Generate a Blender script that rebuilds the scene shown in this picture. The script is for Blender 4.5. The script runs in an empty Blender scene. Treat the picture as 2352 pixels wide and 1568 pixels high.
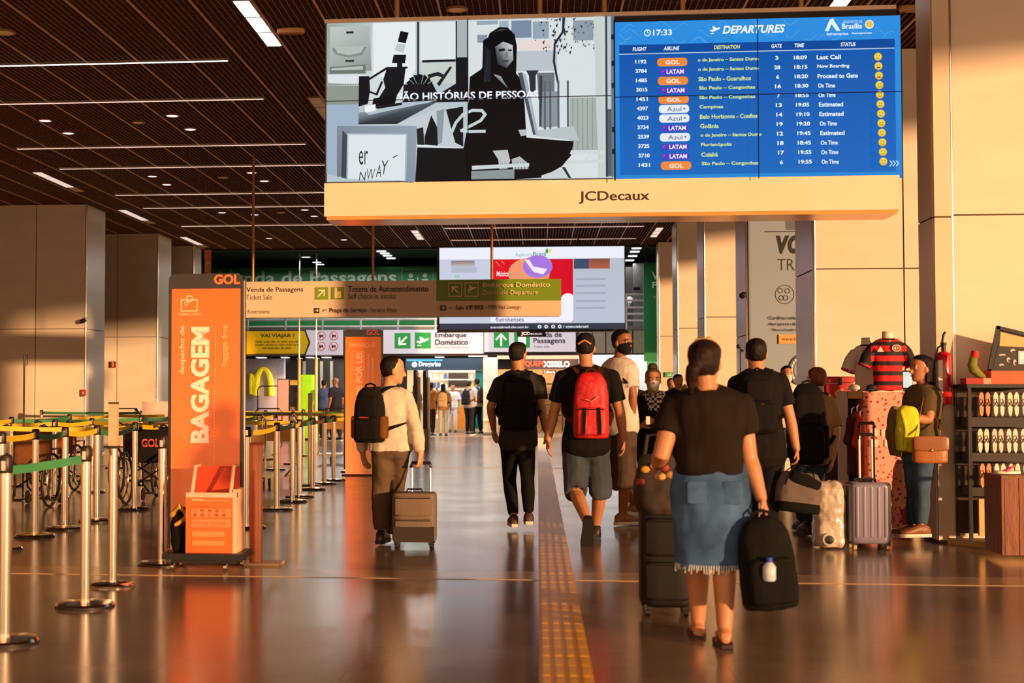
import bpy, math, random
from mathutils import Vector, Matrix, noise
random.seed(7)
C = bpy.context.scene.collection
SC = bpy.context.scene
# ------------------------------------------------------------------ camera
FPX = 50 / 36 * 2352
PU, PV = 920.0, 784.0
VU, VV = 1235.0, 905.0
CAMZ = 1.3
pitch = math.atan((VV - PV) / FPX)
yaw = math.atan((VU - PU) / FPX * math.cos(pitch))
camd = bpy.data.cameras.new('camera'); cam = bpy.data.objects.new('camera', camd); C.objects.link(cam)
camd.lens = 50; camd.sensor_width = 36
camd.shift_x = (1176 - PU) / 2352
cam.location = (0, 0, CAMZ); cam.rotation_euler = (math.pi / 2 + pitch, 0, yaw)
camd.clip_end = 300
camd.dof.use_dof = True; camd.dof.focus_distance = 17.0; camd.dof.aperture_fstop = 2.8
SC.camera = cam
CR = Matrix.Rotation(yaw, 3, 'Z') @ Matrix.Rotation(math.pi / 2 + pitch, 3, 'X')
def at(u, v, Y):
    d = CR @ Vector(((u - PU) / FPX, -(v - PV) / FPX, -1)); t = Y / d.y
    return Vector((d.x * t, Y, CAMZ + d.z * t))
def ground(u, v, z=0.0):
    d = CR @ Vector(((u - PU) / FPX, -(v - PV) / FPX, -1)); t = (z - CAMZ) / d.z
    return Vector((d.x * t, d.y * t, z))
# ------------------------------------------------------------------ world, sun, exposure
w = bpy.data.worlds.new('world'); SC.world = w; w.use_nodes = True
bg = w.node_tree.nodes['Background']; bg.inputs[0].default_value = (1.0, 0.59, 0.33, 1); bg.inputs[1].default_value = 2.0
sd = bpy.data.lights.new('sun', 'SUN'); so = bpy.data.objects.new('sun', sd); C.objects.link(so)
sd.energy = 6.4; sd.color = (1.0, 0.55, 0.25); sd.angle = math.radians(1.6)
so.rotation_euler = Vector((-1.0, 1.0, -0.108)).to_track_quat('-Z', 'Y').to_euler()
so.location = (8, -12, 4)
def area(name, loc, sx, sy, power, col, direction=(0, 0, -1)):
    a = bpy.data.lights.new(name, 'AREA'); a.shape = 'RECTANGLE'; a.size = sx; a.size_y = sy; a.energy = power; a.color = col
    o = bpy.data.objects.new(name, a); C.objects.link(o); o.location = loc
    o.rotation_euler = Vector(direction).to_track_quat('-Z', 'Y').to_euler(); return o
area('shop_light', (-3.5, 46.2, 2.57), 9, 5, 750, (1, 0.93, 0.85))
area('shop_light', (2.6, 46.2, 2.57), 4, 5, 330, (1, 0.9, 0.8))
area('hall_light', (-2.0, 38.5, 5.05), 8, 3, 420, (1, 0.93, 0.88))
area('gallery_light', (-3.0, 44.3, 5.3), 12, 1.5, 260, (1, 0.97, 0.95))
vs = SC.view_settings; vs.view_transform = 'Standard'; vs.look = 'None'; vs.exposure = 0.0; vs.gamma = 1.0; vs.use_curve_mapping = False
SC.display_settings.display_device = 'sRGB'
try:
    SC.cycles.max_bounces = 6; SC.cycles.diffuse_bounces = 4; SC.cycles.glossy_bounces = 4; SC.cycles.transparent_max_bounces = 8
    SC.cycles.use_denoising = True; SC.cycles.sample_clamp_indirect = 4.0; SC.cycles.caustics_reflective = False
except Exception: pass
# ------------------------------------------------------------------ materials
def lin(c):
    if isinstance(c, str):
        c = c.lstrip('#'); c = [int(c[i:i + 2], 16) / 255 for i in (0, 2, 4)]
    return tuple((x / 12.92 if x <= 0.04045 else ((x + 0.055) / 1.055) ** 2.4) for x in c)
_m = {}
def mat(name, col, rough=0.5, metal=0.0, var=0.08, scale=8.0, bump=0.0, bscale=60.0, spec=0.5, emit=0.0, alpha=None, coat=0.0, stretch=None):
    if name in _m: return _m[name]
    m = bpy.data.materials.new(name); m.use_nodes = True; nt = m.node_tree; b = nt.nodes['Principled BSDF']
    c = lin(col)
    b.inputs['Roughness'].default_value = rough; b.inputs['Metallic'].default_value = metal
    b.inputs['Specular IOR Level'].default_value = spec
    tc = nt.nodes.new('ShaderNodeTexCoord'); n = nt.nodes.new('ShaderNodeTexNoise'); n.inputs['Scale'].default_value = scale; n.inputs['Detail'].default_value = 4
    src = tc.outputs['Object']
    if stretch:
        mp = nt.nodes.new('ShaderNodeMapping'); mp.inputs['Scale'].default_value = stretch; nt.links.new(src, mp.inputs[0]); src = mp.outputs[0]
    nt.links.new(src, n.inputs['Vector'])
    r = nt.nodes.new('ShaderNodeValToRGB')
    r.color_ramp.elements[0].position = 0.3; r.color_ramp.elements[1].position = 0.7
    r.color_ramp.elements[0].color = tuple(max(0, x * (1 - var)) for x in c) + (1,)
    r.color_ramp.elements[1].color = tuple(min(1, x * (1 + var)) for x in c) + (1,)
    nt.links.new(n.outputs[0], r.inputs[0]); nt.links.new(r.outputs[0], b.inputs['Base Color'])
    if bump:
        n2 = nt.nodes.new('ShaderNodeTexNoise'); n2.inputs['Scale'].default_value = bscale; n2.inputs['Detail'].default_value = 3
        nt.links.new(src, n2.inputs['Vector'])
        bp = nt.nodes.new('ShaderNodeBump'); bp.inputs['Strength'].default_value = bump; bp.inputs['Distance'].default_value = 0.01
        nt.links.new(n2.outputs[0], bp.inputs['Height']); nt.links.new(bp.outputs[0], b.inputs['Normal'])
    if emit:
        nt.links.new(r.outputs[0], b.inputs['Emission Color']); b.inputs['Emission Strength'].default_value = emit
    if alpha is not None: b.inputs['Alpha'].default_value = alpha
    if coat: b.inputs['Coat Weight'].default_value = coat; b.inputs['Coat Roughness'].default_value = 0.1
    _m[name] = m; return m
def attr_mat(name, emit=0.0, rough=0.5, base=1.0):
    m = bpy.data.materials.new(name); m.use_nodes = True; nt = m.node_tree; b = nt.nodes['Principled BSDF']
    a = nt.nodes.new('ShaderNodeAttribute'); a.attribute_name = 'ink'
    b.inputs['Roughness'].default_value = rough; b.inputs['Specular IOR Level'].default_value = .5 if base else .08
    if base: nt.links.new(a.outputs['Color'], b.inputs['Base Color'])
    else: b.inputs['Base Color'].default_value = (0.001, 0.001, 0.0012, 1)
    if emit: nt.links.new(a.outputs['Color'], b.inputs['Emission Color']); b.inputs['Emission Strength'].default_value = emit
    return m
M_SCREEN = attr_mat('screen_ink', 1.0, 0.35, 0); M_PRINT = attr_mat('printed_ink', 0.0, 0.45); M_BACKLIT = attr_mat('backlit_ink', 0.45, 0.4)
M_GLOWSIGN = attr_mat('glow_ink', 1.0, 0.4)
M_TOTEM = attr_mat('totem_ink', 0.35, 0.3)
# ------------------------------------------------------------------ object helpers
def link(name, me, m=None, parent=None, smooth=False):
    o = bpy.data.objects.new(name, me); C.objects.link(o)
    if m is not None:
        for x in (m if isinstance(m, (list, tuple)) else [m]): me.materials.append(x)
    if parent is not None: o.parent = parent
    if smooth:
        for p in me.polygons: p.use_smooth = True
    return o
def tag(o, label=None, cat=None, group=None, kind=None):
    if label: o['label'] = label
    if cat: o['category'] = cat
    if group: o['group'] = group
    if kind: o['kind'] = kind
    return o
def empty(name, loc, label, cat, group=None, rz=0.0):
    o = bpy.data.objects.new(name, None); C.objects.link(o); o.location = loc; o.rotation_euler = (0, 0, rz)
    o.empty_display_size = 0.1
    return tag(o, label, cat, group)
class MB:
    """collects closed pieces; build() links them as one mesh. Coordinates are world unless an offset is given."""
    def __init__(s, off=None): s.v = []; s.f = []; s.mi = []; s.cur = 0; s.off = Vector(off) if off is not None else Vector((0, 0, 0))
    def add(s, vs, fs):
        b = len(s.v); s.v.extend(tuple(Vector(x) - s.off) for x in vs); s.f.extend(tuple(b + i for i in f) for f in fs); s.mi.extend([s.cur] * len(fs)); return s
    def box(s, x0, x1, y0, y1, z0, z1):
        vs = [(x, y, z) for z in (z0, z1) for y in (y0, y1) for x in (x0, x1)]
        return s.add(vs, [(0, 2, 3, 1), (4, 5, 7, 6), (0, 1, 5, 4), (2, 6, 7, 3), (0, 4, 6, 2), (1, 3, 7, 5)])
    def cbox(s, c, sx, sy, sz): return s.box(c[0] - sx / 2, c[0] + sx / 2, c[1] - sy / 2, c[1] + sy / 2, c[2] - sz / 2, c[2] + sz / 2)
    def obox(s, c, ax, ay, az):
        c = Vector(c); ax = Vector(ax); ay = Vector(ay); az = Vector(az)
        vs = [c + ax * i + ay * j + az * k for k in (-1, 1) for j in (-1, 1) for i in (-1, 1)]
        return s.add(vs, [(0, 2, 3, 1), (4, 5, 7, 6), (0, 1, 5, 4), (2, 6, 7, 3), (0, 4, 6, 2), (1, 3, 7, 5)])
    def rings(s, rs, cap=True):
        n = len(rs[0]); vs = [p for r in rs for p in r]; fs = []
        for i in range(len(rs) - 1):
            for j in range(n):
                k = (j + 1) % n; fs.append((i * n + j, i * n + k, (i + 1) * n + k, (i + 1) * n + j))
        if cap: fs.append(tuple(reversed(range(n)))); fs.append(tuple((len(rs) - 1) * n + j for j in range(n)))
        return s.add(vs, fs)
    def lathe(s, c, prof, n=20, axis=(0, 0, 1)):
        c = Vector(c); az = Vector(axis).normalized(); ax = az.orthogonal().normalized(); ay = az.cross(ax)
        return s.rings([[c + az * z + (ax * math.cos(2 * math.pi * j / n) + ay * math.sin(2 * math.pi * j / n)) * max(r, 1e-4) for j in range(n)] for r, z in prof])
    def tube(s, pts, r, n=8, round_ends=False, closed=False):
        pts = [Vector(p) for p in pts]; m = len(pts); rr = r if isinstance(r, (list, tuple)) else [r] * m
        if round_ends:
            d0 = (pts[1] - pts[0]).normalized(); d1 = (pts[-1] - pts[-2]).normalized()
            a = [pts[0] - d0 * rr[0] * k for k in (0.97, 0.75, 0.4)]; b = [pts[-1] + d1 * rr[-1] * k for k in (0.4, 0.75, 0.97)]
            rr = [rr[0] * k for k in (0.22, 0.66, 0.92)] + list(rr) + [rr[-1] * k for k in (0.92, 0.66, 0.22)]
            pts = a + pts + b; m = len(pts)
        out = []; prev = None
        for i in range(m):
            if closed: t = pts[(i + 1) % m] - pts[i - 1]
            else: t = pts[min(i + 1, m - 1)] - pts[max(i - 1, 0)]
            t = t.normalized() if t.length > 1e-9 else Vector((0, 0, 1))
            if prev is None: ax = t.orthogonal().normalized()
            else:
                ax = prev - t * prev.dot(t); ax = ax.normalized() if ax.length > 1e-6 else t.orthogonal().normalized()
            prev = ax; ay = t.cross(ax)
            out.append([pts[i] + (ax * math.cos(2 * math.pi * j / n) + ay * math.sin(2 * math.pi * j / n)) * rr[i] for j in range(n)])
        if closed:
            b = []; nn = len(out); vs = [p for q in out for p in q]
            for i in range(nn):
                i2 = (i + 1) % nn
                for j in range(n): k = (j + 1) % n; b.append((i * n + j, i * n + k, i2 * n + k, i2 * n + j))
            return s.add(vs, b)
        return s.rings(out)
    def sphere(s, c, r, sc=(1, 1, 1), n=12, mtx=None):
        c = Vector(c); rs = []
        for i in range(n // 2 + 1):
            a = math.pi * i / (n // 2); rad = max(math.sin(a), 0.02); z = -math.cos(a)
            ring = []
            for j in range(n):
                b = 2 * math.pi * j / n; p = Vector((rad * math.cos(b) * sc[0], rad * math.sin(b) * sc[1], z * sc[2])) * r
                if mtx is not None: p = mtx @ p
                ring.append(c + p)
            rs.append(ring)
        return s.rings(rs)
    def sheet(s, pts, width, wvec, th=0.003):
        """flat band following pts, extruded by width along wvec"""
        pts = [Vector(p) for p in pts]; wv = Vector(wvec).normalized() * width / 2; rs = []
        for i, p in enumerate(pts):
            t = (pts[min(i + 1, len(pts) - 1)] - pts[max(i - 1, 0)]).normalized(); nrm = t.cross(wv).normalized() * th / 2
            rs.append([p - wv - nrm, p + wv - nrm, p + wv + nrm, p - wv + nrm])
        return s.rings(rs)
    def rbox(s, c, hx, hy, hz, r=0.3, n=24, e=3.2, mtx=None, prof=None):
        """superellipse-section box lofted in z with rounded ends; prof: list (z in -1..1, fx, fy)"""
        c = Vector(c)
        if prof is None:
            prof = [(-1, 1 - r, 1 - r), (-1 + r * .12, 1 - r * .55, 1 - r * .55), (-1 + r * .4, 1 - r * .18, 1 - r * .18), (-1 + r, 1, 1), (1 - r, 1, 1), (1 - r * .4, 1 - r * .18, 1 - r * .18), (1 - r * .12, 1 - r * .55, 1 - r * .55), (1, 1 - r, 1 - r)]
        rs = []
        for z, fx, fy in prof:
            ring = []
            for j in range(n):
                a = 2 * math.pi * (j + .5) / n; ca, sa = math.cos(a), math.sin(a)
                k = (abs(ca) ** e + abs(sa) ** e) ** (-1 / e)
                p = Vector((ca * k * hx * fx, sa * k * hy * fy, z * hz))
                if mtx is not None: p = mtx @ p
                ring.append(c + p)
            rs.append(ring)
        return s.rings(rs)
    def mesh(s, name):
        me = bpy.data.meshes.new(name); me.from_pydata(s.v, [], s.f); me.update(); return me
    def build(s, name, m=None, parent=None, smooth=False, label=None):
        me = s.mesh(name)
        o = link(name, me, m, parent, smooth)
        if isinstance(m, (list, tuple)):
            for i, p in enumerate(me.polygons): p.material_index = s.mi[i]
        if smooth:
            try: me.set_sharp_from_angle(angle=math.radians(42))
            except Exception: pass
        o.location = s.off if parent is None else (s.off - parent_loc(parent))
        if label: o['label'] = label
        return o
def parent_loc(p):
    l = Vector(p.location)
    q = p.parent
    while q is not None: l += Vector(q.location); q = q.parent
    return l
def thing_mesh(name, mb, m, label, cat, group=None, smooth=False):
    return tag(mb.build(name, m, None, smooth), label, cat, group)
# ------------------------------------------------------------------ flat print (lettering, symbols, pictures)
_tc = {}
def glyphs(text, bold=0.0, shear=0.0, spacing=1.0):
    k = (text, bold, shear, spacing)
    if k in _tc: return _tc[k]
    cu = bpy.data.curves.new('t', 'FONT'); cu.body = text; cu.offset = bold; cu.shear = shear; cu.space_character = spacing; cu.resolution_u = 3; cu.fill_mode = 'FRONT'
    o = bpy.data.objects.new('t', cu); C.objects.link(o)
    me = bpy.data.meshes.new_from_object(o)
    vs = [(v.co.x, v.co.y) for v in me.vertices]; fs = [tuple(p.vertices) for p in me.polygons]
    bpy.data.objects.remove(o); bpy.data.curves.remove(cu); bpy.data.meshes.remove(me)
    _tc[k] = (vs, fs); return vs, fs
class Print:
    def __init__(self, u0, v0, Y, step=0.0005, sc=1.0, origin=None):
        self.u0 = u0; self.v0 = v0; self.Y = Y; self.o = Vector(origin) if origin is not None else at(u0, v0, Y)
        a = at(u0 + 50, v0, Y); b = at(u0 - 50, v0, Y); self.kx = (a.x - b.x) / 100 * sc
        a = at(u0, v0 - 50, Y); b = at(u0, v0 + 50, Y); self.ky = (a.z - b.z) / 100 * sc
        self.v = []; self.f = []; self.c = []; self.n = 0; self.step = step
    def w(self, u, v, k=0): return Vector((self.o.x + (u - self.u0) * self.kx, self.o.y - k * self.step, self.o.z - (v - self.v0) * self.ky))
    def _add(self, pts, fs, col, cols=None):
        self.n += 1; b = len(self.v)
        for (u, v) in pts: self.v.append(self.w(u, v, self.n))
        c = lin(col) if col is not None else None
        for f in fs:
            self.f.append(tuple(b + i for i in f)); self.c.append([(cols[i] if cols else c) for i in f])
    def poly(self, pts, col, cols=None):
        cc = [lin(x) for x in cols] if cols else None
        self._add(pts, [tuple(range(len(pts)))], col, cc)
    def rect(self, u0, v0, u1, v1, col, vgrad=None):
        self.poly([(u0, v1), (u1, v1), (u1, v0), (u0, v0)], col, [vgrad[1], vgrad[1], vgrad[0], vgrad[0]] if vgrad else None)
    def quad4(self, pts, cols): self.poly(pts, None, cols)
    def rrect(self, u0, v0, u1, v1, r, col):
        pts = []
        for cx, cy, a0 in ((u1 - r, v1 - r, 0), (u0 + r, v1 - r, 90), (u0 + r, v0 + r, 180), (u1 - r, v0 + r, 270)):
            for k in range(6): a = math.radians(a0 + k * 18); pts.append((cx + r * math.cos(a), cy + r * math.sin(a)))
        self.poly(pts, col)
    def circ(self, u, v, ru, rv, col, n=20):
        self.poly([(u + ru * math.cos(2 * math.pi * k / n), v + rv * math.sin(2 * math.pi * k / n)) for k in range(n)], col)
    def ring(self, u, v, r, wd, col, n=24):
        pts = []; fs = []
        for k in range(n):
            a = 2 * math.pi * k / n
            pts += [(u + r * math.cos(a), v + r * math.sin(a)), (u + (r - wd) * math.cos(a), v + (r - wd) * math.sin(a))]
        for k in range(n): a = 2 * k; b = 2 * ((k + 1) % n); fs.append((a, b, b + 1, a + 1))
        self._add(pts, fs, col)
    def line(self, pts, wd, col):
        for (a, b) in zip(pts[:-1], pts[1:]):
            dx, dy = b[0] - a[0], b[1] - a[1]; l = math.hypot(dx, dy) or 1; nx, ny = -dy / l * wd / 2, dx / l * wd / 2
            ex, ey = dx / l * wd * .25, dy / l * wd * .25
            self.n -= 0
            self.poly([(a[0] + nx - ex, a[1] + ny - ey), (b[0] + nx + ex, b[1] + ny + ey), (b[0] - nx + ex, b[1] - ny + ey), (a[0] - nx - ex, a[1] - ny - ey)], col)
            self.n -= 1
        self.n += 1
    def frame(self, u0, v0, u1, v1, wd, col):
        for r in ((u0, v0, u1, v0 + wd), (u0, v1 - wd, u1, v1), (u0, v0, u0 + wd, v1), (u1 - wd, v0, u1, v1)): self.rect(*r, col)
    def text(self, t, u0, v0, u1, v1, col, bold=0.0, shear=0.0, rot=0, spacing=1.0):
        vs, fs = glyphs(t, bold, shear, spacing)
        if not vs: return
        x0 = min(p[0] for p in vs); x1 = max(p[0] for p in vs); y0 = min(p[1] for p in vs); y1 = max(p[1] for p in vs)
        out = []
        for x, y in vs:
            a = (x - x0) / (x1 - x0); b = (y - y0) / (y1 - y0)
            if rot: out.append((u0 + (1 - b) * (u1 - u0), v1 - a * (v1 - v0)))
            else: out.append((u0 + a * (u1 - u0), v1 - b * (v1 - v0)))
        self._add(out, fs, col)
    def build(self, name, m, parent=None, label=None):
        off = self.o
        me = bpy.data.meshes.new(name); me.from_pydata([tuple(p - off) for p in self.v], [], self.f); me.update()
        at_ = me.color_attributes.new('ink', 'FLOAT_COLOR', 'CORNER'); i = 0
        data = []
        for cs in self.c:
            for c in cs: data += [c[0], c[1], c[2], 1.0]
        at_.data.foreach_set('color', data)
        o = link(name, me, m, parent); o.location = off - (parent_loc(parent) if parent else Vector((0, 0, 0)))
        if label: o['label'] = label
        return o
def plane_icon(p, u, v, s, col):
    """small climbing aircraft symbol"""
    p.poly([(u - s, v + .25 * s), (u - .85 * s, v - .0 * s), (u - .6 * s, v + .12 * s), (u + .75 * s, v - .38 * s), (u + s, v - .3 * s), (u + .9 * s, v - .1 * s), (u - .5 * s, v + .5 * s)], col)
    p.poly([(u - .35 * s, v + .05 * s), (u - .55 * s, v - .6 * s), (u - .3 * s, v - .65 * s), (u + .35 * s, v - .2 * s)], col)
    p.rect(u - s * .9, v + .72 * s, u - s * .2, v + .85 * s, col)
def arrow(p, u, v, s, ang, col, wd=None):
    wd = wd or s * .32; a = math.radians(ang); d = (math.cos(a), -math.sin(a)); nn = (-d[1], d[0])
    tip = (u + d[0] * s, v + d[1] * s)
    p.line([(u - d[0] * s, v - d[1] * s), (tip[0] - d[0] * wd * .6, tip[1] - d[1] * wd * .6)], wd, col)
    for sg in (1, -1):
        q = (tip[0] - d[0] * s * .95 + nn[0] * s * .85 * sg, tip[1] - d[1] * s * .95 + nn[1] * s * .85 * sg)
        p.line([q, tip], wd, col)
# ------------------------------------------------------------------ setting
HC = 5.25
WALLM = mat('cream_panel', '#e2d3c0', 0.32, var=0.05, scale=1.2, bump=0.12, bscale=1.6, spec=0.5, stretch=(1, 1, 3.0))
WALLB = mat('cream_panel_matt', '#d8c4aa', 0.45, var=0.06, scale=1.5)
SEAM = mat('dark_seam', '#4a3626', 0.8)
STEEL = mat('brushed_steel', '#d8cdc0', 0.22, 1.0, var=0.05, scale=20)
DARK = mat('near_black', '#161210', 0.5)
BLACKPL = mat('black_plastic', '#141315', 0.38, bump=0.1)
def floor_mat():
    m = bpy.data.materials.new('polished_stone_floor'); m.use_nodes = True; nt = m.node_tree; b = nt.nodes['Principled BSDF']
    tc = nt.nodes.new('ShaderNodeTexCoord')
    n = nt.nodes.new('ShaderNodeTexNoise'); n.inputs['Scale'].default_value = 1.3; n.inputs['Detail'].default_value = 6
    n2 = nt.nodes.new('ShaderNodeTexNoise'); n2.inputs['Scale'].default_value = 90; n2.inputs['Detail'].default_value = 2
    br = nt.nodes.new('ShaderNodeTexBrick'); br.offset = 0; br.inputs['Scale'].default_value = 1.0; br.inputs['Brick Width'].default_value = 0.9; br.inputs['Row Height'].default_value = 0.9; br.inputs['Mortar Size'].default_value = 0.004
    for x in (n, n2, br): nt.links.new(tc.outputs['Object'], x.inputs['Vector'])
    r = nt.nodes.new('ShaderNodeValToRGB'); r.color_ramp.elements[0].color = lin('#7d675c') + (1,); r.color_ramp.elements[1].color = lin('#98806f') + (1,)
    r.color_ramp.elements[0].position = .3; r.color_ramp.elements[1].position = .75
    nt.links.new(n.outputs[0], r.inputs[0])
    mx = nt.nodes.new('ShaderNodeMix'); mx.data_type = 'RGBA'; mx.inputs[0].default_value = .25
    nt.links.new(r.outputs[0], mx.inputs[6]); nt.links.new(n2.outputs[1], mx.inputs[7]); mx.blend_type = 'SOFT_LIGHT'
    br.inputs['Color1'].default_value = (1, 1, 1, 1); br.inputs['Color2'].default_value = (.93, .93, .93, 1); br.inputs['Mortar'].default_value = (.62, .58, .55, 1)
    m2 = nt.nodes.new('ShaderNodeMix'); m2.data_type = 'RGBA'; m2.blend_type = 'MULTIPLY'; m2.inputs[0].default_value = 1
    nt.links.new(mx.outputs[2], m2.inputs[6]); nt.links.new(br.outputs[0], m2.inputs[7]); nt.links.new(m2.outputs[2], b.inputs['Base Color'])
    mr = nt.nodes.new('ShaderNodeMapRange'); mr.inputs[3].default_value = .13; mr.inputs[4].default_value = .24
    nt.links.new(n.outputs[0], mr.inputs[0]); nt.links.new(mr.outputs[0], b.inputs['Roughness'])
    bp = nt.nodes.new('ShaderNodeBump'); bp.inputs['Strength'].default_value = .05; bp.inputs['Distance'].default_value = .004
    n3 = nt.nodes.new('ShaderNodeTexNoise'); n3.inputs['Scale'].default_value = 7; nt.links.new(tc.outputs['Object'], n3.inputs['Vector'])
    nt.links.new(n3.outputs[0], bp.inputs['Height']); nt.links.new(bp.outputs[0], b.inputs['Normal'])
    b.inputs['Specular IOR Level'].default_value = .62
    return m
fl = MB().box(-16, 16, -3, 54, -0.1, 0).build('floor', floor_mat()); tag(fl, kind='structure')
def fchild(name, mb, m, kind=None, label=None, parent=None):
    o = mb.build(name, m, parent or fl, label=label)
    if kind: o['kind'] = kind
    return o
BAND = mat('pale_stone_band', '#b79a78', 0.2, var=0.08, scale=5, spec=.6)
for y0, y1 in ((10.05, 10.5), (25.2, 25.6), (43.9, 44.4)):
    tag(MB().box(-16, 3.7, y0, y1, 0.0005, 0.0035).build('trim_%d' % (1 + int(y0)), BAND), 'pale stone band set across the polished floor', kind='structure')
# tactile strip: one tile, copied as parts of the floor
TACT = mat('worn_yellow_rubber', '#ffb908', 0.34, var=0.16, scale=2.2, bump=.2, bscale=40)
t = MB(); t.box(-.124, .124, -.124, .124, 0, .004)
for k in range(4):
    x = -.0925 + k * .0617; t.obox((x, 0, .0055), (.0145, 0, 0), (0, .121, 0), (0, 0, .0025))
tme = t.mesh('tactile_tile'); tme.materials.append(TACT)
for i in range(150):
    o = bpy.data.objects.new('tactile_tile', tme); C.objects.link(o); o.parent = fl
    o.location = (.127 + .0 * i, 5.0 + .25 * i, .0005 + random.random() * .0008)
# ceiling: dark void above, fine grid hung below
VOID = mat('ceiling_void', '#2a1810', 0.9)
ce = MB().box(-14.3, 14.3, -1, 38.2, 5.62, 5.8).build('ceiling', VOID); tag(ce, kind='structure')
GRID = mat('brown_grid', '#94643f', 0.5, var=.1)
GRIDX = mat('brown_cross_grid', '#5c3826', 0.6, var=.1)
RUN = mat('tan_runner', '#e0ae78', 0.4)
g = MB(); x = -5.33 - .62 * 14
runs = []
while x < 13:
    runs.append(x)
    for k in range(1, 9): g.box(x + .0689 * k - .003, x + .0689 * k + .003, 1, 38, HC, HC + .045)
    x += .62
tag(g.build('grid_blade', GRID, ce), 'thin brown blades running away along the ceiling', kind='stuff')
g = MB(); y = 8.0
while y < 38: g.box(-13.9, 13.2, y - .002, y + .002, HC + .006, HC + .045); y += .0689 * (2 if y > 22 else 1)
tag(g.build('cross_blade', GRIDX, ce), 'thin dark cross blades of the ceiling grid', kind='stuff')
rm = MB().box(-.010, .010, 1, 38, 0, .05).mesh('runner'); rm.materials.append(RUN)
for x in runs:
    o = bpy.data.objects.new('runner', rm); C.objects.link(o); o.parent = ce; o.location = (x, 0, HC - .006)
tag(MB().box(-14.3, 14.3, 38.2, 54, 5.72, 5.9).build('ceiling_2', mat('dark_upper_ceiling', '#1b1a18', .8)), kind='structure')
tag(MB().box(-14.3, 14.3, 38.0, 38.2, 5.2, 5.9).build('trim_90', mat('dark_bulkhead', '#241812', .8)), kind='structure')
# walls round the hall
tag(MB().box(-14.5, -14.2, 1, 54, 0, 6).build('wall_left', mat('wall_left_paint', '#a58765', .6)), kind='structure')
tag(MB().box(14.0, 14.3, 36, 54, 0, 6).build('wall_right', mat('wall_right_paint', '#c9b08c', .6)), kind='structure')
tag(MB().box(-14.5, 14.5, 50.4, 50.7, 0, 6).build('wall_back', mat('wall_back_paint', '#2e2925', .7)), kind='structure')
# white metal light strips across the left bays
LED = mat('led_strip', '#f6d6c8', .4, emit=1.1); LEDW = mat('led_strip_bright', '#fff4ff', .4, emit=2.6); LEDD = mat('strip_off', '#c98f63', .4)
def strip(x0, x1, Y, m, side):
    o = empty('ceiling_light_strip', ((x0 + x1) / 2, Y, HC - .03), 'thin straight strip light crossing the dark ceiling grid, %s' % side, 'light', 'strip lights across the ceiling')
    MB(o.location).box(x0, x1, Y - .02, Y + .02, HC - .03, HC).build('housing', STEEL, o)
    MB(o.location).box(x0 + .02, x1 - .02, Y - .017, Y + .017, HC - .036, HC - .0295).build('diffuser', m, o)
for n, (v, m) in enumerate(((115, LEDW), (208, LED), (317, LED), (367, LED), (432, LED), (464, LED), (508, LED))):
    Y = (HC - 1.3) * FPX / (905 - v)
    strip(-8.3, -3.6, Y, m, 'row %d from the camera in the left bay' % (n + 1) if n else 'nearest and brightest one at upper left')
for n, v in enumerate((520, 548)):
    strip(-2.2, 2.5, (HC - 1.3) * FPX / (905 - v), LED, ('above the hanging sign, nearer of two', 'just before the far advertising screen')[n])
# lamp modules in rows along the hall
LAMPON = mat('lamp_on', '#fffafa', .4, emit=4.0); LAMPOFF = mat('lamp_off_sunlit_tan', '#d9a877', .4, emit=.06); LAMPDIM = mat('lamp_dim', '#ffe9dc', .4, emit=.75)  # off grilles: sunlit orange put into their tan colour and faint emission
def lamp(x, Y, m, lab):
    o = empty('recessed_ceiling_lamp', (x, Y, HC - .01), lab, 'light', 'oblong recessed lamps along the ceiling')
    MB(o.location).box(x - .09, x + .09, Y - .30, Y + .30, HC - .012, HC + .04).build('frame', mat('lamp_frame', '#8a6448', .4), o)
    MB(o.location).box(x - .078, x + .078, Y - .285, Y + .285, HC - .018, HC - .0115).build('diffuser', m, o)
for i, Y in enumerate((14.2, 14.83, 15.46)): lamp(-2.95, Y, LAMPON, 'bright white oblong ceiling lamp at top left, %s of three in line' % ('nearest', 'middle', 'farthest')[i])
for i, Y in enumerate((18.9, 19.52, 20.1)): lamp(-2.95, Y, LAMPOFF, 'switched-off sunlit-tan lamp grille beside the left edge of the big board, %s of three' % ('nearest', 'middle', 'farthest')[i])
for i, Y in enumerate((14.0, 14.63)): lamp(3.05, Y, LAMPON, 'bright white oblong lamp above the blue screen, %s of two' % ('nearer', 'farther')[i])
for i, Y in enumerate((34.3, 35, 35.7)):
    lamp(-2.95, Y, LAMPDIM, 'far lamp left of the distant screen, %s of three' % ('nearest', 'middle', 'farthest')[i])
    lamp(2.9, Y, LAMPDIM, 'far lamp right of the distant screen, %s of three' % ('nearest', 'middle', 'farthest')[i])
for r, (Y0, nm) in enumerate(((24.7, 'over the left edge wall panels'), (29.9, 'between the first and second left columns'), (35.2, 'between the second and third left columns'))):
    for i in range(4): lamp(-8.85, Y0 + .62 * i, LAMPDIM if i < 3 else LAMPOFF, 'oblong lamp in the slanting row %s, %s' % (nm, ('nearest of four', 'second nearest', 'third along', 'farthest and unlit')[i]))
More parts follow.
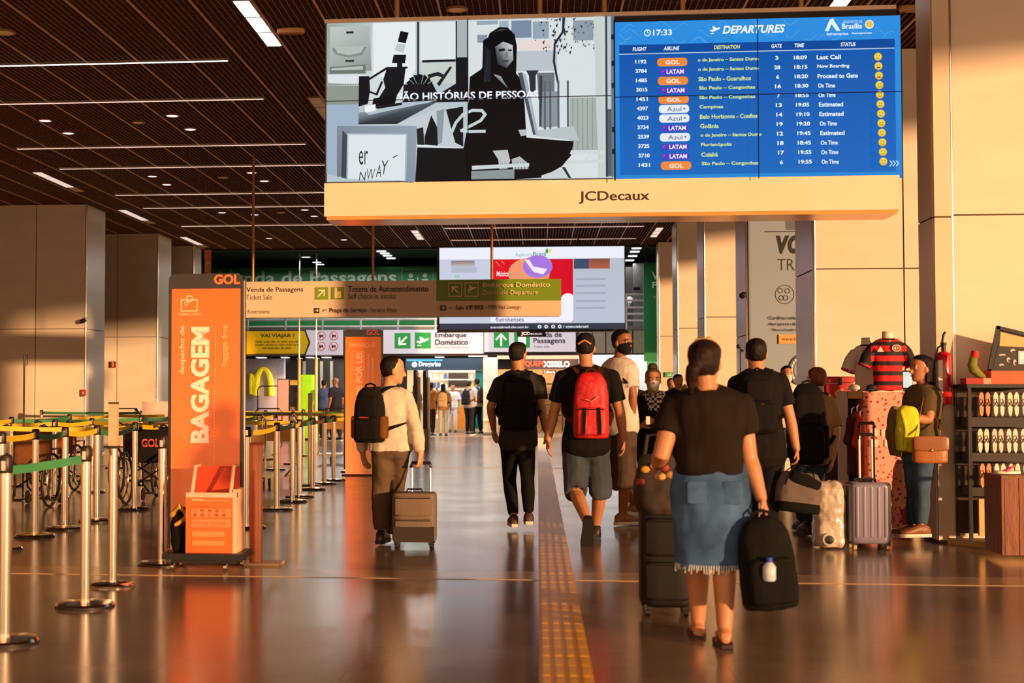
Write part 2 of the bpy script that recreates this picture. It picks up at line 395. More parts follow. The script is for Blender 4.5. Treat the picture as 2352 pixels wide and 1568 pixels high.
# round downlights and detectors
def down(u, v, m, r, lab, nm='round_downlight', cat='light', grp='round ceiling downlights'):
    Y = (HC - 1.3) * FPX / (905 - v); p = at(u, v, Y); p.z = HC
    o = empty(nm, p, lab, cat, grp)
    a = MB(p).lathe(p, [(r, .02), (r * 1.05, -.006), (r * .9, -.012), (r * .85, -.004)], 20); a.build('rim', mat('downlight_rim', '#a87850', .4), o, True)
    MB(p).lathe(p, [(r * .84, .004), (r * .8, -.008), (r * .1, -.010)], 20).build('lens', m, o, True)
DL = mat('downlight_lens', '#fff2f2', .4, emit=1.5); DT = mat('downlight_tan', '#e0a860', .4, emit=.12)
for i, (u, v) in enumerate(((104, 254), (157, 285), (396, 248), (437, 281), (350, 391), (383, 411), (578, 386), (607, 406), (510, 479), (585, 485), (700, 475), (722, 490), (618, 541), (790, 546))):
    down(u, v, DL, .10, 'round lit downlight in the dark grid, %s' % ('far left, upper', 'far left, lower', 'left centre, upper', 'left centre, lower', 'second group, upper left', 'second group, lower left', 'just right of the thin hanging rod, upper', 'just right of the thin hanging rod, lower', 'third group leftmost', 'third group touching the rod', 'near the board edge, upper', 'near the board edge, lower', 'fourth group left', 'fourth group right')[i])
for i, (u, v, r) in enumerate(((318, 263, .09), (512, 397, .1), (645, 481, .1), (8, 40, .13), (1050, 13, .11), (2122, 6, .11))):
    down(u, v, DT, r, 'unlit tan disc detector in the ceiling, %s' % ('between two lit downlights', 'beside the second group', 'beside the third group', 'at the upper left frame edge', 'above the photo screen', 'above the right end of the board')[i], 'ceiling_detector', 'detector', 'disc detectors in the ceiling')
for i, (u, v) in enumerate(((668, 48), (2100, 31))):
    Y = (HC - 1.3) * FPX / (905 - v); p = at(u, v, Y); p.z = HC - .03
    o = empty('ceiling_speaker', p, 'oblong tan ceiling speaker with rounded ends, %s' % ('left of the big board', 'right of the big board')[i], 'speaker', 'oblong ceiling speakers')
    MB(p).rbox(p, .15, .06, .03, .4, mtx=None).build('body', mat('speaker_tan', '#d9a36c', .45), o, True)
    MB(p).rbox(p - Vector((0, 0, .03)), .12, .035, .006, .4).build('grille', mat('speaker_grille', '#a87446', .6), o, True)
# ------------------------------------------------------------------ wall columns faced with cream panels
def column(nm, lab, x0, x1, Y, depth, zs, xs=(), top=HC, m=None, chrome=True, bm=None):
    o = empty(nm, ((x0 + x1) / 2, Y + depth / 2, 0), None, None); o['kind'] = 'structure'; o['label'] = lab
    MB(o.location).box(x0 + .012, x1 - .012, Y + .012, Y + depth, 0, top).build('core', SEAM, o)
    xb = [x0] + list(xs) + [x1]; zb = [0.02] + list(zs) + [top]
    for a, b in zip(xb[:-1], xb[1:]):
        for c, d in zip(zb[:-1], zb[1:]):
            MB(o.location).box(a + .008, b - .008, Y, Y + .02, c + .007, d - .007).build('panel', m or WALLM, o)
    for c, d in zip(zb[:-1], zb[1:]):   # flank facing the aisle
        for xx in ((x0, x0 + .014) if x0 > 0 else (x1 - .014, x1),):
            MB(o.location).box(xx[0] - .002, xx[1] + .002, Y + .03, Y + depth, c + .007, d - .007).build('side_panel', m or WALLM, o)
    if chrome:
        xx = x0 if x0 > 0 else x1
        MB(o.location).lathe((xx, Y + .012, 0), [(.022, 0), (.022, top)], 12).build('corner_strip', STEEL, o, True)
    return o
def X(u, Y): return at(u, 905, Y).x
def Z(v, Y): return at(1235, v, Y).z
column('column_wall', 'cream panelled wall behind the flip-flop shelf at right', X(2192, 12.95), 4.46, 12.95, .5, (Z(505, 12.95),))
column('column_wall', 'narrow cream post carrying the fire extinguisher', X(2147, 12.9), X(2190, 12.9), 12.86, .5, (Z(510, 12.9),), chrome=False, m=WALLB)
column('column_wall', 'wide cream panelled column behind the football shirts', X(1874, 16.6), X(2185, 16.6), 16.6, 1.2, (Z(623, 16.6),), (X(2080, 16.6),))
column('column_wall', 'column carrying the grey poster', X(1718, 21.9), X(1935, 21.9), 21.9, 1.2, (2.2,))
column('column_wall', 'cream column left of the grey poster', X(1620, 27.0), X(1745, 27.0), 27.0, 1.2, (Z(730, 27),))
column('column_wall', 'narrow brownish column third from the far end at right', X(1558, 32.6), X(1650, 32.6), 32.6, 1.2, (Z(755, 32.6),))
column('column_wall', 'farthest narrow cream column on the right', X(1515, 37.3), X(1585, 37.3), 37.3, .7, (Z(773, 37.3),), m=WALLB)
column('column_wall', 'big cream column at the left edge', -12.6, X(195, 28.7), 28.7, 1.3, (Z(750, 28.7),), (X(-60, 28.7), X(80, 28.7)))
column('column_wall', 'second cream column from the left', -12.6, X(360, 34.1), 34.1, 1.3, (Z(770, 34.1),), (X(268, 34.1),))
column('column_wall', 'third column with orange banner edge behind the tall orange totem', -12.6, X(484, 39.1), 37.0, .9, (Z(775, 39.1),), m=WALLB)
pr = Print(474, 600, 36.9, .002)
pr.rect(470, 574, 485, 640, '#e8a850'); pr.rect(472, 576, 485, 600, '#f25a1c'); pr.text('GOL', 474, 603, 484, 632, '#d8431a', .02, rot=1)
pr.build('banner', M_PRINT, bpy.data.objects['column_wall.009'], 'orange lettered banner edge')
# wall between the columns on the right, closing the shops off
tag(MB().box(5.2, 5.35, 38.7, 50.4, 0, HC).build('wall_right_2', mat('shop_rear', '#b08c5e', .6)), kind='structure')
tag(MB().box(3.3, 5.2, 38.6, 38.7, 2.6, HC).build('trim_91', mat('dark_fascia', '#2a2622', .7)), kind='structure')
# ------------------------------------------------------------------ far gallery
GY = 42.0
GREEN = mat('gallery_green', '#1f7a3e', .5, var=.06); WHITEM = mat('white_metal', '#d9d5d8', .4)
gal = empty('gallery', (-3, GY, 2.46), 'white fronted gallery deck across the far end of the hall', 'gallery'); gal['kind'] = 'structure'; del gal['category']
MB(gal.location).box(-14.2, 5.2, GY + .1, 50.4, 2.62, 2.78).build('deck', mat('deck_underside', '#4b443d', .6), gal)
MB(gal.location).box(-14.2, 5.2, GY, GY + .12, 2.46, 3.18).build('fascia', mat('fascia_paint', '#3b3a3a', .5), gal)
MB(gal.location).box(-14.2, 5.2, GY + .02, GY + .1, 3.18, 3.30).build('kerb', mat('kerb_grey', '#6f716c', .5), gal)
MB(gal.location).box(-14.2, 5.2, 46.0, 46.15, 2.8, 5.45).build('green_wall', GREEN, gal)
for i in range(7):
    xx = X(1330 + 31 * i, GY)
    MB(gal.location).box(xx + .02, X(1361 + 31 * i, GY) - .02, GY - .03, GY, 2.5, 3.16).build('grey_panel', mat('grey_fascia_panel', '#9a9080', .4), gal)
rail = empty('gallery_railing', (-3, GY + .05, 3.3), 'white tubular railing along the gallery', 'railing')
for v in (731, 748): MB(rail.location).tube([(-14, GY + .05, Z(v, GY)), (X(1008, GY), GY + .05, Z(v, GY))], .035, 8).build('rail', WHITEM, rail, True)
for v in (677, 691, 707, 722, 737): MB(rail.location).tube([(X(1433, GY), GY + .05, Z(v, GY)), (5.1, GY + .05, Z(v, GY))], .03, 8).build('rail', WHITEM, rail, True)
for u in (568, 655, 740, 828, 914, 1000, 1085, 1440, 1500): MB(rail.location).tube([(X(u, GY), GY + .04, 3.2), (X(u, GY), GY + .04, Z(728, GY) if u < 1400 else Z(675, GY))], .03, 8).build('post', WHITEM, rail, True)
# green sign wall lettering
p = Print(780, 632, 45.98, .003)
W1 = '#b9d6c4'
p.text('Venda de Passagens', 500, 621, 910, 663, W1, .02)
p.frame(922, 619, 995, 660, 2, '#7fb193'); p.circ(943, 634, 5, 5, W1); p.circ(975, 634, 5, 5, W1); p.rect(936, 642, 950, 656, W1); p.rect(968, 642, 982, 656, W1); p.rect(957, 638, 960, 648, W1)
p.build('lettering', M_PRINT, gal, 'pale lettering on the green wall')
gs = empty('green_ticket_sign', at(1505, 660, 40), 'tall green sign beginning with pale letters, right of the far screen', 'sign')
MB(gs.location).box(X(1480, 40), X(1560, 40), 40, 40.1, Z(830, 40), Z(605, 40)).build('board', GREEN, gs)
for u in (1486, 1510): MB(gs.location).tube([(X(u, 40), 40.05, Z(606, 40)), (X(u, 40), 40.05, 5.73)], .02, 6).build('hanger', DARK, gs)
p = Print(1500, 650, 39.99, .003)
p.text('Venda', 1497, 624, 1560, 642, '#e3efe6', .02); p.text('Passagens', 1498, 647, 1600, 666, '#e3efe6', .02); p.text('Ticket', 1500, 680, 1530, 688, '#9cc7aa')
p.build('lettering', M_PRINT, gs)
dr = empty('door_1', at(1448, 680, 44), None, None); dr['kind'] = 'structure'
MB(dr.location).box(X(1436, 44), X(1458, 44), 44, 44.1, 2.8, 5.2).build('door_panel', mat('grey_slats', '#6c6a66', .5), dr)
MB(dr.location).box(X(1456, 44), X(1480, 44), 43.9, 44.1, 2.8, 5.3).build('door_frame', mat('pale_grey_paint', '#a9a7a4', .5), dr)
MB(dr.location).lathe(at(1462, 662, 43.85), [(.05, -.1), (.05, .1)], 10, axis=(1, 0, 0)).build('door_handle', BLACKPL, dr, True)
cam_o = empty('wall_lamp', at(1446, 688, 43.4), 'small white round lamp on the gallery rail', 'lamp')
MB(cam_o.location).sphere(cam_o.location, .1).build('globe', mat('globe_white', '#ffffff', .4, emit=.6), cam_o, True)
MB(cam_o.location).box(cam_o.location.x - .03, cam_o.location.x + .03, 43.4, 43.6, cam_o.location.z - .2, cam_o.location.z - .08).build('bracket', WHITEM, cam_o)
# distant lamp dashes in the upper ceiling
DASH = mat('dash_lamp', '#fff6ff', .4, emit=2.5)
k = 0
for (u, v, nm) in ((505, 571, 'left'), (520, 577, 'left'), (540, 589, 'left'), (553, 601, 'left'), (683, 578, 'middle'), (693, 583, 'middle'), (703, 588, 'middle'), (728, 600, 'middle'), (735, 605, 'middle'), (876, 575, 'right'), (884, 580, 'right'), (890, 585, 'right'), (898, 591, 'right'), (1462, 568, 'far right'), (1458, 576, 'far right'), (1453, 586, 'far right'), (1446, 596, 'far right')):
    Y = (5.7 - 1.3) * FPX / (905 - v); q = at(u, v, Y)
    o = empty('dash_lamp', q, 'short white dash light in the dark upper ceiling, %s group, %s' % (nm, (['nearest', 'second', 'third', 'fourth', 'farthest'])[(k if k < 4 else k - 4 if k < 9 else k - 9 if k < 13 else k - 13)] + ' of its line'), 'light', 'dash lights over the gallery'); k += 1
    MB(q).cbox(q, .30, .22, .04).build('frame', WHITEM, o); MB(q).cbox(q - Vector((0, .02, .03)), .27, .2, .02).build('diffuser', DASH, o)
# white direction signs on the fascia
def fsign(u0, v0, u1, v1, lab, bgc='#c7c3cf'):
    Y = GY - .08; c = at((u0 + u1) / 2, (v0 + v1) / 2, Y)
    o = empty('direction_sign', c, lab, 'sign', 'white direction signs on the gallery front')
    MB(c).box(X(u0, Y), X(u1, Y), Y, Y + .07, Z(v1, Y), Z(v0, Y)).build('sign_box', mat('sign_body_grey', '#5b5a5e', .4), o)
    p = Print((u0 + u1) / 2, (v0 + v1) / 2, Y - .004, .003); p.rect(u0, v0, u1, v1, bgc); return o, p
GRN = '#1f8a3d'
o, p = fsign(566, 758, 713, 815, 'yellow travel warning sign with dark lettering and pointed end', '#c7c3cf')
p.poly([(566, 815), (702, 815), (713, 787), (702, 758), (566, 758)], '#15130c'); p.poly([(566, 813), (699, 813), (709, 787), (699, 760), (566, 760)], '#c99a08')
p.text('VAI VIAJAR ?', 598, 766, 677, 777, '#2a2108', .03)
p.text('Saiba quais são os itens que não', 587, 782, 688, 788, '#3a2d08', .02); p.text('podem embarcar com você ou na', 587, 789, 690, 795, '#3a2d08', .02); p.text('sua bagagem de mão', 603, 796, 669, 803, '#3a2d08', .02)
p.rect(586, 811, 690, 811.8, '#3a2d08'); p.build('sign_face', M_BACKLIT, o)
o, p = fsign(713, 758, 788, 815, 'white panel with four red-ringed prohibition symbols')
for (u, v) in ((738, 771), (767, 771), (738, 795), (767, 795)):
    p.circ(u, v, 10, 10, '#b3202a'); p.circ(u, v, 8.4, 8.4, '#d9c9d2'); p.rect(u - 5, v - 2.5, u + 5, v + 2.5, '#2b2530'); p.rect(u - 4, v, u - 1, v + 5, '#2b2530'); p.line([(u - 6, v - 6), (u + 6, v + 6)], 1.2, '#b3202a')
p.build('sign_face', M_BACKLIT, o)
o, p = fsign(880, 757, 1110, 812, 'white sign with two green squares and domestic departure text')
p.rect(906, 764, 943, 800, GRN); arrow(p, 925, 782, 12, 225, '#e8efe8', 4); p.rect(953, 763, 990, 800, GRN); plane_icon(p, 971, 782, 14, '#e8efe8')
p.text('Embarque', 1000, 763, 1072, 778, '#1a1a24', .015); p.text('Doméstico', 1000, 779, 1075, 792, '#1a1a24', .015); p.text('Domestic Departures', 1000, 795, 1076, 801, '#54545f')
p.build('sign_face', M_BACKLIT, o)
o, p = fsign(1112, 757, 1322, 808, 'white sign with green up arrow and ticket sale text behind the heads')
p.rect(1134, 761, 1169, 798, GRN); arrow(p, 1151, 780, 13, 90, '#e8efe8', 4); p.rect(1181, 761, 1217, 798, GRN); p.rect(1190, 772, 1208, 790, '#e8efe8')
p.text('Venda de', 1224, 762, 1290, 774, '#1a1a24', .015); p.text('Passagens', 1225, 776, 1298, 791, '#1a1a24', .015); p.text('Ticket Sale', 1225, 793, 1262, 798, '#54545f')
p.build('sign_face', M_BACKLIT, o)
# ------------------------------------------------------------------ shops under the gallery
def slab(nm, u0, v0, u1, v1, Y, d, m, par, lab=None): 
    return MB(parent_loc(par)).box(X(u0, Y), X(u1, Y), Y, Y + d, max(0, Z(v1, Y)), Z(v0, Y)).build(nm, m, par, label=lab)
arch = empty('restaurant_wall_sign', (X(600, 47), 47, 0), 'lavender-grey restaurant wall with tall yellow double arch', 'sign')
slab('wall_panel', 556, 822, 652, 1000, 47, .3, mat('lavender_wall', '#aea6b6', .6), arch)
A = []
YL = mat('sign_yellow', '#f7dc1c', .4, emit=.35)
def arch_pts(cu, w2, v0, v1, n=14): return [at(cu - w2 * math.cos(math.pi * k / n), v1 - (v1 - v0) * (math.sin(math.pi * k / n)) ** .8, 46.85) for k in range(n + 1)]
b = MB(arch.location)
for cu, w2, vt in ((606, 18, 846),):
    pts = arch_pts(cu, w2, vt, 908)
    b.tube(pts, [.055 + .05 * abs(math.cos(math.pi * k / 14)) for k in range(15)], 8)
pts = [at(586, 905, 46.9), at(583, 880, 46.9), at(580, 862, 46.9), at(577, 858, 46.9), at(576, 880, 46.9), at(576.5, 905, 46.9)]
b.tube(pts, .05, 8); b.build('arch', YL, arch, True)
sh = empty('shop_front', (X(700, 49), 49, 0), 'dark shop interiors left of the second orange totem', 'shop')
slab('back_panel', 652, 822, 800, 1000, 49, .2, mat('shop_dark', '#2a2522', .7), sh)
for u in (695, 735, 758): slab('shelf_upright', u, 828, u + 6, 990, 48.7, .15, mat('grey_upright', '#8d8578', .5), sh)
slab('counter', 660, 935, 800, 1000, 48.0, .5, mat('brown_counter', '#6b4a2c', .5), sh)
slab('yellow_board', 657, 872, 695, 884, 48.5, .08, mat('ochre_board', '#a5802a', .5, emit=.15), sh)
ph = empty('pharmacy', (X(1020, 47), 47, 0), 'bright shop with glowing blue sign over stocked shelves', 'shop')
slab('sign_box', 932, 822, 1110, 849, 46.2, .3, mat('navy_sign', '#0d2a3c', .4, emit=.35), ph)
p = Print(985, 836, 46.18, .003); p.circ(952, 837, 6, 6, '#bfe6ff'); p.text('Drogarias', 962, 830, 1012, 844, '#d5f0ff', .02); p.rect(934, 825, 1016, 829, '#2a7aa5'); p.build('glowing_letters', M_GLOWSIGN, ph)
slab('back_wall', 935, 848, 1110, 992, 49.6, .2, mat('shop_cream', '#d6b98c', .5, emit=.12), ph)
slab('teal_pillar', 1092, 850, 1110, 985, 46.4, .3, mat('teal_paint', '#157a80', .5), ph)
slab('ceiling_light_bar', 950, 850, 1105, 854, 46.6, .2, mat('bar_light', '#fff1e2', .4, emit=1.3), ph)
for (u, wd) in ((951, 6), (977, 6)): slab('dark_mullion', u, 848, u + wd, 985, 46.3, .12, BLACKPL, ph)
slab('dark_screen', 1030, 856, 1075, 888, 49.2, .1, mat('menu_dark', '#3a2a22', .5), ph)
random.seed(3)
cols = ['#e7d34a', '#2f6e78', '#f0ece0', '#c8432a', '#f0a030', '#ffffff', '#3b5a9a', '#d7c7a5', '#8fbf5a', '#e8e2d2']
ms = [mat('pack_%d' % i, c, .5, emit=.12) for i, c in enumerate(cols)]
seen_ = set()
for i in range(60):
    u = 985 + (i % 12) * 8.5 + random.random() * 2; r = i // 12
    if 1028 < u < 1078 and r < 2: continue
    v = 870 + r * 22; Yp = 48.6
    c = MB(); c.box(X(u, Yp), X(u + 6, Yp), Yp, Yp + .12, Z(v - .9, Yp), Z(v - 10 - random.random() * 5, Yp))
    ci = random.randrange(10); lab = '%s packet on the %s pharmacy shelf, %s' % (('yellow', 'teal', 'white', 'red', 'orange', 'bright white', 'blue', 'beige', 'green', 'cream')[ci], ('top', 'second', 'third', 'fourth', 'bottom')[r], ('far left', 'left', 'left of centre', 'centre', 'right of centre', 'far right')[(i % 12) // 2])
    lab = lab + ' and next to its twin' if lab in seen_ else lab; seen_.add(lab)
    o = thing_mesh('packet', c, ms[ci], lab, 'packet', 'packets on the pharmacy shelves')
for r in range(5): slab('shelf', 982, 870 + r * 22, 1092, 872.5 + r * 22, 48.55, .3, mat('shelf_white', '#e6dcc8', .5), ph)
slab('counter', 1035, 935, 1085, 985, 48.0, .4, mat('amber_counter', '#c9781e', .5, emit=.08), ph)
wc = empty('column_far', (X(1125, 45.5), 45.5, 0), None, None); wc['kind'] = 'structure'; wc['label'] = 'pale square pillar beside the teal panel'
slab('panel', 1110, 820, 1142, 993, 45.5, .6, mat('pale_pillar', '#cdbfae', .5), wc)
slab('skirting', 1110, 962, 1142, 966, 45.45, .05, mat('skirt_metal', '#e8e0d4', .3), wc)
cf = empty('coffee_shop', (X(1230, 47), 47, 0), 'warm lit shop with red and white letter sign at the far end', 'shop')
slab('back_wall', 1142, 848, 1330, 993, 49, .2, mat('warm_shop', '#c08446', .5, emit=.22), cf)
slab('sign_box', 1185, 824, 1330, 848, 46.6, .2, mat('brown_box', '#4a2c18', .5), cf)
slab('pale_band', 1142, 814, 1330, 824, 46.8, .2, mat('band_tan', '#b49a7c', .5), cf)
p = Print(1250, 836, 46.58, .003); p.text('QUEPI', 1205, 829, 1248, 843, '#e8421e', .03); p.text('XISSELO', 1248, 829, 1308, 843, '#ffe9dc', .03); p.rect(1246, 850, 1278, 858, '#3a1a10'); p.text('Cafeteria', 1249, 851, 1275, 857, '#e8d2b0', .01); p.build('glowing_letters', M_GLOWSIGN, cf)
for r in range(4):
    slab('shelf', 1150, 880 + r * 24, 1325, 883 + r * 24, 48.5, .3, mat('dark_wood', '#3f2413', .5), cf)
for u in (1160, 1205, 1242, 1290): slab('upright', u, 860, u + 4, 990, 48.4, .2, mat('dark_wood', '#3f2413', .5), cf)
gd = empty('shop_front', (X(1440, 46), 46, 0), 'pale door and green panel under the gallery beside the far right column', 'shop')
slab('white_panel', 1330, 815, 1483, 995, 46.4, .2, mat('pale_blue_panel', '#b9c1cf', .5), gd)
slab('frame_strip', 1483, 812, 1486, 995, 46.3, .2, mat('pale_strip', '#d5e6c8', .5), gd)
slab('green_panel', 1486, 812, 1560, 995, 46.4, .2, GREEN, gd)
# ceiling lamps under the gallery
for i, (u, v, wd) in enumerate(((712, 821, 16), (600, 824, 20), (655, 828, 16), (1098, 816, 42), (1010, 826, 20), (750, 831, 20))):
    Y = min(49, max(42.6, (2.6 - 1.3) * FPX / (905 - v))) ; q = at(u, 905, Y); q.z = 2.6
    o = empty('under_gallery_lamp', q, 'flat white lamp under the gallery, %s' % ('above the yellow clothes', 'above the yellow arch', 'right of the arch', 'long one left of the young man with black pack', 'over the blue sign', 'left of the second totem')[i], 'light', 'lamps under the gallery')
    MB(q).cbox(q, wd / 65, .5, .04).build('frame', WHITEM, o); MB(q).cbox(q - Vector((0, 0, .025)), wd / 68, .46, .02).build('diffuser', DASH, o)
# ------------------------------------------------------------------ the big hanging screen board
BY = 12.0
bc = at(1408, 270, BY)
bd = empty('video_board', bc, 'huge hanging board with photo screen left and blue departures screen right', 'screen')
CREAM = mat('board_cream', '#e3cdb6', .42, var=.03, scale=2)
def bx(nm, u0, v0, u1, v1, y0, y1, m, par=bd): return MB(parent_loc(par)).box(at(u0, 900, BY).x, at(u1, 900, BY).x, y0, y1, Z(v1, BY), Z(v0, BY)).build(nm, m, par)
# width/height measured in photo pixels on the plane y = BY
bx('back_box', 745, 40, 2068, 492, BY + .02, BY + .42, mat('board_side', '#b9a48e', .5))
bx('top_rim', 745, 34, 2068, 43, BY - .03, BY + .42, CREAM)
bx('lower_panel', 745, 415, 2070, 492, BY - .03, BY + .42, CREAM)
bx('gold_underside', 750, 492, 2066, 500, BY - .02, BY + .42, mat('gold_strip', '#d89a4e', .25, 1.0))
p = Print(1410, 452, BY - .033, .0005); p.text('JCDecaux', 1330, 438, 1492, 467, '#1d1414', .012); p.build('lettering', M_PRINT, bd, 'dark lettering on the cream panel')
for u in (912, 1240, 1388, 1568, 1840):
    a = at(u, 40, BY + .2); MB(bd.location).tube([(a.x, BY + .2, Z(42, BY)), (a.x, BY + .2, HC + .02)], .022, 10).build('hanger', mat('hanger_tan', '#c99a62', .35, .6), bd, True)
# screen panels: 4 x 2 displays
for i in range(4):
    for j in range(2):
        u0 = 747 + i * 330.7; v0 = 43 + j * 186
        MB(bd.location).box(at(u0, 900, BY).x, at(u0 + 330.7, 900, BY).x, BY - .01, BY + .02, Z(v0 + 186, BY), Z(v0, BY)).build('display_panel', BLACKPL, bd)
# left: monochrome picture
p = Print(1076, 230, BY - .0105, .00022)
def q(*pts): return [(740 + x / 3.267, 20 + y / 3.267) for x, y in pts]
def P_(col, *pts): p.poly(list(reversed(q(*pts))), col)
def PG(cols, *pts): p.poly(list(reversed(q(*pts))), None, list(reversed(cols)))
p.rect(748, 44, 1407, 413, '#b9c6cc')
PG(['#9aa69e', '#bcc8c6', '#c9d3d4', '#9da89a'], (22, 90), (370, 90), (370, 560), (22, 690))
P_('#d2dcdf', (370, 90), (700, 90), (700, 700), (280, 700), (280, 480), (370, 470))
P_('#8e968c', (22, 560), (280, 560), (270, 700), (22, 700)); P_('#9fb3c6', (22, 700), (270, 700), (270, 860), (110, 870), (100, 1240), (22, 1220))
PG(['#c3cbc8', '#b2bbb8', '#8e9793', '#a0a8a3'], (50, 110), (350, 110), (365, 450), (45, 440))
P_('#838c86', (60, 270), (330, 270), (290, 330), (190, 345), (90, 320)); P_('#b5bdb8', (80, 262), (315, 262), (280, 312), (190, 328), (105, 308))
P_('#22262a', (172, 148), (228, 148), (228, 164), (172, 164)); P_('#2b3030', (165, 365), (235, 365), (230, 378), (170, 378)); p.text('Poll', 791, 131, 811, 137, '#333939', .02)
P_('#6f776f', (50, 415), (320, 400), (320, 470), (45, 465)); P_('#b8bfba', (60, 425), (300, 412), (300, 440), (60, 440))
P_('#dde4e6', (30, 470), (290, 475), (280, 550), (35, 535))
for k in range(12): P_('#8e968c', (38 + k * 20, 553), (48 + k * 20, 540), (58 + k * 20, 553))
P_('#e6edef', (380, 90), (700, 90), (700, 440), (640, 560), (380, 480))
P_('#101318', (585, 155), (648, 168), (625, 250), (565, 235)); P_('#bfc9cb', (560, 250), (625, 255), (610, 320), (540, 300))
P_('#14161b', (535, 332), (630, 335), (620, 400), (520, 395)); P_('#14161b', (560, 395), (600, 395), (600, 430), (560, 430))
P_('#14161b', (480, 440), (625, 440), (610, 560), (560, 640), (540, 720), (450, 720), (400, 690), (470, 580), (455, 520))
for a in (((340, 510), (480, 425), (640, 425), (640, 440), (490, 440), (350, 522)), ((345, 600), (400, 620), (440, 530), (455, 535), (410, 640), (340, 612)), ((270, 490), (350, 490), (355, 600), (340, 700), (268, 720))): P_('#14161b', *a)
P_('#0d0f14', (380, 660), (540, 640), (540, 720), (370, 720))
P_('#1c2026', (712, 90), (726, 90), (726, 560), (712, 560)); P_('#1c2026', (1003, 90), (1013, 90), (1013, 380), (1003, 380)); P_('#a9b2b6', (1013, 90), (1095, 90), (1095, 370), (1013, 370)); P_('#3b4148', (1088, 90), (1094, 90), (1094, 370), (1088, 370))
P_('#dfe6e8', (735, 95), (1000, 95), (1000, 380), (735, 385)); P_('#15181d', (750, 380), (1002, 378), (1002, 396), (750, 398))
P_('#c6cfc9', (735, 400), (1002, 400), (1002, 560), (735, 560)); P_('#15181d', (1003, 365), (1180, 365), (1180, 480), (1110, 560), (1003, 560))
P_('#20242b', (860, 560), (960, 430), (975, 440), (880, 580)); P_('#20242b', (790, 490), (870, 470), (930, 500), (920, 520), (860, 500), (800, 520))
for k in range(9):
    a = math.radians(200 + k * 22); P_('#12151a', (730, 600), (730 + 110 * math.cos(a), 590 + 110 * math.sin(a)), (730 + 100 * math.cos(a + .35), 590 + 100 * math.sin(a + .35)))
P_('#14171c', (610, 560), (830, 560), (870, 640), (1110, 500), (1110, 700), (600, 700))
P_('#d9e0e2', (1095, 90), (2110, 90), (2110, 1280), (1095, 1280))
for a, c in (((1160, 95, 1320, 125), '#98a6b2'), ((1165, 200, 1240, 260), '#8996a3'), ((1330, 100, 1400, 235), '#9fb0c0'), ((1420, 100, 1570, 230), '#7b8ba3'), ((1580, 110, 1700, 240), '#95a5b5'), ((1880, 110, 2030, 260), '#8f9da8'), ((1470, 250, 1720, 330), '#e6d9d4'), ((1545, 408, 1680, 445), '#3b4658'), ((1450, 330, 1760, 480), '#b9c3c9')):
    P_(c, (a[0], a[1]), (a[2], a[1]), (a[2], a[3]), (a[0], a[3]))
random.seed(11)
for k in range(70):
    x = random.gauss(1760, 70); y = random.uniform(95, 350); r_ = random.uniform(6, 20); a = random.random() * 3
    P_('#23283a', (x, y), (x + r_, y - r_ * a * .4), (x + r_ * .6, y + r_))
for k in range(26):
    x = random.uniform(1850, 2040); y = random.uniform(130, 330); r_ = random.uniform(5, 14)
    P_('#56606e', (x, y), (x + r_, y - r_), (x + r_, y + r_ * .7))
P_('#262b3a', (1800, 90), (1822, 90), (1812, 200), (1750, 290), (1745, 420), (1775, 590), (1760, 590), (1728, 420), (1735, 280), (1795, 195))
P_('#2a2f38', (1530, 480), (1625, 480), (1600, 520), (1600, 640), (1560, 640), (1550, 520)); P_('#6d7680', (1610, 500), (1740, 500), (1740, 700), (1620, 700)); P_('#39414c', (1625, 520), (1650, 520), (1650, 900), (1625, 900)); P_('#8b949b', (1650, 640), (1760, 640), (1760, 900), (1640, 910))
for x in (1660, 1700, 1760, 1830): P_('#5d6671', (x, 560), (x + 16, 560), (x + 16, 940), (x, 940))
P_('#a7b2ac', (1850, 690), (2100, 690), (2100, 1080), (1850, 1080))
for k in range(6): P_('#8f9a96', (1870 + k * 36, 690), (1878 + k * 36, 690), (1878 + k * 36, 1080), (1870 + k * 36, 1080))
P_('#c8d0d0', (2030, 90), (2105, 90), (2105, 1280), (2060, 1280))
P_('#333a44', (2115, 90), (2130, 90), (2130, 1280), (2115, 1280)); P_('#56606a', (2130, 780), (2175, 780), (2175, 1275), (2130, 1275))
P_('#b8c3c8', (1600, 930), (1880, 900), (1920, 1010), (1600, 970))
PG(['#8b97a5', '#4e5862', '#20242b', '#2b3138'], (270, 770), (870, 700), (560, 862), (270, 860))
P_('#b5c1cb', (290, 740), (620, 700), (870, 690), (350, 790)); P_('#181b21', (380, 730), (600, 700), (600, 720), (420, 745)); P_('#eef2f4', (320, 720), (400, 710), (400, 760), (320, 770))
P_('#c3cdd3', (560, 862), (900, 745), (1060, 745), (1060, 1050), (700, 1050), (700, 880)); P_('#15181d', (770, 960), (820, 800), (870, 900), (870, 1030), (770, 1020)); P_('#14171c', (930, 760), (1060, 740), (1060, 1040), (1000, 1010)); P_('#8e99a2', (860, 770), (920, 755), (900, 1010), (870, 1020))
P_('#20242a', (710, 900), (760, 890), (770, 1030), (715, 1030))
PG(['#7f8c9a', '#94a2b0', '#8794a4', '#6f7b88'], (108, 868), (712, 880), (700, 1300), (108, 1250))
P_('#3f4852', (150, 900), (185, 940), (180, 1265), (140, 1255)); P_('#a9b9c9', (185, 925), (640, 935), (632, 1290), (180, 1270)); P_('#dfe6ea', (195, 935), (628, 945), (620, 1288), (192, 1268))
p.text('er', 824, 344, 845, 376, '#1a1d24', .0)
for ch, a, b_, c, d in (('N', 824, 392, 841, 412), ('W', 843, 386, 862, 411), ('A', 863, 377, 876, 405), ('Y', 877, 367, 893, 398)): p.text(ch, a, b_, c, d, '#1a1d24', -.005, .2)
P_('#2a2f38', (530, 1110), (570, 1090), (570, 1096), (532, 1118))
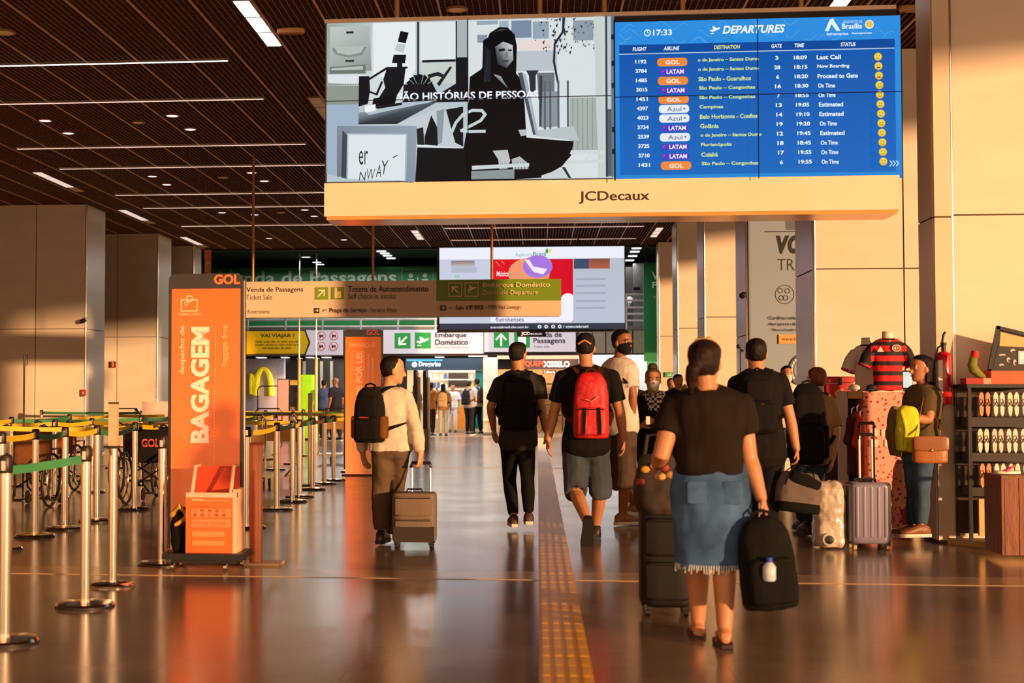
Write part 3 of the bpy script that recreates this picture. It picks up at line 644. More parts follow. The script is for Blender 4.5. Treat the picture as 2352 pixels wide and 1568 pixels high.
P_('#dde5e9', (715, 1020), (1040, 1045), (1040, 1058), (715, 1035)); P_('#0f1116', (715, 1040), (1110, 1055), (1110, 1290), (700, 1290))
# woman in black
P_('#0a0b0f', (1110, 520), (1210, 455), (1300, 480), (1440, 480), (1500, 560), (1520, 760), (1530, 980), (1880, 1015), (1860, 1120), (1790, 1200), (1640, 1280), (1450, 1290), (1100, 1290), (1060, 1060), (1090, 900))
P_('#0b0c10', (1210, 440), (1215, 300), (1260, 195), (1330, 152), (1395, 158), (1445, 210), (1462, 300), (1450, 500), (1460, 620), (1400, 640), (1300, 620), (1200, 560), (1185, 480))
PG(['#59626a', '#aeb5b8', '#cfd3d2', '#9aa1a4', '#454b52', '#2e3238'], (1300, 300), (1360, 262), (1430, 290), (1435, 400), (1385, 460), (1320, 430))
P_('#15171c', (1325, 318), (1370, 312), (1375, 330), (1330, 336)); P_('#15171c', (1395, 322), (1425, 322), (1420, 336), (1396, 334)); P_('#3a3d42', (1355, 405), (1400, 400), (1395, 415), (1360, 418)); P_('#6f7478', (1378, 340), (1390, 340), (1398, 380), (1375, 384))
PG(['#7d8488', '#a3a9ab', '#5a6066'], (1280, 500), (1340, 520), (1400, 620))
P_('#0b0c10', (1210, 250), (1300, 200), (1300, 470), (1260, 600), (1200, 560)); P_('#0b0c10', (1405, 180), (1462, 300), (1455, 520), (1430, 460), (1440, 300))
P_('#bdc3c2', (1280, 1075), (1390, 1070), (1410, 1150), (1385, 1210), (1330, 1215), (1320, 1140)); P_('#b3b9b8', (1420, 1140), (1480, 1120), (1550, 1180), (1540, 1215), (1430, 1215))
for k in range(4): P_('#5b6064', (1335 + k * 16, 1170), (1340 + k * 16, 1170), (1344 + k * 16, 1215), (1338 + k * 16, 1215)); P_('#5b6064', (1440 + k * 22, 1165), (1446 + k * 22, 1165), (1452 + k * 22, 1212), (1446 + k * 22, 1212))
P_('#cdd6d8', (1125, 1185), (1550, 1170), (1550, 1195), (1125, 1215)); P_('#8c9696', (1120, 1225), (1440, 1215), (1440, 1285), (1120, 1285)); P_('#c9d2d4', (1640, 1265), (1790, 1215), (1830, 1285), (1640, 1285)); P_('#2a3038', (1790, 1205), (1815, 1205), (1860, 1285), (1840, 1285))
P_('#cfd8da', (1860, 1080), (2110, 1090), (2110, 1110), (1850, 1110)); P_('#cfd8da', (1820, 1160), (2110, 1150), (2110, 1175), (1820, 1185)); P_('#cfd8da', (1940, 1170), (2000, 1100), (2015, 1100), (1960, 1175))
P_('#4c5562', (1470, 500), (1500, 495), (1610, 960), (1580, 965)); P_('#aab4bb', (1500, 495), (1530, 520), (1620, 960), (1600, 965))
P_('#b9bfc0', (1470, 925), (1535, 920), (1530, 965), (1490, 970))
for k in range(5): P_('#2c3038', (1225 + k * 9, 300 + k * 8), (1230 + k * 9, 300 + k * 8), (1222 + k * 10, 560), (1216 + k * 10, 560))
P_('#3a3f47', (1290, 190), (1350, 168), (1400, 176), (1350, 182))
p.text('SÃO HISTÓRIAS DE PESSOAS', 914, 209, 1236, 231, '#f2f5ff', .022)
RR = [(963, 940), (1000, 850), (1060, 785), (1130, 758), (1200, 760), (1240, 790), (1225, 840), (1150, 880), (1070, 915), (1225, 918), (1220, 940), (1010, 945), (1020, 915), (1100, 880), (1180, 840), (1200, 805), (1170, 785), (1110, 790), (1050, 820), (1005, 880), (985, 945)]
for a, b_ in zip(RR[:10], RR[:10]): pass
p.line(q((972, 940), (1005, 862), (1060, 800), (1130, 772), (1200, 775), (1225, 805), (1190, 850), (1110, 890), (1045, 922), (1110, 930), (1222, 930)), 6.5, '#c4d4d4')
p.rect(1074.5, 44, 1076.5, 413, '#0a0b10'); p.rect(748, 228, 1407, 230, '#0a0b10'); p.rect(1400, 44, 1407, 413, '#6b7580')
for v in (90, 150, 200, 300, 350): p.rect(1401, v, 1406, v + 12, '#20262e')
p.build('screen_picture', M_SCREEN, bd, 'black and white picture of a long-haired person in black')
# right: departures
p = Print(1738, 222, BY - .0105, .0004)
p.rect(1409, 43, 2067, 413, '#2a8ee0', ('#2f8fe2', '#1f86d6'))
random.seed(5)
for k in range(26):
    u = random.uniform(1415, 2040); v = random.uniform(46, 92); pts = [(u + i * 8, v + 8 * math.sin(i * 1.1 + k)) for i in range(5)]
    p.line([(a, min(max(b_, 45), 95)) for a, b_ in pts if a < 2060], .9, '#63aeea')
p.rect(1420, 97, 2053, 398, '#0f5fb5', ('#0f58ad', '#1468bf')); p.rect(1420, 97, 2053, 118, '#0c4a9a'); p.rect(1420, 117.3, 2053, 119, '#cfe4fa')
WH = '#eef6ff'; YT = '#d8e88a'
p.ring(1486, 70, 8, 2, WH); p.line([(1486, 65), (1486, 70), (1490, 71)], 1.4, WH); p.text('17:33', 1499, 63, 1543, 77, WH, .02)
plane_icon(p, 1643, 66, 12, WH); p.text('DEPARTURES', 1660, 58, 1804, 77, WH, .03, .25)
p.poly([(1895, 76), (1906, 50), (1913, 47), (1930, 76), (1921, 76), (1910, 60), (1903, 76)], WH); p.text('AEROPORTO DE', 1935, 53, 1980, 59, '#bcd9f5', .01); p.text('Brasília', 1934, 60, 1979, 72, WH, .02); p.circ(1996, 63, 10, 10, '#e8f2fa'); p.circ(1996, 63, 8, 8, '#e9c34a'); p.text('Inframerica', 1899, 80, 1948, 86, WH, .02); p.text('Aeroportos', 1955, 80, 2001, 86, WH, .02)
for t, a, b_, c in (('FLIGHT', 1451, 1484, WH), ('AIRLINE', 1523, 1560, WH), ('DESTINATION', 1640, 1700, YT), ('GATE', 1772, 1796, WH), ('TIME', 1825, 1847, WH), ('STATUS', 1930, 1964, WH)): p.text(t, a, 103, b_, 112, c, .025, .15)
rows = [('1192', 'G', 'o de Janeiro – Santos Dumo', '3', '18:09', 'Last Call', 1743), ('3784', 'L', 'o de Janeiro – Santos Dumo', '28', '18:15', 'Now Boarding', 1743), ('1485', 'G', 'São Paulo - Guarulhos', '6', '18:20', 'Proceed to Gate', 1724), ('3015', 'L', 'São Paulo – Congonhas', '16', '18:30', 'On Time', 1733), ('1451', 'G', 'São Paulo – Congonhas', '7', '18:55', 'On Time', 1733), ('4397', 'A', 'Campinas', '13', '19:05', 'Estimated', 1659), ('4023', 'A', 'Belo Horizonte - Confins', '14', '19:10', 'Estimated', 1737), ('3734', 'L', 'Goiânia', '19', '19:20', 'On Time', 1648), ('2539', 'A', 'o de Janeiro – Santos Dumo', '12', '19:45', 'Estimated', 1746), ('3725', 'L', 'Florianópolis', '18', '18:45', 'On Time', 1677), ('3710', 'L', 'Cuiabá', '17', '19:55', 'On Time', 1645), ('1431', 'G', 'São Paulo – Congonhas', '6', '19:55', 'On Time', 1737)]
for i, (fl_, al, de, ga, ti, stt, ue) in enumerate(rows):
    v = 137 + i * 21.9; sh_ = i * .5
    p.text(fl_, 1457 + sh_, v - 4.5, 1483 + sh_, v + 4.5, WH, .03)
    c = {'G': '#f58a3a', 'L': '#4a3fc4', 'A': '#e6edf6'}[al]; p.rrect(1508 + sh_, v - 7, 1578 + sh_, v + 12, 8, c) if al != 'L' else p.rrect(1511 + sh_, v - 4, 1575 + sh_, v + 11, 6, c)
    p.text({'G': 'GOL', 'L': 'LATAM', 'A': 'Azul'}[al], (1527 if al != 'L' else 1529) + sh_, v - 2, (1560 if al != 'L' else 1569) + sh_, v + 8, {'G': '#fff0e2', 'L': '#f0e8ff', 'A': '#2a3a6a'}[al], .0 if al == 'A' else .03)
    if al == 'L': p.poly([(1517, v + 7), (1521, v - 1), (1526, v), (1520, v + 3)], '#e0508a')
    if al == 'A': p.circ(1567 + sh_, v + 2, 2.5, 2.5, '#6a78a8')
    p.text(de, 1602 + sh_, v - 5, ue, v + 5, YT, .025)
    p.text(ga, 1784 + sh_ - 3.5 * len(ga), v - 6, 1784 + sh_ + 3.5 * len(ga), v + 3, WH, .03); p.text(ti, 1823 + sh_, v - 6, 1853 + sh_, v + 3, WH, .03)
    p.text(stt, 1875 + sh_, v - 6, 1875 + sh_ + 6.1 * len(stt) - (0 if len(stt) > 8 else 4), v + 4, WH, .025)
    vv = v + .5; p.circ(2014 + sh_, vv, 9, 9, '#e9b92c'); p.circ(2014 + sh_, vv - 1, 7.5, 7.5, '#f6d64a'); p.circ(2011 + sh_, vv - 2, 1, 1.5, '#7a4a10', 8); p.circ(2017 + sh_, vv - 2, 1, 1.5, '#7a4a10', 8)
    if i in (1, 2): p.rect(2010 + sh_, vv + 2, 2018 + sh_, vv + 5, '#a01d1d')
    else: p.line([(2010 + sh_, vv + 3), (2014 + sh_, vv + 4.5), (2018 + sh_, vv + 3)], 1.2, '#9a5a10')
for k in range(3): p.line([(2034 + k * 7, 377), (2039 + k * 7, 383), (2034 + k * 7, 389)], 2.2, '#bfe0ff')
p.rect(1736.5, 43, 1739, 413, '#07244a'); p.rect(1409, 220, 2067, 222.5, '#07244a'); p.rect(1405.5, 43, 1409, 413, '#0a1420')
p.build('screen_departures', M_SCREEN, bd, 'blue departures table')
# ------------------------------------------------------------------ second, far screen
SY = 36.0
c = at(1220, 660, SY); s2 = empty('video_screen', c, 'bright white and red advertising screen hanging beyond the green direction sign', 'screen')
MB(c).box(X(1004, SY), X(1438, SY), SY, SY + .25, Z(762, SY), Z(562, SY)).build('casing', BLACKPL, s2)
for u in (1130, 1330): MB(c).tube([(X(u, SY), SY + .15, Z(564, SY)), (X(u, SY), SY + .15, HC)], .03, 8).build('hanger', BLACKPL, s2, True)
p = Print(1220, 660, SY - .003, .0012)
p.rect(1008, 567, 1433, 742, '#c9cfe0'); p.rect(1008, 567, 1433, 594, '#eef0fb'); p.text('Agência', 1183, 580, 1224, 591, '#8fb3b8'); p.text('Brasil', 1225, 578, 1254, 589, '#3f8f8a', .015)
p.poly([(1253, 575), (1258, 570), (1260, 580), (1256, 583)], '#2f9a50'); p.poly([(1260, 572), (1268, 574), (1262, 582)], '#f0d94a')
p.rect(1035, 597, 1090, 612, '#a29292', ('#8a6f6a', '#c3c3cc')); p.rect(1036, 612, 1095, 625, '#b5b9c9'); p.rect(1043, 630, 1055, 636, '#9cc9bf')
p.quad4([(1131, 740), (1316, 740), (1316, 595), (1131, 595)], ['#f01838', '#e01030', '#d81428', '#e01a24'])
p.circ(1215, 628, 48, 36, '#f59a72'); p.circ(1235, 612, 34, 26, '#a87ae0'); p.poly([(1205, 596), (1216, 596), (1225, 612), (1257, 618), (1248, 630), (1226, 625)], '#fbeaf4')
p.text('Música', 1140, 622, 1168, 634, '#ffe6e6', .01, .2); p.line([(1139, 600), (1148, 610)], 2, '#ff7a70'); p.line([(1152, 598), (1158, 606)], 2, '#ff7a70')
p.circ(1304, 688, 16, 14, '#fff3fa'); p.rrect(1126, 690, 1316, 740, 6, '#f3f2fd'); p.text('shows gratuitos em cidades', 1137, 716, 1285, 727, '#5a5f75', .01); p.text('fluminenses', 1138, 728, 1203, 738, '#4a4f66', .01)
p.rect(1316, 595, 1433, 742, '#b4bccc', ('#b9c0cd', '#bcc4d4')); p.rect(1318, 595, 1400, 618, '#6a4a48', ('#8a5040', '#b5604a')); p.rect(1318, 595, 1352, 618, '#40506a')
for v in (640, 655, 672, 690, 706): p.rect(1322, v, 1390, v + 4, '#a3abbc')
p.rect(1008, 742, 1433, 756, '#3a3d4a'); p.text('agenciabrasil.ebc.com.br', 1126, 748, 1214, 755, '#e8eaf5', .02)
for u in (1239, 1254, 1270, 1285): p.circ(u, 750, 4.5, 4.2, '#e8eaf5', 12); p.circ(u, 750, 1.8, 1.8, '#3a3d4a', 8)
p.text('/ agenciabrasil', 1293, 747, 1350, 755, '#e8eaf5', .02)
p.build('screen_picture', M_SCREEN, s2, 'white page with red picture')
MB(c).box(X(1188, SY), X(1254, SY), SY - .02, SY + .1, Z(773, SY), Z(760, SY)).build('name_plate', BLACKPL, s2)
p = Print(1221, 766, SY - .024, .001); p.text('JCDecaux', 1197, 762, 1246, 771, '#eef0fb', .03); p.build('lettering', M_BACKLIT, s2)
# ------------------------------------------------------------------ hanging direction sign
HY = 23.0
c = at(922, 686, HY); hs = empty('hanging_sign', c, 'long cream and green direction sign hung on three rods', 'sign')
MB(c).box(X(430, HY), X(1286, HY), HY, HY + .16, Z(726, HY), Z(643, HY)).build('sign_box', mat('sign_cream', '#dcc0a2', .45), hs)
for u in (578, 855, 1130): MB(c).tube([(X(u, HY), HY + .08, Z(644, HY)), (X(u, HY), HY + .08, HC)], .022, 8).build('hanger', mat('rod_tan', '#b07a48', .35, .7), hs, True)
p = Print(922, 686, HY - .003, .0008)
p.rect(431, 644, 1002, 726, '#e2c4a8'); p.rect(1002, 643, 1285, 692, '#6d8c0c'); p.rect(1002, 692, 1285, 726, '#dcbd9f')
K = '#2a1a12'
p.text('Venda de Passagens', 562, 657, 695, 671, K, .015); p.text('Ticket Sale', 562, 674, 623, 686, '#5b4638'); p.text('Restrooms', 566, 709, 617, 718, '#6b5444'); p.circ(561, 714, 1.5, 1.5, K, 8)
p.rect(722, 658, 753, 687, '#77940f'); arrow(p, 737, 672, 10, 45, '#f3dcc2', 3); p.rect(760, 658, 790, 686, '#77940f'); p.rect(768, 662, 774, 684, '#f3dcc2'); p.rect(774, 668, 783, 683, '#e8d860'); p.circ(771, 662, 3, 3, '#f3dcc2', 10)
p.text('Totens de Autoatendimento', 799, 656, 984, 670, K, .015); p.text('Self check-in kiosks', 799, 673, 909, 686, '#5b4638')
p.rect(721, 706, 733, 718, K); arrow(p, 727, 712, 3.6, 0, '#f3dcc2', 1.5); p.text('JK', 740, 709, 752, 715, '#8a6f5a'); p.text('Praça de Serviço', 757, 706, 842, 719, K, .015); p.text('- Service Plaza', 844, 706, 912, 717, '#5b4638')
p.frame(1030, 650, 1061, 682, 1.6, '#e8cf9f'); arrow(p, 1045, 666, 9, 135, '#e8cf9f', 3); p.frame(1067, 650, 1098, 682, 1.6, '#e8cf9f'); plane_icon(p, 1083, 664, 11, '#e8cf9f')
p.text('Embarque Doméstico', 1108, 651, 1260, 664, '#ecd29c', .012); p.text('Domestic Departure', 1108, 668, 1233, 681, '#e2c690')
p.rect(1011, 702, 1024, 714, K); arrow(p, 1017, 708, 3.6, 0, '#f3dcc2', 1.5); p.text('JK', 1030, 705, 1042, 711, '#8a6f5a'); p.text('Sala VIP BRB', 1046, 702, 1110, 712, K, .015); p.text('- BRB Vip Lounge', 1113, 702, 1195, 713, '#5b4638')
p.build('sign_face', M_PRINT, hs)
# ------------------------------------------------------------------ orange totems
ORG = mat('totem_orange', '#f0641c', .35, var=.03); TBLK = mat('totem_black', '#1a0f0c', .25, spec=.6)
def totem(u0, u1, v0, v1, Y, lab, big):
    c = at((u0 + u1) / 2, v1, Y); c.z = 0
    o = empty('totem', c, lab, 'sign', 'orange airline totems'); x0, x1 = X(u0, Y), X(u1, Y); zt = Z(v0, Y); w_ = x1 - x0
    f = Print((u0 + u1) / 2, (v0 + v1) / 2, Y - .0, .001)
    m = MB(c); r = .055; prof = []
    pts = []
    for cx, cz, a0 in ((x1 - r, zt - r, 0), (x0 + r, zt - r, 90)):
        for k in range(7): a = math.radians(a0 + k * 15); pts.append((cx + r * math.cos(a), cz + r * math.sin(a)))
    pts += [(x0, .10), (x1, .10)]
    m.add([(x, Y, z) for x, z in pts] + [(x, Y + .14, z) for x, z in pts], [tuple(range(len(pts))), tuple(reversed(range(len(pts), 2 * len(pts))))] + [(i, i + len(pts), (i + 1) % len(pts) + len(pts), (i + 1) % len(pts)) for i in range(len(pts))])
    m.build('body', TBLK, o)
    e = MB(c); e.tube([(x1 + .003, Y + .07, .1), (x1 + .003, Y + .07, zt - r), (x1 - r * .3, Y + .07, zt - r * .3), (x1 - r, Y + .07, zt + .003)], .008, 6); e.tube([(x0 - .003, Y + .07, .1), (x0 - .003, Y + .07, zt - r)], .008, 6); e.build('metal_edge', STEEL, o, True)
    MB(c).box(x0 - .02, x1 + .05, Y - .10, Y + .26, .0, .025).build('foot_plate', mat('totem_foot', '#3a2618', .35, .7), o)
    MB(c).box(x0 + .02, x1 - .02, Y + .02, Y + .12, .02, .10).build('plinth', TBLK, o)
    return o, f
o, p = totem(386, 556, 622, 1300, 10.9, 'tall orange totem with black rounded top near the front left', True)
p.quad4([(393, 1290), (551, 1290), (551, 662), (393, 662)], ['#f0793f', '#f0793f', '#e85f10', '#e85f10'])  # paler foot of the face paints the sun's reflection into the ink
p.text('GOL', 490, 629, 550, 652, '#f26522', .035)
LT = '#f8b888'
p.frame(414, 686, 453, 714, 2.4, LT); p.ring(434, 685, 8, 2.4, LT); p.ring(427, 696, 5, 1.6, LT, 12); p.text('DESPACHADO', 409, 718, 460, 723, LT)
p.text('despacho de', 411, 748, 427, 860, LT, .015, rot=1); p.text('BAGAGEM', 438, 750, 481, 1017, '#f7c9a6', .045, rot=1); p.text('baggage drop', 508, 745, 525, 840, '#f4a05e', .012, rot=1)
for k in range(40): p.rect(494, 742 + k * 8, 496, 746 + k * 8, '#f2935a')
p.build('printed_face', M_TOTEM, o)
o, p = totem(790, 877, 755, 1092, 22.6, 'second orange totem farther along the queue barriers', False)
p.quad4([(793, 1088), (875, 1088), (875, 773), (793, 773)], ['#f28a50', '#f28a50', '#f06812', '#f06812'])  # sun reflection again painted as paler ink low on the face
p.text('GOL', 841, 757, 872, 769, '#f2501a', .03); p.text('EMBARQUE', 802, 787, 862, 799, '#f59a5a', .01); p.text('PRIORIDADE POR LEI', 818, 810, 832, 1000, '#f6ad78', .02, rot=1); p.frame(808, 806, 836, 850, 1, '#f59a5a'); p.rect(845, 812, 847, 950, '#f59a5a'); p.rect(855, 822, 857, 930, '#f59a5a')
p.build('printed_face', M_TOTEM, o)
# ------------------------------------------------------------------ grey poster on the fourth column
PY = 21.88
c = at(1795, 660, PY); po = empty('wall_poster', c, 'tall grey poster with black lettering on the right column', 'poster')
MB(c).box(X(1722, PY), X(1935, PY), PY - .02, PY - .004, .9, 5.0).build('sheet', mat('poster_grey', '#8292a4', .5, var=.05), po)
p = Print(1795, 660, PY - .022, .0007)
p.rect(1723, 430, 1934, 1000, '#7e868e', ('#8494a8', '#94a4b6'))
p.poly([(1798, 430), (1866, 430), (1860, 528), (1806, 528)], '#5b646c'); p.rect(1757, 530.5, 1934, 532.5, '#2a2c30')
p.text('voar', 1783, 540, 1896, 583, '#17171b', .03, .15); p.text('TRANQUILO', 1786, 594, 1975, 626, '#2e3036', -.004)
p.ring(1802, 676, 22, 1.3, '#2a2c30', 30); p.ring(1858, 676, 22, 1.3, '#2a2c30', 30)
for (a, b_) in ((1792, 667), (1808, 668), (1804, 684), (1794, 684)): p.ring(a, b_, 6, 1.2, '#2a2c30', 12)
for k in range(5): p.frame(1843 + k * 7, 668, 1848 + k * 7, 684, 1, '#2a2c30')
p.text('Confira todas as ações do', 1765, 726, 1895, 735, '#1e2024', .01); p.text('Aeroporto de Brasília em', 1765, 740, 1882, 749, '#1e2024', .01); p.text('"Para Você Voar Tranquilo"', 1771, 754, 1900, 762, '#1e2024', .01)
p.rect(1787, 768, 1934, 789, '#e0a35c'); p.text('www.bsb.aero', 1793, 774, 1864, 782, '#5a3414', .012)
p.ring(1850, 850, 40, 12, '#5c6670', 40)
for k in range(14):
    a = math.radians(150 + k * 12); uu = 1850 + 34 * math.cos(a); vv = 850 + 34 * math.sin(a); p.rect(uu - 2, vv - 3, uu + 2, vv + 3, '#dfe3e6')
p.build('printed_face', M_PRINT, po)
# ------------------------------------------------------------------ figures
PENDING = []
def soft(mb, name, voxel, m, parent, fold=0.0, ffreq=9.0, sm=2, label=None):
    o = mb.build(name, m, parent, True, label)
    r = o.modifiers.new('r', 'REMESH'); r.mode = 'VOXEL'; r.voxel_size = voxel; r.adaptivity = 0; r.use_smooth_shade = True
    if sm: s_ = o.modifiers.new('s', 'SMOOTH'); s_.factor = .5; s_.iterations = sm
    PENDING.append((o, fold, ffreq)); return o
def finish_soft():
    dg = bpy.context.evaluated_depsgraph_get(); dg.update()
    for o, fold, ff in PENDING:
        me = bpy.data.meshes.new_from_object(o.evaluated_get(dg))
        if fold:
            n = len(me.vertices)
            nr = [v.normal.copy() for v in me.vertices]
            for v in me.vertices:
                c = v.co
                a = noise.noise(Vector((c.x * ff, c.y * ff, c.z * ff * .45 + c.x * 3))) + .5 * noise.noise(Vector((c.x * ff * 2.3, c.y * ff * 2.3, c.z * ff * 1.6)))
                v.co = c + nr[v.index] * (a * fold)
        old = o.data; o.modifiers.clear(); me.name = old.name
        o.data = me
        for p in me.polygons: p.use_smooth = True
    PENDING.clear()
def lerp(a, b, t): return a + (b - a) * t
TOR = [(-.16, .07, .06, 0), (-.10, .135, .095, 0), (0, .168, .118, 0), (.14, .165, .115, 0), (.42, .140, .100, 1), (.68, .160, .113, 2), (.86, .168, .105, 2), (.97, .135, .085, 2), (1.04, .075, .062, 2)]
def torso_rings(F, grow=0.0, t0=-.16, t1=1.04, n=22, hem=0.0, sx=1.0):
    rs = []
    for (t, w_, d_, z) in TOR:
        if t < t0 - 1e-6 or t > t1 + 1e-6: continue
        hw, ww, cw = F['hipw'], F['waistw'], F['chestw']
        f = (hw, ww, cw)[z]
        tt = min(max(t, 0), 1); c = lerp(F['pel'], F['nck'], t) if t > .0 else F['pel'] + (F['nck'] - F['pel']) * t
        c = c + F['fw'] * (F.get('lean', 0) * math.sin(math.pi * tt)); S = lerp(F['Sh'], F['Ss'], tt).normalized(); U = (F['nck'] - F['pel']).normalized(); D = U.cross(S).normalized()
        rw = w_ * f * F['k'] * sx + grow + hem * (1 - tt); rd = d_ * (f * .6 + .4) * F['k'] + grow + hem * (1 - tt)
        if t >= .97: rw += 0; 
        e = 2.5; ring = []
        for j in range(n):
            a = 2 * math.pi * j / n; ca, sa = math.cos(a), math.sin(a); kk = (abs(ca) ** e + abs(sa) ** e) ** (-1 / e)
            ring.append(c + S * (ca * kk * rw) + D * (sa * kk * rd))
        rs.append(ring)
    return rs
HEADP = [(-.50, .10, .31, .0), (-.45, .19, .36, .06), (-.36, .25, .375, .16), (-.22, .285, .37, .30), (-.06, .312, .38, .41), (.08, .325, .385, .455), (.2, .33, .39, .46), (.32, .31, .36, .43), (.41, .25, .28, .34), (.475, .15, .16, .2), (.5, .04, .04, .06)]
def headring(c, H, L, Fw, Up, z, w_, f, b, n=22, g=0.0):
    return [c + Up * (z * H) + L * (math.cos(2 * math.pi * j / n) * (w_ * H + g)) + Fw * (math.sin(2 * math.pi * j / n) * ((f if math.sin(2 * math.pi * j / n) > 0 else b) * H + g)) for j in range(n)]
def hand(mb, w_, d, n, thumb, k=1.0, curl=.35, spread=.02, r=1.0):
    """palm, four unequal bent fingers and a thumb from the palm's side"""
    d = d.normalized(); n = (n - d * n.dot(d)).normalized(); s = d.cross(n).normalized() * thumb
    pl, pw = .088 * k, .040 * k
    rs = []
    for t, hw, hd in ((-.02, .024, .019), (.02, .028, .018), (.5, .038, .016), (.9, .041, .014), (1.0, .038, .012)):
        c = w_ + d * (pl * t); rs.append([c + s * (math.cos(2 * math.pi * j / 12) * hw * k) + n * (math.sin(2 * math.pi * j / 12) * hd * k) for j in range(12)])
    mb.rings(rs)
    for i, (off, ln) in enumerate(((.033, .070), (.011, .078), (-.012, .073), (-.034, .058))):
        b = w_ + d * (pl * .9) + s * (off * k); dd = (d + s * (off * spread * 60)).normalized()
        a1 = curl; a2 = curl * 2.2; a3 = curl * 3.1
        p1 = b + (dd * math.cos(a1) + n * math.sin(a1)) * ln * k * .45
        p2 = p1 + (dd * math.cos(a2) + n * math.sin(a2)) * ln * k * .32
        p3 = p2 + (dd * math.cos(a3) + n * math.sin(a3)) * ln * k * .25
        mb.tube([b - dd * .02 * k, b, p1, p2, p3], [.0095 * k * r, .0098 * k * r, .0092 * k * r, .0086 * k * r, .0075 * k * r], 8, True)
    b = w_ + d * (pl * .25) + s * (.03 * k); p1 = b + (d * .75 + s * .65 + n * .35).normalized() * .038 * k; p2 = p1 + (d * .9 + s * .2 + n * .45).normalized() * .032 * k
    mb.tube([b - s * .015 * k, b, p1, p2], [.012 * k, .0125 * k, .0105 * k, .009 * k], 8, True)
def footframe(a, f, u): 
    f = f.normalized(); u = (u - f * u.dot(f)).normalized(); return f, u, f.cross(u).normalized()
FOOT = [(-.078, .018, .035), (-.066, .031, .07), (-.03, .037, .095), (.02, .037, .095), (.07, .041, .072), (.12, .046, .054), (.165, .041, .044), (.192, .024, .03)]
def foot_rings(a, f, u, s, k=1.0, g=0.0, hmax=1.0, zb=0.0, n=14):
    base = a - u * (.085 * k); rs = []
    for x, hw, h in FOOT:
        h = h * hmax; c = base + f * (x * k * (1 + g * 2)) + u * ((h / 2 + zb) * k); ring = []
        for j in range(n):
            t = 2 * math.pi * j / n; ca, sa = math.cos(t), math.sin(t); kk = (abs(ca) ** 2.6 + abs(sa) ** 2.6) ** (-1 / 2.6)
            ring.append(c + s * (ca * kk * (hw + g) * k) + u * (sa * kk * (h / 2 + g) * k))
        rs.append(ring)
    return rs
SKIN = mat('skin_tan', '#b57a55', .5, var=.06, scale=5, bump=.05); SKIND = mat('skin_brown', '#8a5638', .5, var=.06, scale=5); SKINL = mat('skin_light', '#c9926c', .5, var=.06, scale=5)
HAIR = mat('hair_black', '#17100c', .6, spec=.2, var=.3, scale=60, bump=.5, bscale=120, stretch=(1, 1, .2)); HAIRB = mat('hair_brown', '#1c0e08', .6, spec=.2, var=.3, scale=60, bump=.5, bscale=120, stretch=(1, 1, .2)); HAIRR = mat('hair_reddish', '#6e2f14', .5, var=.3, scale=60, bump=.5, bscale=120)
HAIRG = mat('hair_greying', '#54402f', .5, var=.3, scale=60, bump=.5, bscale=120)
EYEW = mat('eye_white', '#a8958a', .5); EYED = mat('eye_dark', '#1a0f0a', .3); LIP = mat('lip', '#8f4a38', .5)
def J(Y, d): return {k: (at(v[0], v[1], Y + (v[2] if len(v) > 2 else 0))) for k, v in d.items()}
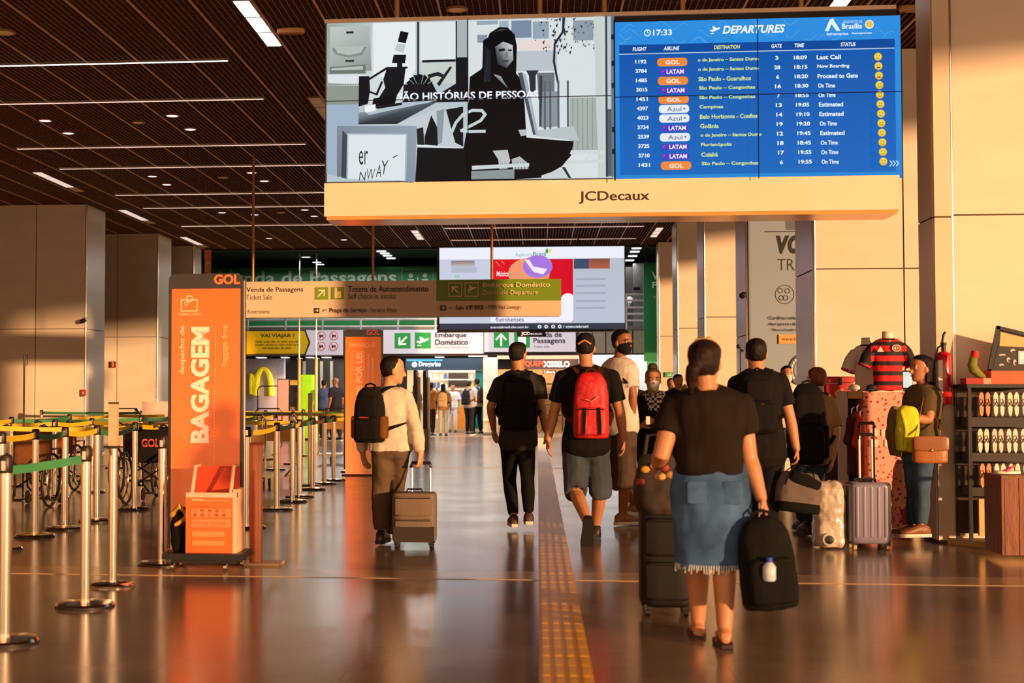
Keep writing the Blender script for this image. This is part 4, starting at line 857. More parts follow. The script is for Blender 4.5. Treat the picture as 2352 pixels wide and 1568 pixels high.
def figure(label, Y, jj, face=(0, 1), body=(0, 1), o=None, world=False, **K):
    """one continuous skinned body with hair, clothes and shoes as parts. joints: l = left in the photograph"""
    j = jj if world else J(Y, jj)
    k = K.get('k', 1.0); kk = K.get('fat', 1.0); vox = K.get('vox', .0075); skin = K.get('skin', SKIN)
    pel = (j['hl'] + j['hr']) / 2; base = Vector((pel.x, pel.y, 0))
    per = empty('person', base, label, 'person', K.get('group'))
    F = dict(pel=pel, nck=j['nk'], Sh=(j['hr'] - j['hl']).normalized(), Ss=(j['sr'] - j['sl']).normalized(), k=k, hipw=kk * K.get('hip', 1), waistw=kk * K.get('waist', 1), chestw=kk * K.get('chest', 1), fw=Vector((body[0], body[1], 0)).normalized(), lean=K.get('lean', 0))
    fc = Vector((face[0], face[1], face[2] if len(face) > 2 else 0)).normalized(); Lh = fc.cross(Vector((0, 0, 1))).normalized(); Uh = Lh.cross(fc).normalized(); Fh = fc
    H = K.get('head', .235) * (k if K.get('hk') is None else K['hk']); hc = j['hd']
    m = MB(base); m.rings(torso_rings(F))
    def limb(a, b, c, r, mid=(.35, 1.06)):
        ab = [a, lerp(a, b, .4), b]; bc = [lerp(b, c, .3), c]
        m.tube(ab + bc, [r[0], r[0] * .98, r[1], r[2], r[3]], 12, True)
    ra = [x * k * (kk * .6 + .4) for x in (.052, .043, .044, .029)]
    rl = [x * k * (kk * .6 + .4) for x in (.088, .058, .058, .038)]; bl = [x * (.82 if K.get('trousers') and K.get('tlen', 1.93) > 1.3 else 1) for x in rl]
    limb(j['sl'], j['el'], j['wl'], ra); limb(j['sr'], j['er'], j['wr'], ra)
    limb(j['hl'], j['kl'], j['al'], bl); limb(j['hr'], j['kr'], j['ar'], bl)
    for a in ('sl', 'sr'): m.sphere(j[a], .056 * k * (kk * .5 + .5), n=12); m.tube([lerp(j[a], j['nk'], .0), lerp(j[a], j['nk'], .9) + Vector((0, 0, .03))], [.045 * k, .05 * k], 10, True)
    m.tube([lerp(pel, j['nk'], .9), j['nk'], hc - Uh * (.30 * H) - Fh * (.08 * H)], [.062 * k, .058 * k, .056 * k], 12, True)
    m.rings([headring(hc, H, Lh, Fh, Uh, *r) for r in HEADP])
    # nose, brow, lips, ears
    if K.get('facefeat', True):
        m.tube([hc + Fh * (.375 * H) + Uh * (.05 * H), hc + Fh * (.43 * H) - Uh * (.08 * H), hc + Fh * (.465 * H) - Uh * (.155 * H), hc + Fh * (.36 * H) - Uh * (.19 * H)], [.03 * H, .042 * H, .062 * H, .05 * H], 8, True)
        m.tube([hc + Fh * (.37 * H) + Uh * (.075 * H) + Lh * (.2 * H), hc + Fh * (.40 * H) + Uh * (.08 * H), hc + Fh * (.37 * H) + Uh * (.075 * H) - Lh * (.2 * H)], .03 * H, 6, True)
        for s in (1, -1):
            m.sphere(hc + Lh * (s * .335 * H) - Uh * (.06 * H) - Fh * (.02 * H), .13 * H, (1, 1, 1), 10, Matrix((Lh * .32, Fh * .62 + Uh * .0, Uh * 1.0)).transposed())
    for side, w_, e_ in (('l', j['wl'], j['el']), ('r', j['wr'], j['er'])):
        d = j.get('h' + side + 'd'); d = (d - w_) if d is not None else (w_ - e_)
        ctr = Vector((pel.x, pel.y, w_.z)); n = (ctr - w_).normalized()
        hn = K.get('n' + side); 
        if hn: n = Vector(hn)
        hand(m, w_, d, n, K.get('th' + side, 1), k, K.get('c' + side, .32), r=K.get('fgr', 1.0))
    FL = {}
    for side in 'lr':
        f = Vector(K.get('f' + side, (F['fw'].x, F['fw'].y, 0))); u = Vector(K.get('u' + side, (0, 0, 1)))
        fr = footframe(j['a' + side], f, u); FL[side] = fr
        m.rings(foot_rings(j['a' + side], fr[0], fr[1], fr[2], k, -.003, .9, .004))
    soft(m, 'body', vox, skin, per, sm=2)
    # face details
    if K.get('facefeat', True) and K.get('eyes', True):
        for s in (1, -1):
            c = hc + Lh * (s * .145 * H) + Fh * (.338 * H) - Uh * (.0 * H)
            e = MB(base); e.sphere(c, .052 * H, (1, 1, 1), 10); eo = e.build('eye', EYEW, per, True)
            i = MB(base); i.sphere(c + Fh * (.030 * H), .029 * H, (1, 1, 1), 8); i.build('iris', EYED, eo, True)
            b_ = MB(base); b_.tube([c + Uh * (.095 * H) - Lh * (.07 * H) + Fh * (.055 * H), c + Uh * (.115 * H) + Fh * (.062 * H), c + Uh * (.09 * H) + Lh * (.08 * H) + Fh * (.035 * H)], .014 * H, 6, True); b_.build('eyebrow', HAIR, per, True)
        if not K.get('mask'):
            q_ = MB(base); q_.tube([hc + Fh * (.372 * H) - Uh * (.29 * H) - Lh * (.1 * H), hc + Fh * (.40 * H) - Uh * (.285 * H), hc + Fh * (.372 * H) - Uh * (.29 * H) + Lh * (.1 * H)], .022 * H, 6, True); q_.build('lips', LIP, per, True)
    if K.get('mask'):
        q_ = MB(base); q_.rings([headring(hc, H, Lh, Fh, Uh, z, w1, f1, -.05, 22, .004) for z, w1, f1 in ((-.5, .12, .33), (-.44, .2, .375), (-.34, .262, .40), (-.2, .29, .43), (-.08, .29, .47), (-.03, .22, .46), (-.01, .1, .45))])
        q_.build('face_mask', K['mask'], per, True)
        q_ = MB(base)
        for s in (1, -1): q_.tube([hc + Lh * (s * .27 * H) + Fh * (.1 * H) - Uh * (.12 * H), hc + Lh * (s * .355 * H) - Fh * (.05 * H) - Uh * (.02 * H)], .008 * H, 6)
        tag(q_.build('mask_strap', K['mask'], per), kind='stuff')
    # hair
    hm = K.get('hair', HAIR); hs_ = K.get('hairstyle', 'short')
    if hs_:
        q_ = MB(base)
        fr = K.get('hairline', .30)
        prof = [(-.26, .20, -.12, .36), (-.18, .30, -.02, .42), (-.05, .335, .0, .475), (.08, .348, .04, .50), (.2, .352, .16, .505), (.32, .335, fr + .04, .47), (.42, .275, fr, .38), (.50, .17, .18, .24), (.53, .05, .05, .08)]
        if hs_ in ('long', 'pony', 'bun'): prof = [(-.3, .24, -.10, .40)] + [(z, a * 1.05, b_, c_ * 1.06) for z, a, b_, c_ in prof[1:]]
        q_.rings([headring(hc, H, Lh, Fh, Uh, *r) for r in prof])
        if hs_ == 'long':
            q_.rings([headring(hc, H, Lh, Fh, Uh, *r) for r in [(-1.25, .18, -.2, .48), (-1.0, .30, -.12, .5), (-.6, .36, -.05, .48), (-.25, .37, .0, .46), (0, .35, .02, .45)]])
        if hs_ == 'bun': q_.sphere(hc + Uh * (K.get('bun', (.55, -.25))[0] * H) + Fh * (K.get('bun', (.55, -.25))[1] * H), .24 * H)
        px = K.get('ponyx', 0); pl_ = K.get('ponyl', 1.0)
        if hs_ == 'pony': q_.tube([hc + Uh * (.0 * H) - Fh * (.42 * H) + Lh * (px * .3 * H), hc - Uh * (.2 * H * pl_) - Fh * (.56 * H) + Lh * (px * .7 * H), hc - Uh * (.5 * H * pl_) - Fh * (.52 * H) + Lh * (px * H), hc - Uh * (.9 * H * pl_) - Fh * (.48 * H) + Lh * (px * H)], [.12 * H, .16 * H, .13 * H, .05 * H], 10, True)
        for t in K.get('strand', []): q_.tube([hc + Lh * (a * H) + Fh * (b_ * H) + Uh * (c_ * H) for a, b_, c_ in t], .05 * H, 8, True)
        soft(q_, 'hair', max(vox, .008), hm, per, fold=.004, ffreq=30)
    if K.get('cap'):
        q_ = MB(base); q_.rings([headring(hc, H, Lh, Fh, Uh, z, w1, f1, b1, 22) for z, w1, f1, b1 in ((.02, .345, .30, .49), (.10, .36, .42, .50), (.25, .365, .43, .50), (.42, .31, .36, .42), (.54, .18, .2, .25), (.57, .03, .03, .05))])
        bf = K.get('brim', 1); co = q_.build('cap', K['cap'], per, True)
        q_ = MB(base); q_.rings([headring(hc, H, Lh, Fh * bf, Uh, z, w1, f1, -.2, 22) for z, w1, f1 in ((.10, .27, .82), (.14, .28, .84))]); q_.build('brim', K['cap'], co, True)
        q_ = MB(base); q_.tube([hc - Fh * (.50 * H) + Uh * (.13 * H) + Lh * (.22 * H), hc - Fh * (.53 * H) + Uh * (.26 * H), hc - Fh * (.50 * H) + Uh * (.13 * H) - Lh * (.22 * H)], .035 * H, 8, True); q_.build('cap_strap', mat('cap_strap_gold', '#c58a3a', .5), co, True)
    # shirt
    if K.get('shirt'):
        sm_ = K['shirt']; q_ = MB(base); g = K.get('sg', .024) * k
        q_.rings(torso_rings(F, g, K.get('hemt', -.10), 1.04, hem=K.get('hem', .004)))
        q_.tube([lerp(F['pel'], j['nk'], .93), j['nk'] + (hc - j['nk']).normalized() * K.get('collar', .012)], [.085 * k, .068 * k], 14)
        sl = K.get('sleeve', .62)
        for s_, e_, w_ in (('sl', 'el', 'wl'), ('sr', 'er', 'wr')):
            a, b_, c_ = j[s_], j[e_], j[w_]; gr = .016 * k
            q_.tube([lerp(a, j['nk'], .72) + Vector((0, 0, .018)), a + Vector((0, 0, .006))], [.058 * k, .062 * k * (kk * .5 + .5)], 12, True)
            if sl <= 1: q_.tube([a, lerp(a, b_, sl * .5), lerp(a, b_, sl)], [ra[0] + gr * 1.2, ra[0] + gr * 1.4, ra[0] + gr * 1.5], 14)
            else: q_.tube([a, lerp(a, b_, .5), b_, lerp(b_, c_, .5), lerp(b_, c_, sl - 1)], [ra[0] + gr * 1.3, ra[0] + gr, ra[1] + gr, ra[2] + gr * .9, ra[3] + gr * .9], 14)
            q_.sphere(a, ra[0] + gr * 1.3, n=12)
        so_ = soft(q_, K.get('shirtname', 'shirt'), max(vox, .011), sm_, per, fold=K.get('fold', .006), ffreq=K.get('ff', 9), sm=1)
    # trousers / shorts / skirt
    if K.get('trousers'):
        q_ = MB(base); g = K.get('tg', .012) * k
        q_.rings(torso_rings(F, min(g, .010), -.16, .14))
        tl = K.get('tlen', 1.93); wd = K.get('twid', 1.0)
        for s_ in 'lr':
            a, b_, c_ = j['h' + s_], j['k' + s_], j['a' + s_]
            r0, r1, r2, r3 = rl[0] + g * 1.2, (rl[1] + g) * wd, (rl[2] + g) * wd, (rl[3] + g * 1.3) * wd
            if tl > 1.3: q_.tube([a, lerp(a, b_, .5), b_, lerp(b_, c_, .35), lerp(b_, c_, tl - 1)], [r0, (r0 + r1) / 2, r1, r2, r3], 14)
            else: q_.tube([a, lerp(a, b_, .5), lerp(a, b_, min(tl, 1)) if tl <= 1 else b_] + ([lerp(b_, c_, tl - 1)] if tl > 1 else []), [r0, (r0 + r1) / 2 + .006, r1 + .008] + ([r1 + .012] if tl > 1 else []), 14)
        soft(q_, K.get('trname', 'trousers'), max(vox, .011), K['trousers'], per, fold=K.get('tfold', .006), ffreq=8, sm=1)
    if K.get('belt'):
        q_ = MB(base); r_ = torso_rings(F, .02 * k, .14, .42)
        c0 = [lerp(Vector(a), Vector(b_), .25) for a, b_ in zip(r_[0], r_[1])]; c1 = [lerp(Vector(a), Vector(b_), .45) for a, b_ in zip(r_[0], r_[1])]
        q_.rings([c0, c1]); q_.build('belt', K['belt'], per, True)
    if K.get('shoes'):
        for s_ in 'lr':
            f, u, s = FL[s_]; a = j['a' + s_]
            q_ = MB(base); q_.rings(foot_rings(a, f, u, s, k * 1.06, .003, 1.0, .012)); q_.lathe(a - u * .015 * k, [(.044 * k, -.03 * k), (.043 * k, .012 * k), (.036 * k, .014 * k)], 14, u)
            so_ = q_.build('shoe', K['shoes'], per, True)
            q_ = MB(base); bs = a - u * (.088 * k); rs = []
            for lv in (-.006, .0, .02, .024):
                w_ = 1.0 if lv in (0, .02) else .93
                P1 = [(x, hw) for x, hw, h in FOOT]; ring = [bs + f * (x * k * 1.14) + s * ((hw + .008) * k * w_) + u * lv * k for x, hw in P1] + [bs + f * (x * k * 1.14) - s * ((hw + .008) * k * w_) + u * lv * k for x, hw in reversed(P1)]
                rs.append(ring)
            q_.rings(rs); q_.build('sole', K.get('sole', mat('sole_white', '#d8cdc2', .5)), so_, True)
    if K.get('socks'):
        for s_ in 'lr':
            a = j['a' + s_]; q_ = MB(base); up = (j['k' + s_] - a).normalized(); q_.tube([a, a + up * .06, a + up * .1], [.045 * k, .045 * k, .046 * k], 12); q_.build('sock', K['socks'], per, True)
    return per, F, j
def M3(a, b, c): return Matrix((a, b, c)).transposed()
def backpack(label, c, S, U, N, w_, h, d, m, m2=None, patch=None, straps=None, strapm=None, pockets=((0, -.45, .8, .42),), side=None, group=None, tilt=0):
    """c centre; S across, U up, N outward. straps: list of point lists"""
    c = Vector(c); S = Vector(S).normalized(); U = Vector(U).normalized(); N = (Vector(N) - U * Vector(N).dot(U)).normalized(); S = (S - U * S.dot(U)).normalized(); mx = M3(S, N, U)
    o = empty('backpack', c - U * h / 2, label, 'backpack', group); b = o.location
    prof = [(-1, .80, .7), (-.97, .93, .88), (-.85, 1, 1), (-.3, 1.0, 1.0), (.3, .96, .92), (.65, .86, .75), (.85, .70, .55), (.96, .5, .38), (1, .3, .22)]
    q_ = MB(b); q_.rbox(c, w_ / 2, d / 2, h / 2, n=28, e=2.8, mtx=mx, prof=prof); soft(q_, 'bag_body', .011, m, o, fold=.007, ffreq=11, sm=1)
    for (px, pz, pw, ph) in pockets:
        q_ = MB(b); pc = c + S * (px * w_ / 2) + U * (pz * h / 2) + N * (d * .47); q_.rbox(pc, w_ / 2 * pw, d * .17, h / 2 * ph, n=24, e=3, mtx=mx, prof=[(-1, .8, .6), (-.9, .97, .95), (0, 1, 1), (.8, .95, .8), (1, .75, .5)]); soft(q_, 'pocket', .010, m2 or m, o, fold=.004, ffreq=14, sm=1)
        q_ = MB(b); zc = pc + U * (h / 2 * ph * .86) + N * (d * .14); q_.tube([zc - S * (w_ * .38 * pw), zc + N * .006, zc + S * (w_ * .38 * pw)], .004, 6, True); q_.build('zip', mat('zip_dark', '#2b2623', .35, .5), o, True)
    q_ = MB(b); t = c + U * (h / 2 * .93) - N * (d * .1); q_.tube([t - S * .05, t - S * .04 + U * .035, t + U * .05, t + S * .04 + U * .035, t + S * .05], .009, 8, True); q_.build('top_handle', strapm or m, o, True)
    if side:
        for s in (1, -1):
            q_ = MB(b); q_.rbox(c + S * (s * w_ * .47) - U * (h * .22), .03, d * .36, h * .2, n=16, mtx=mx); q_.build('side_pocket', side, o, True)
    if patch:
        px, pz, pw, ph, pm = patch; q_ = MB(b); q_.rbox(c + S * (px * w_ / 2) + U * (pz * h / 2) + N * (d * .5), pw / 2, .012, ph / 2, n=16, e=5, mtx=mx); q_.build('patch', pm, o, True)
    for st in straps or []:
        q_ = MB(b); pts = [Vector(x) for x in st]; rs = []
        n_ = len(pts)
        fine = []
        for i in range(n_ - 1):
            for t_ in range(4):
                a = t_ / 4; p0 = pts[max(i - 1, 0)]; p1 = pts[i]; p2 = pts[i + 1]; p3 = pts[min(i + 2, n_ - 1)]
                fine.append(.5 * ((2 * p1) + (p2 - p0) * a + (2 * p0 - 5 * p1 + 4 * p2 - p3) * a * a + (3 * p1 - p0 - 3 * p2 + p3) * a ** 3))
        fine.append(pts[-1])
        q_.sheet(fine, .052, S, .012); q_.build('strap', strapm or m, o, True)
    return o
def sstraps(F, j, c, S, U, N, w_, h, off=.1):
    """shoulder straps from the bag top over each shoulder and round under the arm"""
    out = []
    fw = -Vector(N).normalized()
    for s, sh in ((-1, j['sl']), (1, j['sr'])):
        a = c + U * (h * .36) + S * (s * w_ * .22); top = lerp(sh, j['nk'], .42) + Vector((0, 0, .066)); fr = top + fw * .10 - Vector((0, 0, .07)); low = lerp(F['pel'], j['nk'], .55) + S * (s * .19) + fw * .08; bk = c - U * (h * .30) + S * (s * w_ * .45)
        out.append([a, lerp(a, top, .6) + N * .03 + Vector((0, 0, .02)), top, fr, low, lerp(low, bk, .5) + S * (s * .03), bk])
    return out
def suitcase(label, u0, u1, vt, vb, Y, dep, m, hv=None, rib=6, wheelm=None, tilt=0.0, group=None, hard=True, hu=(.3, .7), hx=0.0):
    x0, x1 = at(u0, 905, Y).x, at(u1, 905, Y).x; zb = 0.0; zt = Z(vt, Y); cx = (x0 + x1) / 2; w_ = x1 - x0
    o = empty('suitcase', (cx, Y, 0), label, 'suitcase', group); b = o.location; wh = .055
    cz = (wh + zt) / 2; hz = (zt - wh) / 2
    q_ = MB(b); q_.rbox((cx, Y + dep / 2, cz), w_ / 2, dep / 2, hz, .14, 32, 6); q_.build('shell', m, o, True)
    if hard:
        for i in range(rib):
            x = x0 + w_ * (i + 1) / (rib + 1); q_ = MB(b); q_.rbox((x, Y + .002, cz + .01), w_ * .035, .008, hz * .82, .1, 12, 3); q_.build('ridge', m, o, True)
        q_ = MB(b)
        for z in (zt - .1, wh + .1): q_.box(x0 - .003, x1 + .003, Y + dep / 2 - .006, Y + dep / 2 + .006, z - .01, z + .01)
        q_ = MB(b); q_.box(x0 - .004, x1 + .004, Y + dep / 2 - .008, Y + dep / 2 + .008, wh + .04, zt - .04); q_.build('zip_seam', mat('zip_dark', '#2b2623', .35, .5), o)
    else:
        for z0, z1 in ((.54, .93), (.08, .48)):
            q_ = MB(b); zc = wh + (zt - wh) * (z0 + z1) / 2; q_.rbox((cx, Y - .006, zc), w_ * .42, .03, (zt - wh) * (z1 - z0) / 2, .2, 24, 5); q_.build('front_pocket', m, o, True)
            q_ = MB(b); q_.tube([(cx - w_ * .38, Y - .038, zc + (zt - wh) * (z1 - z0) * .42), (cx + w_ * .38, Y - .038, zc + (zt - wh) * (z1 - z0) * .42)], .004, 6); q_.build('zip', mat('zip_dark', '#2b2623', .35, .5), o, True)
    for sx in (-1, 1):
        for sy in (0, 1):
            px = cx + sx * (w_ / 2 - .04); py = Y + .035 + sy * (dep - .07)
            q_ = MB(b); q_.box(px - .022, px + .022, py - .02, py + .02, wh - .02, wh + .02); wo = q_.build('caster', BLACKPL, o)
            q_ = MB(b); q_.lathe((px - .014, py, .026), [(.02, 0), (.026, .003), (.026, .025), (.02, .028)], 16, (1, 0, 0)); q_.build('wheel', wheelm or BLACKPL, wo, True)
    q_ = MB(b); q_.tube([(cx - .07, Y + dep / 2, zt - .01), (cx - .06, Y + dep / 2, zt + .025), (cx + .06, Y + dep / 2, zt + .025), (cx + .07, Y + dep / 2, zt - .01)], .009, 8, True); q_.build('carry_handle', BLACKPL, o, True)
    if hv:
        zh = Z(hv, Y); xa, xb = x0 + w_ * hu[0], x0 + w_ * hu[1]; hm_ = STEEL if hard is not None else BLACKPL
        for x in (xa, xb): q_ = MB(b); q_.tube([(x, Y + dep * .85, zt - .05), (x + hx, Y + dep * .85 - tilt, zh)], .009, 8); q_.build('handle_tube', wheelm and STEEL or mat('tube_black', '#2a2320', .3, .6), o, True)
        q_ = MB(b); q_.tube([(xa + hx - .006, Y + dep * .85 - tilt, zh - .02), (xa + hx, Y + dep * .85 - tilt, zh + .012), (xb + hx, Y + dep * .85 - tilt, zh + .012), (xb + hx + .006, Y + dep * .85 - tilt, zh - .02)], .014, 10, True); q_.build('grip', BLACKPL, o, True)
    return o
# ------------------------------------------------------------------ the walkers
def cloth(n, c, **k): return mat(n, c, .85, var=.12, scale=14, bump=.25, bscale=220, spec=.2, **k)
UP = Vector((0, 0, 1))
# woman in the foreground
DENIM = mat('worn_denim', '#3c5a84', .85, var=.55, scale=5, bump=.3, bscale=260, spec=.2)
per, F, j = figure('woman seen from behind in brown shirt and frayed denim skirt, nearest walker', 7.6, dict(hd=(1619, 832), nk=(1622, 905), sl=(1548, 938), sr=(1700, 934), el=(1518, 1048, -.06), wl=(1510, 1068, .22), hld=(1500, 1085, .34), er=(1720, 1052, .0), wr=(1748, 1142, -.05), hrd=(1762, 1180, -.06), hl=(1598, 1118), hr=(1672, 1118), kl=(1603, 1280, .22), kr=(1664, 1285, -.02), al=(1603, 1425, .22), ar=(1664, 1438, -.10)),
    face=(.35, 1), body=(.05, 1), k=1.0, fat=1.1, hip=.88, waist=.95, chest=1.0, skin=SKIN, hair=HAIRB, hairstyle='pony', ponyx=-.20, ponyl=.8, shirt=cloth('shirt_brown', '#1a100b'), sleeve=.52, hemt=.14, hem=-.004, fold=.012, ff=7, thl=-1, thr=-1, vox=.0075, cr=.5, facefeat=True)
b = per.location
q_ = MB(b); c0 = at(1634, 1052, 7.6); z0, z1 = c0.z, at(1634, 1298, 7.6).z; rs = []
for t, hw, hd in ((0, .165, .125), (.12, .195, .15), (.3, .212, .17), (.45, .212, .168), (.7, .195, .155), (1, .185, .15)):
    z = z0 + (z1 - z0) * t; cx = c0.x + .0 * t; rs.append([Vector((cx + math.cos(2 * math.pi * i / 40) * hw, 7.62 + math.sin(2 * math.pi * i / 40) * hd, z - (.010 * (i % 2) if t == 1 else 0))) for i in range(40)])
q_.rings(rs, cap=True); sk = soft(q_, 'denim_skirt', .009, DENIM, per, fold=.009, ffreq=8, sm=1)
q_ = MB(b); random.seed(2)
for i in range(90):
    a = 2 * math.pi * i / 90; x = c0.x + math.cos(a) * .187; y = 7.62 + math.sin(a) * .152; l = .012 + random.random() * .022
    q_.tube([(x, y, z1 + .012), (x + random.uniform(-.006, .006), y, z1 - l)], .0028, 4)
tag(q_.build('frayed_hem', cloth('frayed_thread', '#c6cbd0'), sk), kind='stuff')
for x in (-.09, .09):
    q_ = MB(b); q_.rbox((c0.x + x, 7.62 - .160, z0 - .17), .05, .012, .058, .2, 16, 5); q_.build('back_pocket', DENIM, sk, True)
q_ = MB(b); rs = [[Vector((c0.x + math.cos(2 * math.pi * i / 32) * .172, 7.62 + math.sin(2 * math.pi * i / 32) * .132, z)) for i in range(32)] for z in (z0 - .035, z0 + .012)]; q_.rings(rs); q_.build('waistband', DENIM, sk, True)
for s_, f in (('l', (.05, 1, 0)), ('r', (.02, 1, 0))):
    a = j['a' + s_]; q_ = MB(b); rs = []
    for lv in (.0, .016):
        P1 = [(x, hw) for x, hw, h in FOOT]; rs.append([Vector((a.x, a.y, max(.0, a.z - .1) + lv)) + Vector((f[0], f[1], 0)) * (x * 1.05) + Vector((1, 0, 0)) * (hw + .005) for x, hw in P1] + [Vector((a.x, a.y, max(.0, a.z - .1) + lv)) + Vector((f[0], f[1], 0)) * (x * 1.05) - Vector((1, 0, 0)) * (hw + .005) for x, hw in reversed(P1)])
    q_.rings(rs); sn = q_.build('sandal', mat('sandal_dark', '#2a1712', .5), per)
    q_ = MB(b); z = max(.0, a.z - .1); q_.tube([(a.x - .04, a.y + .04, z + .015), (a.x - .02, a.y + .07, z + .07), (a.x, a.y + .12, z + .05), (a.x + .02, a.y + .07, z + .07), (a.x + .04, a.y + .04, z + .015)], .005, 6); q_.build('toe_strap', mat('sandal_strap', '#8a3a2a', .5), sn, True)
q_ = MB(b); hc = j['hd']; q_.tube([hc + Vector((-.075, .0, .075)), hc + Vector((-.04, -.02, .118)), hc + Vector((.02, -.02, .125)), hc + Vector((.07, .0, .085))], .010, 8, True); q_.build('headband', mat('headband_gold', '#c99218', .4), per, True)
# her black suitcase, patterned bag on top and the backpack in her hand
suitcase('black soft suitcase rolled by the woman in the denim skirt', 1470, 1590, 1172, 1398, 8.45, .28, mat('suitcase_black', '#070606', .6, bump=.05, spec=.3), hv=1090, hard=False, hu=(.25, .75))
c = at(1508, 1112, 8.3); fb = empty('tote_bag', (c.x, c.y, c.z - .16), 'bulging dark patterned tote bag on top of the black suitcase', 'bag')
q_ = MB(fb.location); q_.rbox(c, .125, .11, .17, n=26, e=2.4, prof=[(-1, .7, .7), (-.8, .95, .95), (-.2, 1.05, 1.05), (.4, .95, .95), (.8, .8, .7), (1, .7, .5)])
FLOR = mat('floral_dark', '#2a1c18', .8, var=.6, scale=9); soft(q_, 'bag_body', .011, FLOR, fb, fold=.012, ffreq=9)
for i, (dx, dz, c_) in enumerate(((-.07, .09, '#c08a2a'), (-.02, .11, '#a87a50'), (.04, .10, '#9a3a22'), (.07, .06, '#b9884e'), (-.1, .02, '#8a2f22'), (.02, .05, '#d0a050'))):
    q_ = MB(fb.location); q_.sphere(c + Vector((dx, -.10, dz)), .026, (1, .4, .8), 8); q_.build('printed_flower', mat('flower_%d' % i, c_, .8), fb, True)
q_ = MB(fb.location); q_.tube([c + Vector((-.07, 0, .15)), c + Vector((-.05, 0, .28)), c + Vector((.03, 0, .29)), c + Vector((.06, 0, .15))], .011, 8, True); q_.build('handle', FLOR, fb, True)
BP = cloth('backpack_black', '#090808'); BPN = cloth('backpack_nylon', '#0f0d0c')
c = at(1762, 1292, 7.45)
bp = backpack('large black backpack with water bottle, carried in the hand of the skirted woman', c, Vector((1, .1, 0)), Vector((-.10, 0, 1)), Vector((.1, -1, 0)), .285, .47, .2, BP, None, None, None, BPN, ((0, -.35, .85, .5),), group='backpacks of the walkers')
hnd = at(1766, 1185, 7.5)
for dx in (-.05, .02):
    q_ = MB(bp.location); q_.sheet([c + Vector((dx - .03, -.02, .2)), lerp(c + Vector((dx, 0, .2)), hnd, .6), hnd + Vector((-.01, 0, .0)), hnd + Vector((-.04, .03, -.02)), c + Vector((dx * 2 - .08, .08, .1)), c + Vector((dx - .12, .08, -.12))], .04, (1, .3, 0), .01); q_.build('strap', BPN, bp, True)
bo = at(1767, 1308, 7.32); wb = empty('water_bottle', (bo.x, bo.y, bo.z - .07), 'small clear bottle with blue cap in the side of the black backpack', 'bottle')
q_ = MB(wb.location); q_.lathe((bo.x, bo.y, bo.z - .055), [(.028, 0), (.033, .01), (.033, .07), (.02, .088), (.014, .094)], 16); q_.build('bottle_body', mat('bottle_frost', '#b9c4d4', .2, spec=.7), wb, True)
q_ = MB(wb.location); q_.lathe((bo.x, bo.y, bo.z + .038), [(.016, 0), (.017, .022), (.014, .024)], 14); q_.build('bottle_cap', mat('cap_blue', '#1b3fae', .4), wb, True)
# man at left with wheeled case
per, F, j = figure('man in pale shirt looking right, wearing dark backpack and pulling a wheeled case', 12.2, dict(hd=(903, 850), nk=(892, 897), sl=(857, 916, .03), sr=(930, 912, -.03), el=(833, 982, .05), wl=(833, 1040, .12), hld=(840, 1070, .14), er=(955, 982, -.07), wr=(966, 1042, -.12), hrd=(965, 1065, -.12), hl=(882, 1035), hr=(916, 1035), kl=(874, 1130, .02), kr=(912, 1118, .18), al=(876, 1222, .02), ar=(900, 1200, .40)),
    face=(1, .28, -.05), body=(.3, 1), k=1.0, skin=SKINL, hair=HAIR, hairstyle='short', hairline=.2, shirt=cloth('shirt_beige', '#cdbfae'), sleeve=1.92, fold=.010, ff=11, hemt=.0, trousers=cloth('trousers_taupe', '#5e4a36'), tfold=.014, twid=1.12, belt=mat('belt_brown', '#3a2012', .4), shoes=mat('shoe_brown', '#3a2216', .4), sole=mat('sole_dark', '#1c1310', .6), thl=1, thr=1, cr=.55, fl=(.1, 1, 0), collar=.05)
S = F['Ss']; N = Vector((-.25, -1, 0)).normalized(); c = at(868, 952, 12.2) + N * .20
RB = cloth('backpack_sunlit_brown', '#6a4018')  # brown of the side pockets paints the sunlit flank into the cloth
backpack('dark backpack with sunlit-brown flank and small red label on the man in the pale shirt', c, S, UP, N, .27, .47, .17, cloth('backpack_dark', '#120e0c'), cloth('backpack_dark2', '#0e0b0a'), (-.15, -.05, .09, .028, mat('label_red', '#c23a1c', .5)), sstraps(F, j, c, S, UP, N, .27, .47), BPN, ((0, -.5, .8, .4), (0, .3, .7, .38)), side=RB, group='backpacks of the walkers')
cs = suitcase('small greyish-brown wheeled case pulled by the man in the pale shirt', 899, 1000, 1134, 1256, 11.95, .24, mat('case_taupe', '#6b5a4d', .7, bump=.3), hv=1070, hard=False, wheelm=BLACKPL, hu=(.42, .84))
q_ = MB(cs.location); x0, x1 = X(904, 11.9), X(996, 11.9); q_.box(x0, x1, 11.885, 11.95, .07, .19); q_.build('lower_panel', mat('case_dark', '#241a15', .6), cs)
# young man, black backpack, skinny trousers
per, F, j = figure('slim man in dark grey tee and skinny black trousers, left of the yellow strip', 13.7, dict(hd=(1190, 814), nk=(1192, 858), sl=(1148, 880), sr=(1236, 877), el=(1127, 935, .02), wl=(1134, 985, .16), er=(1243, 930, -.02), wr=(1252, 985, .02), hrd=(1256, 1005, .05), hl=(1172, 1018), hr=(1207, 1018), kl=(1170, 1100, .14), kr=(1212, 1102, -.02), al=(1180, 1186, -.02), ar=(1214, 1180, .06)),
    face=(.55, 1), body=(0, 1), k=1.0, fat=.95, skin=SKIN, hair=HAIR, hairstyle='short', shirt=cloth('tee_charcoal', '#2e2927'), sleeve=.75, hemt=-.1, fold=.007, trousers=cloth('trousers_black', '#0b0908'), twid=.98, tfold=.004, shoes=mat('shoe_canvas', '#4a2a1c', .6), fl=(-.1, 1, 0), thl=1, thr=-1)
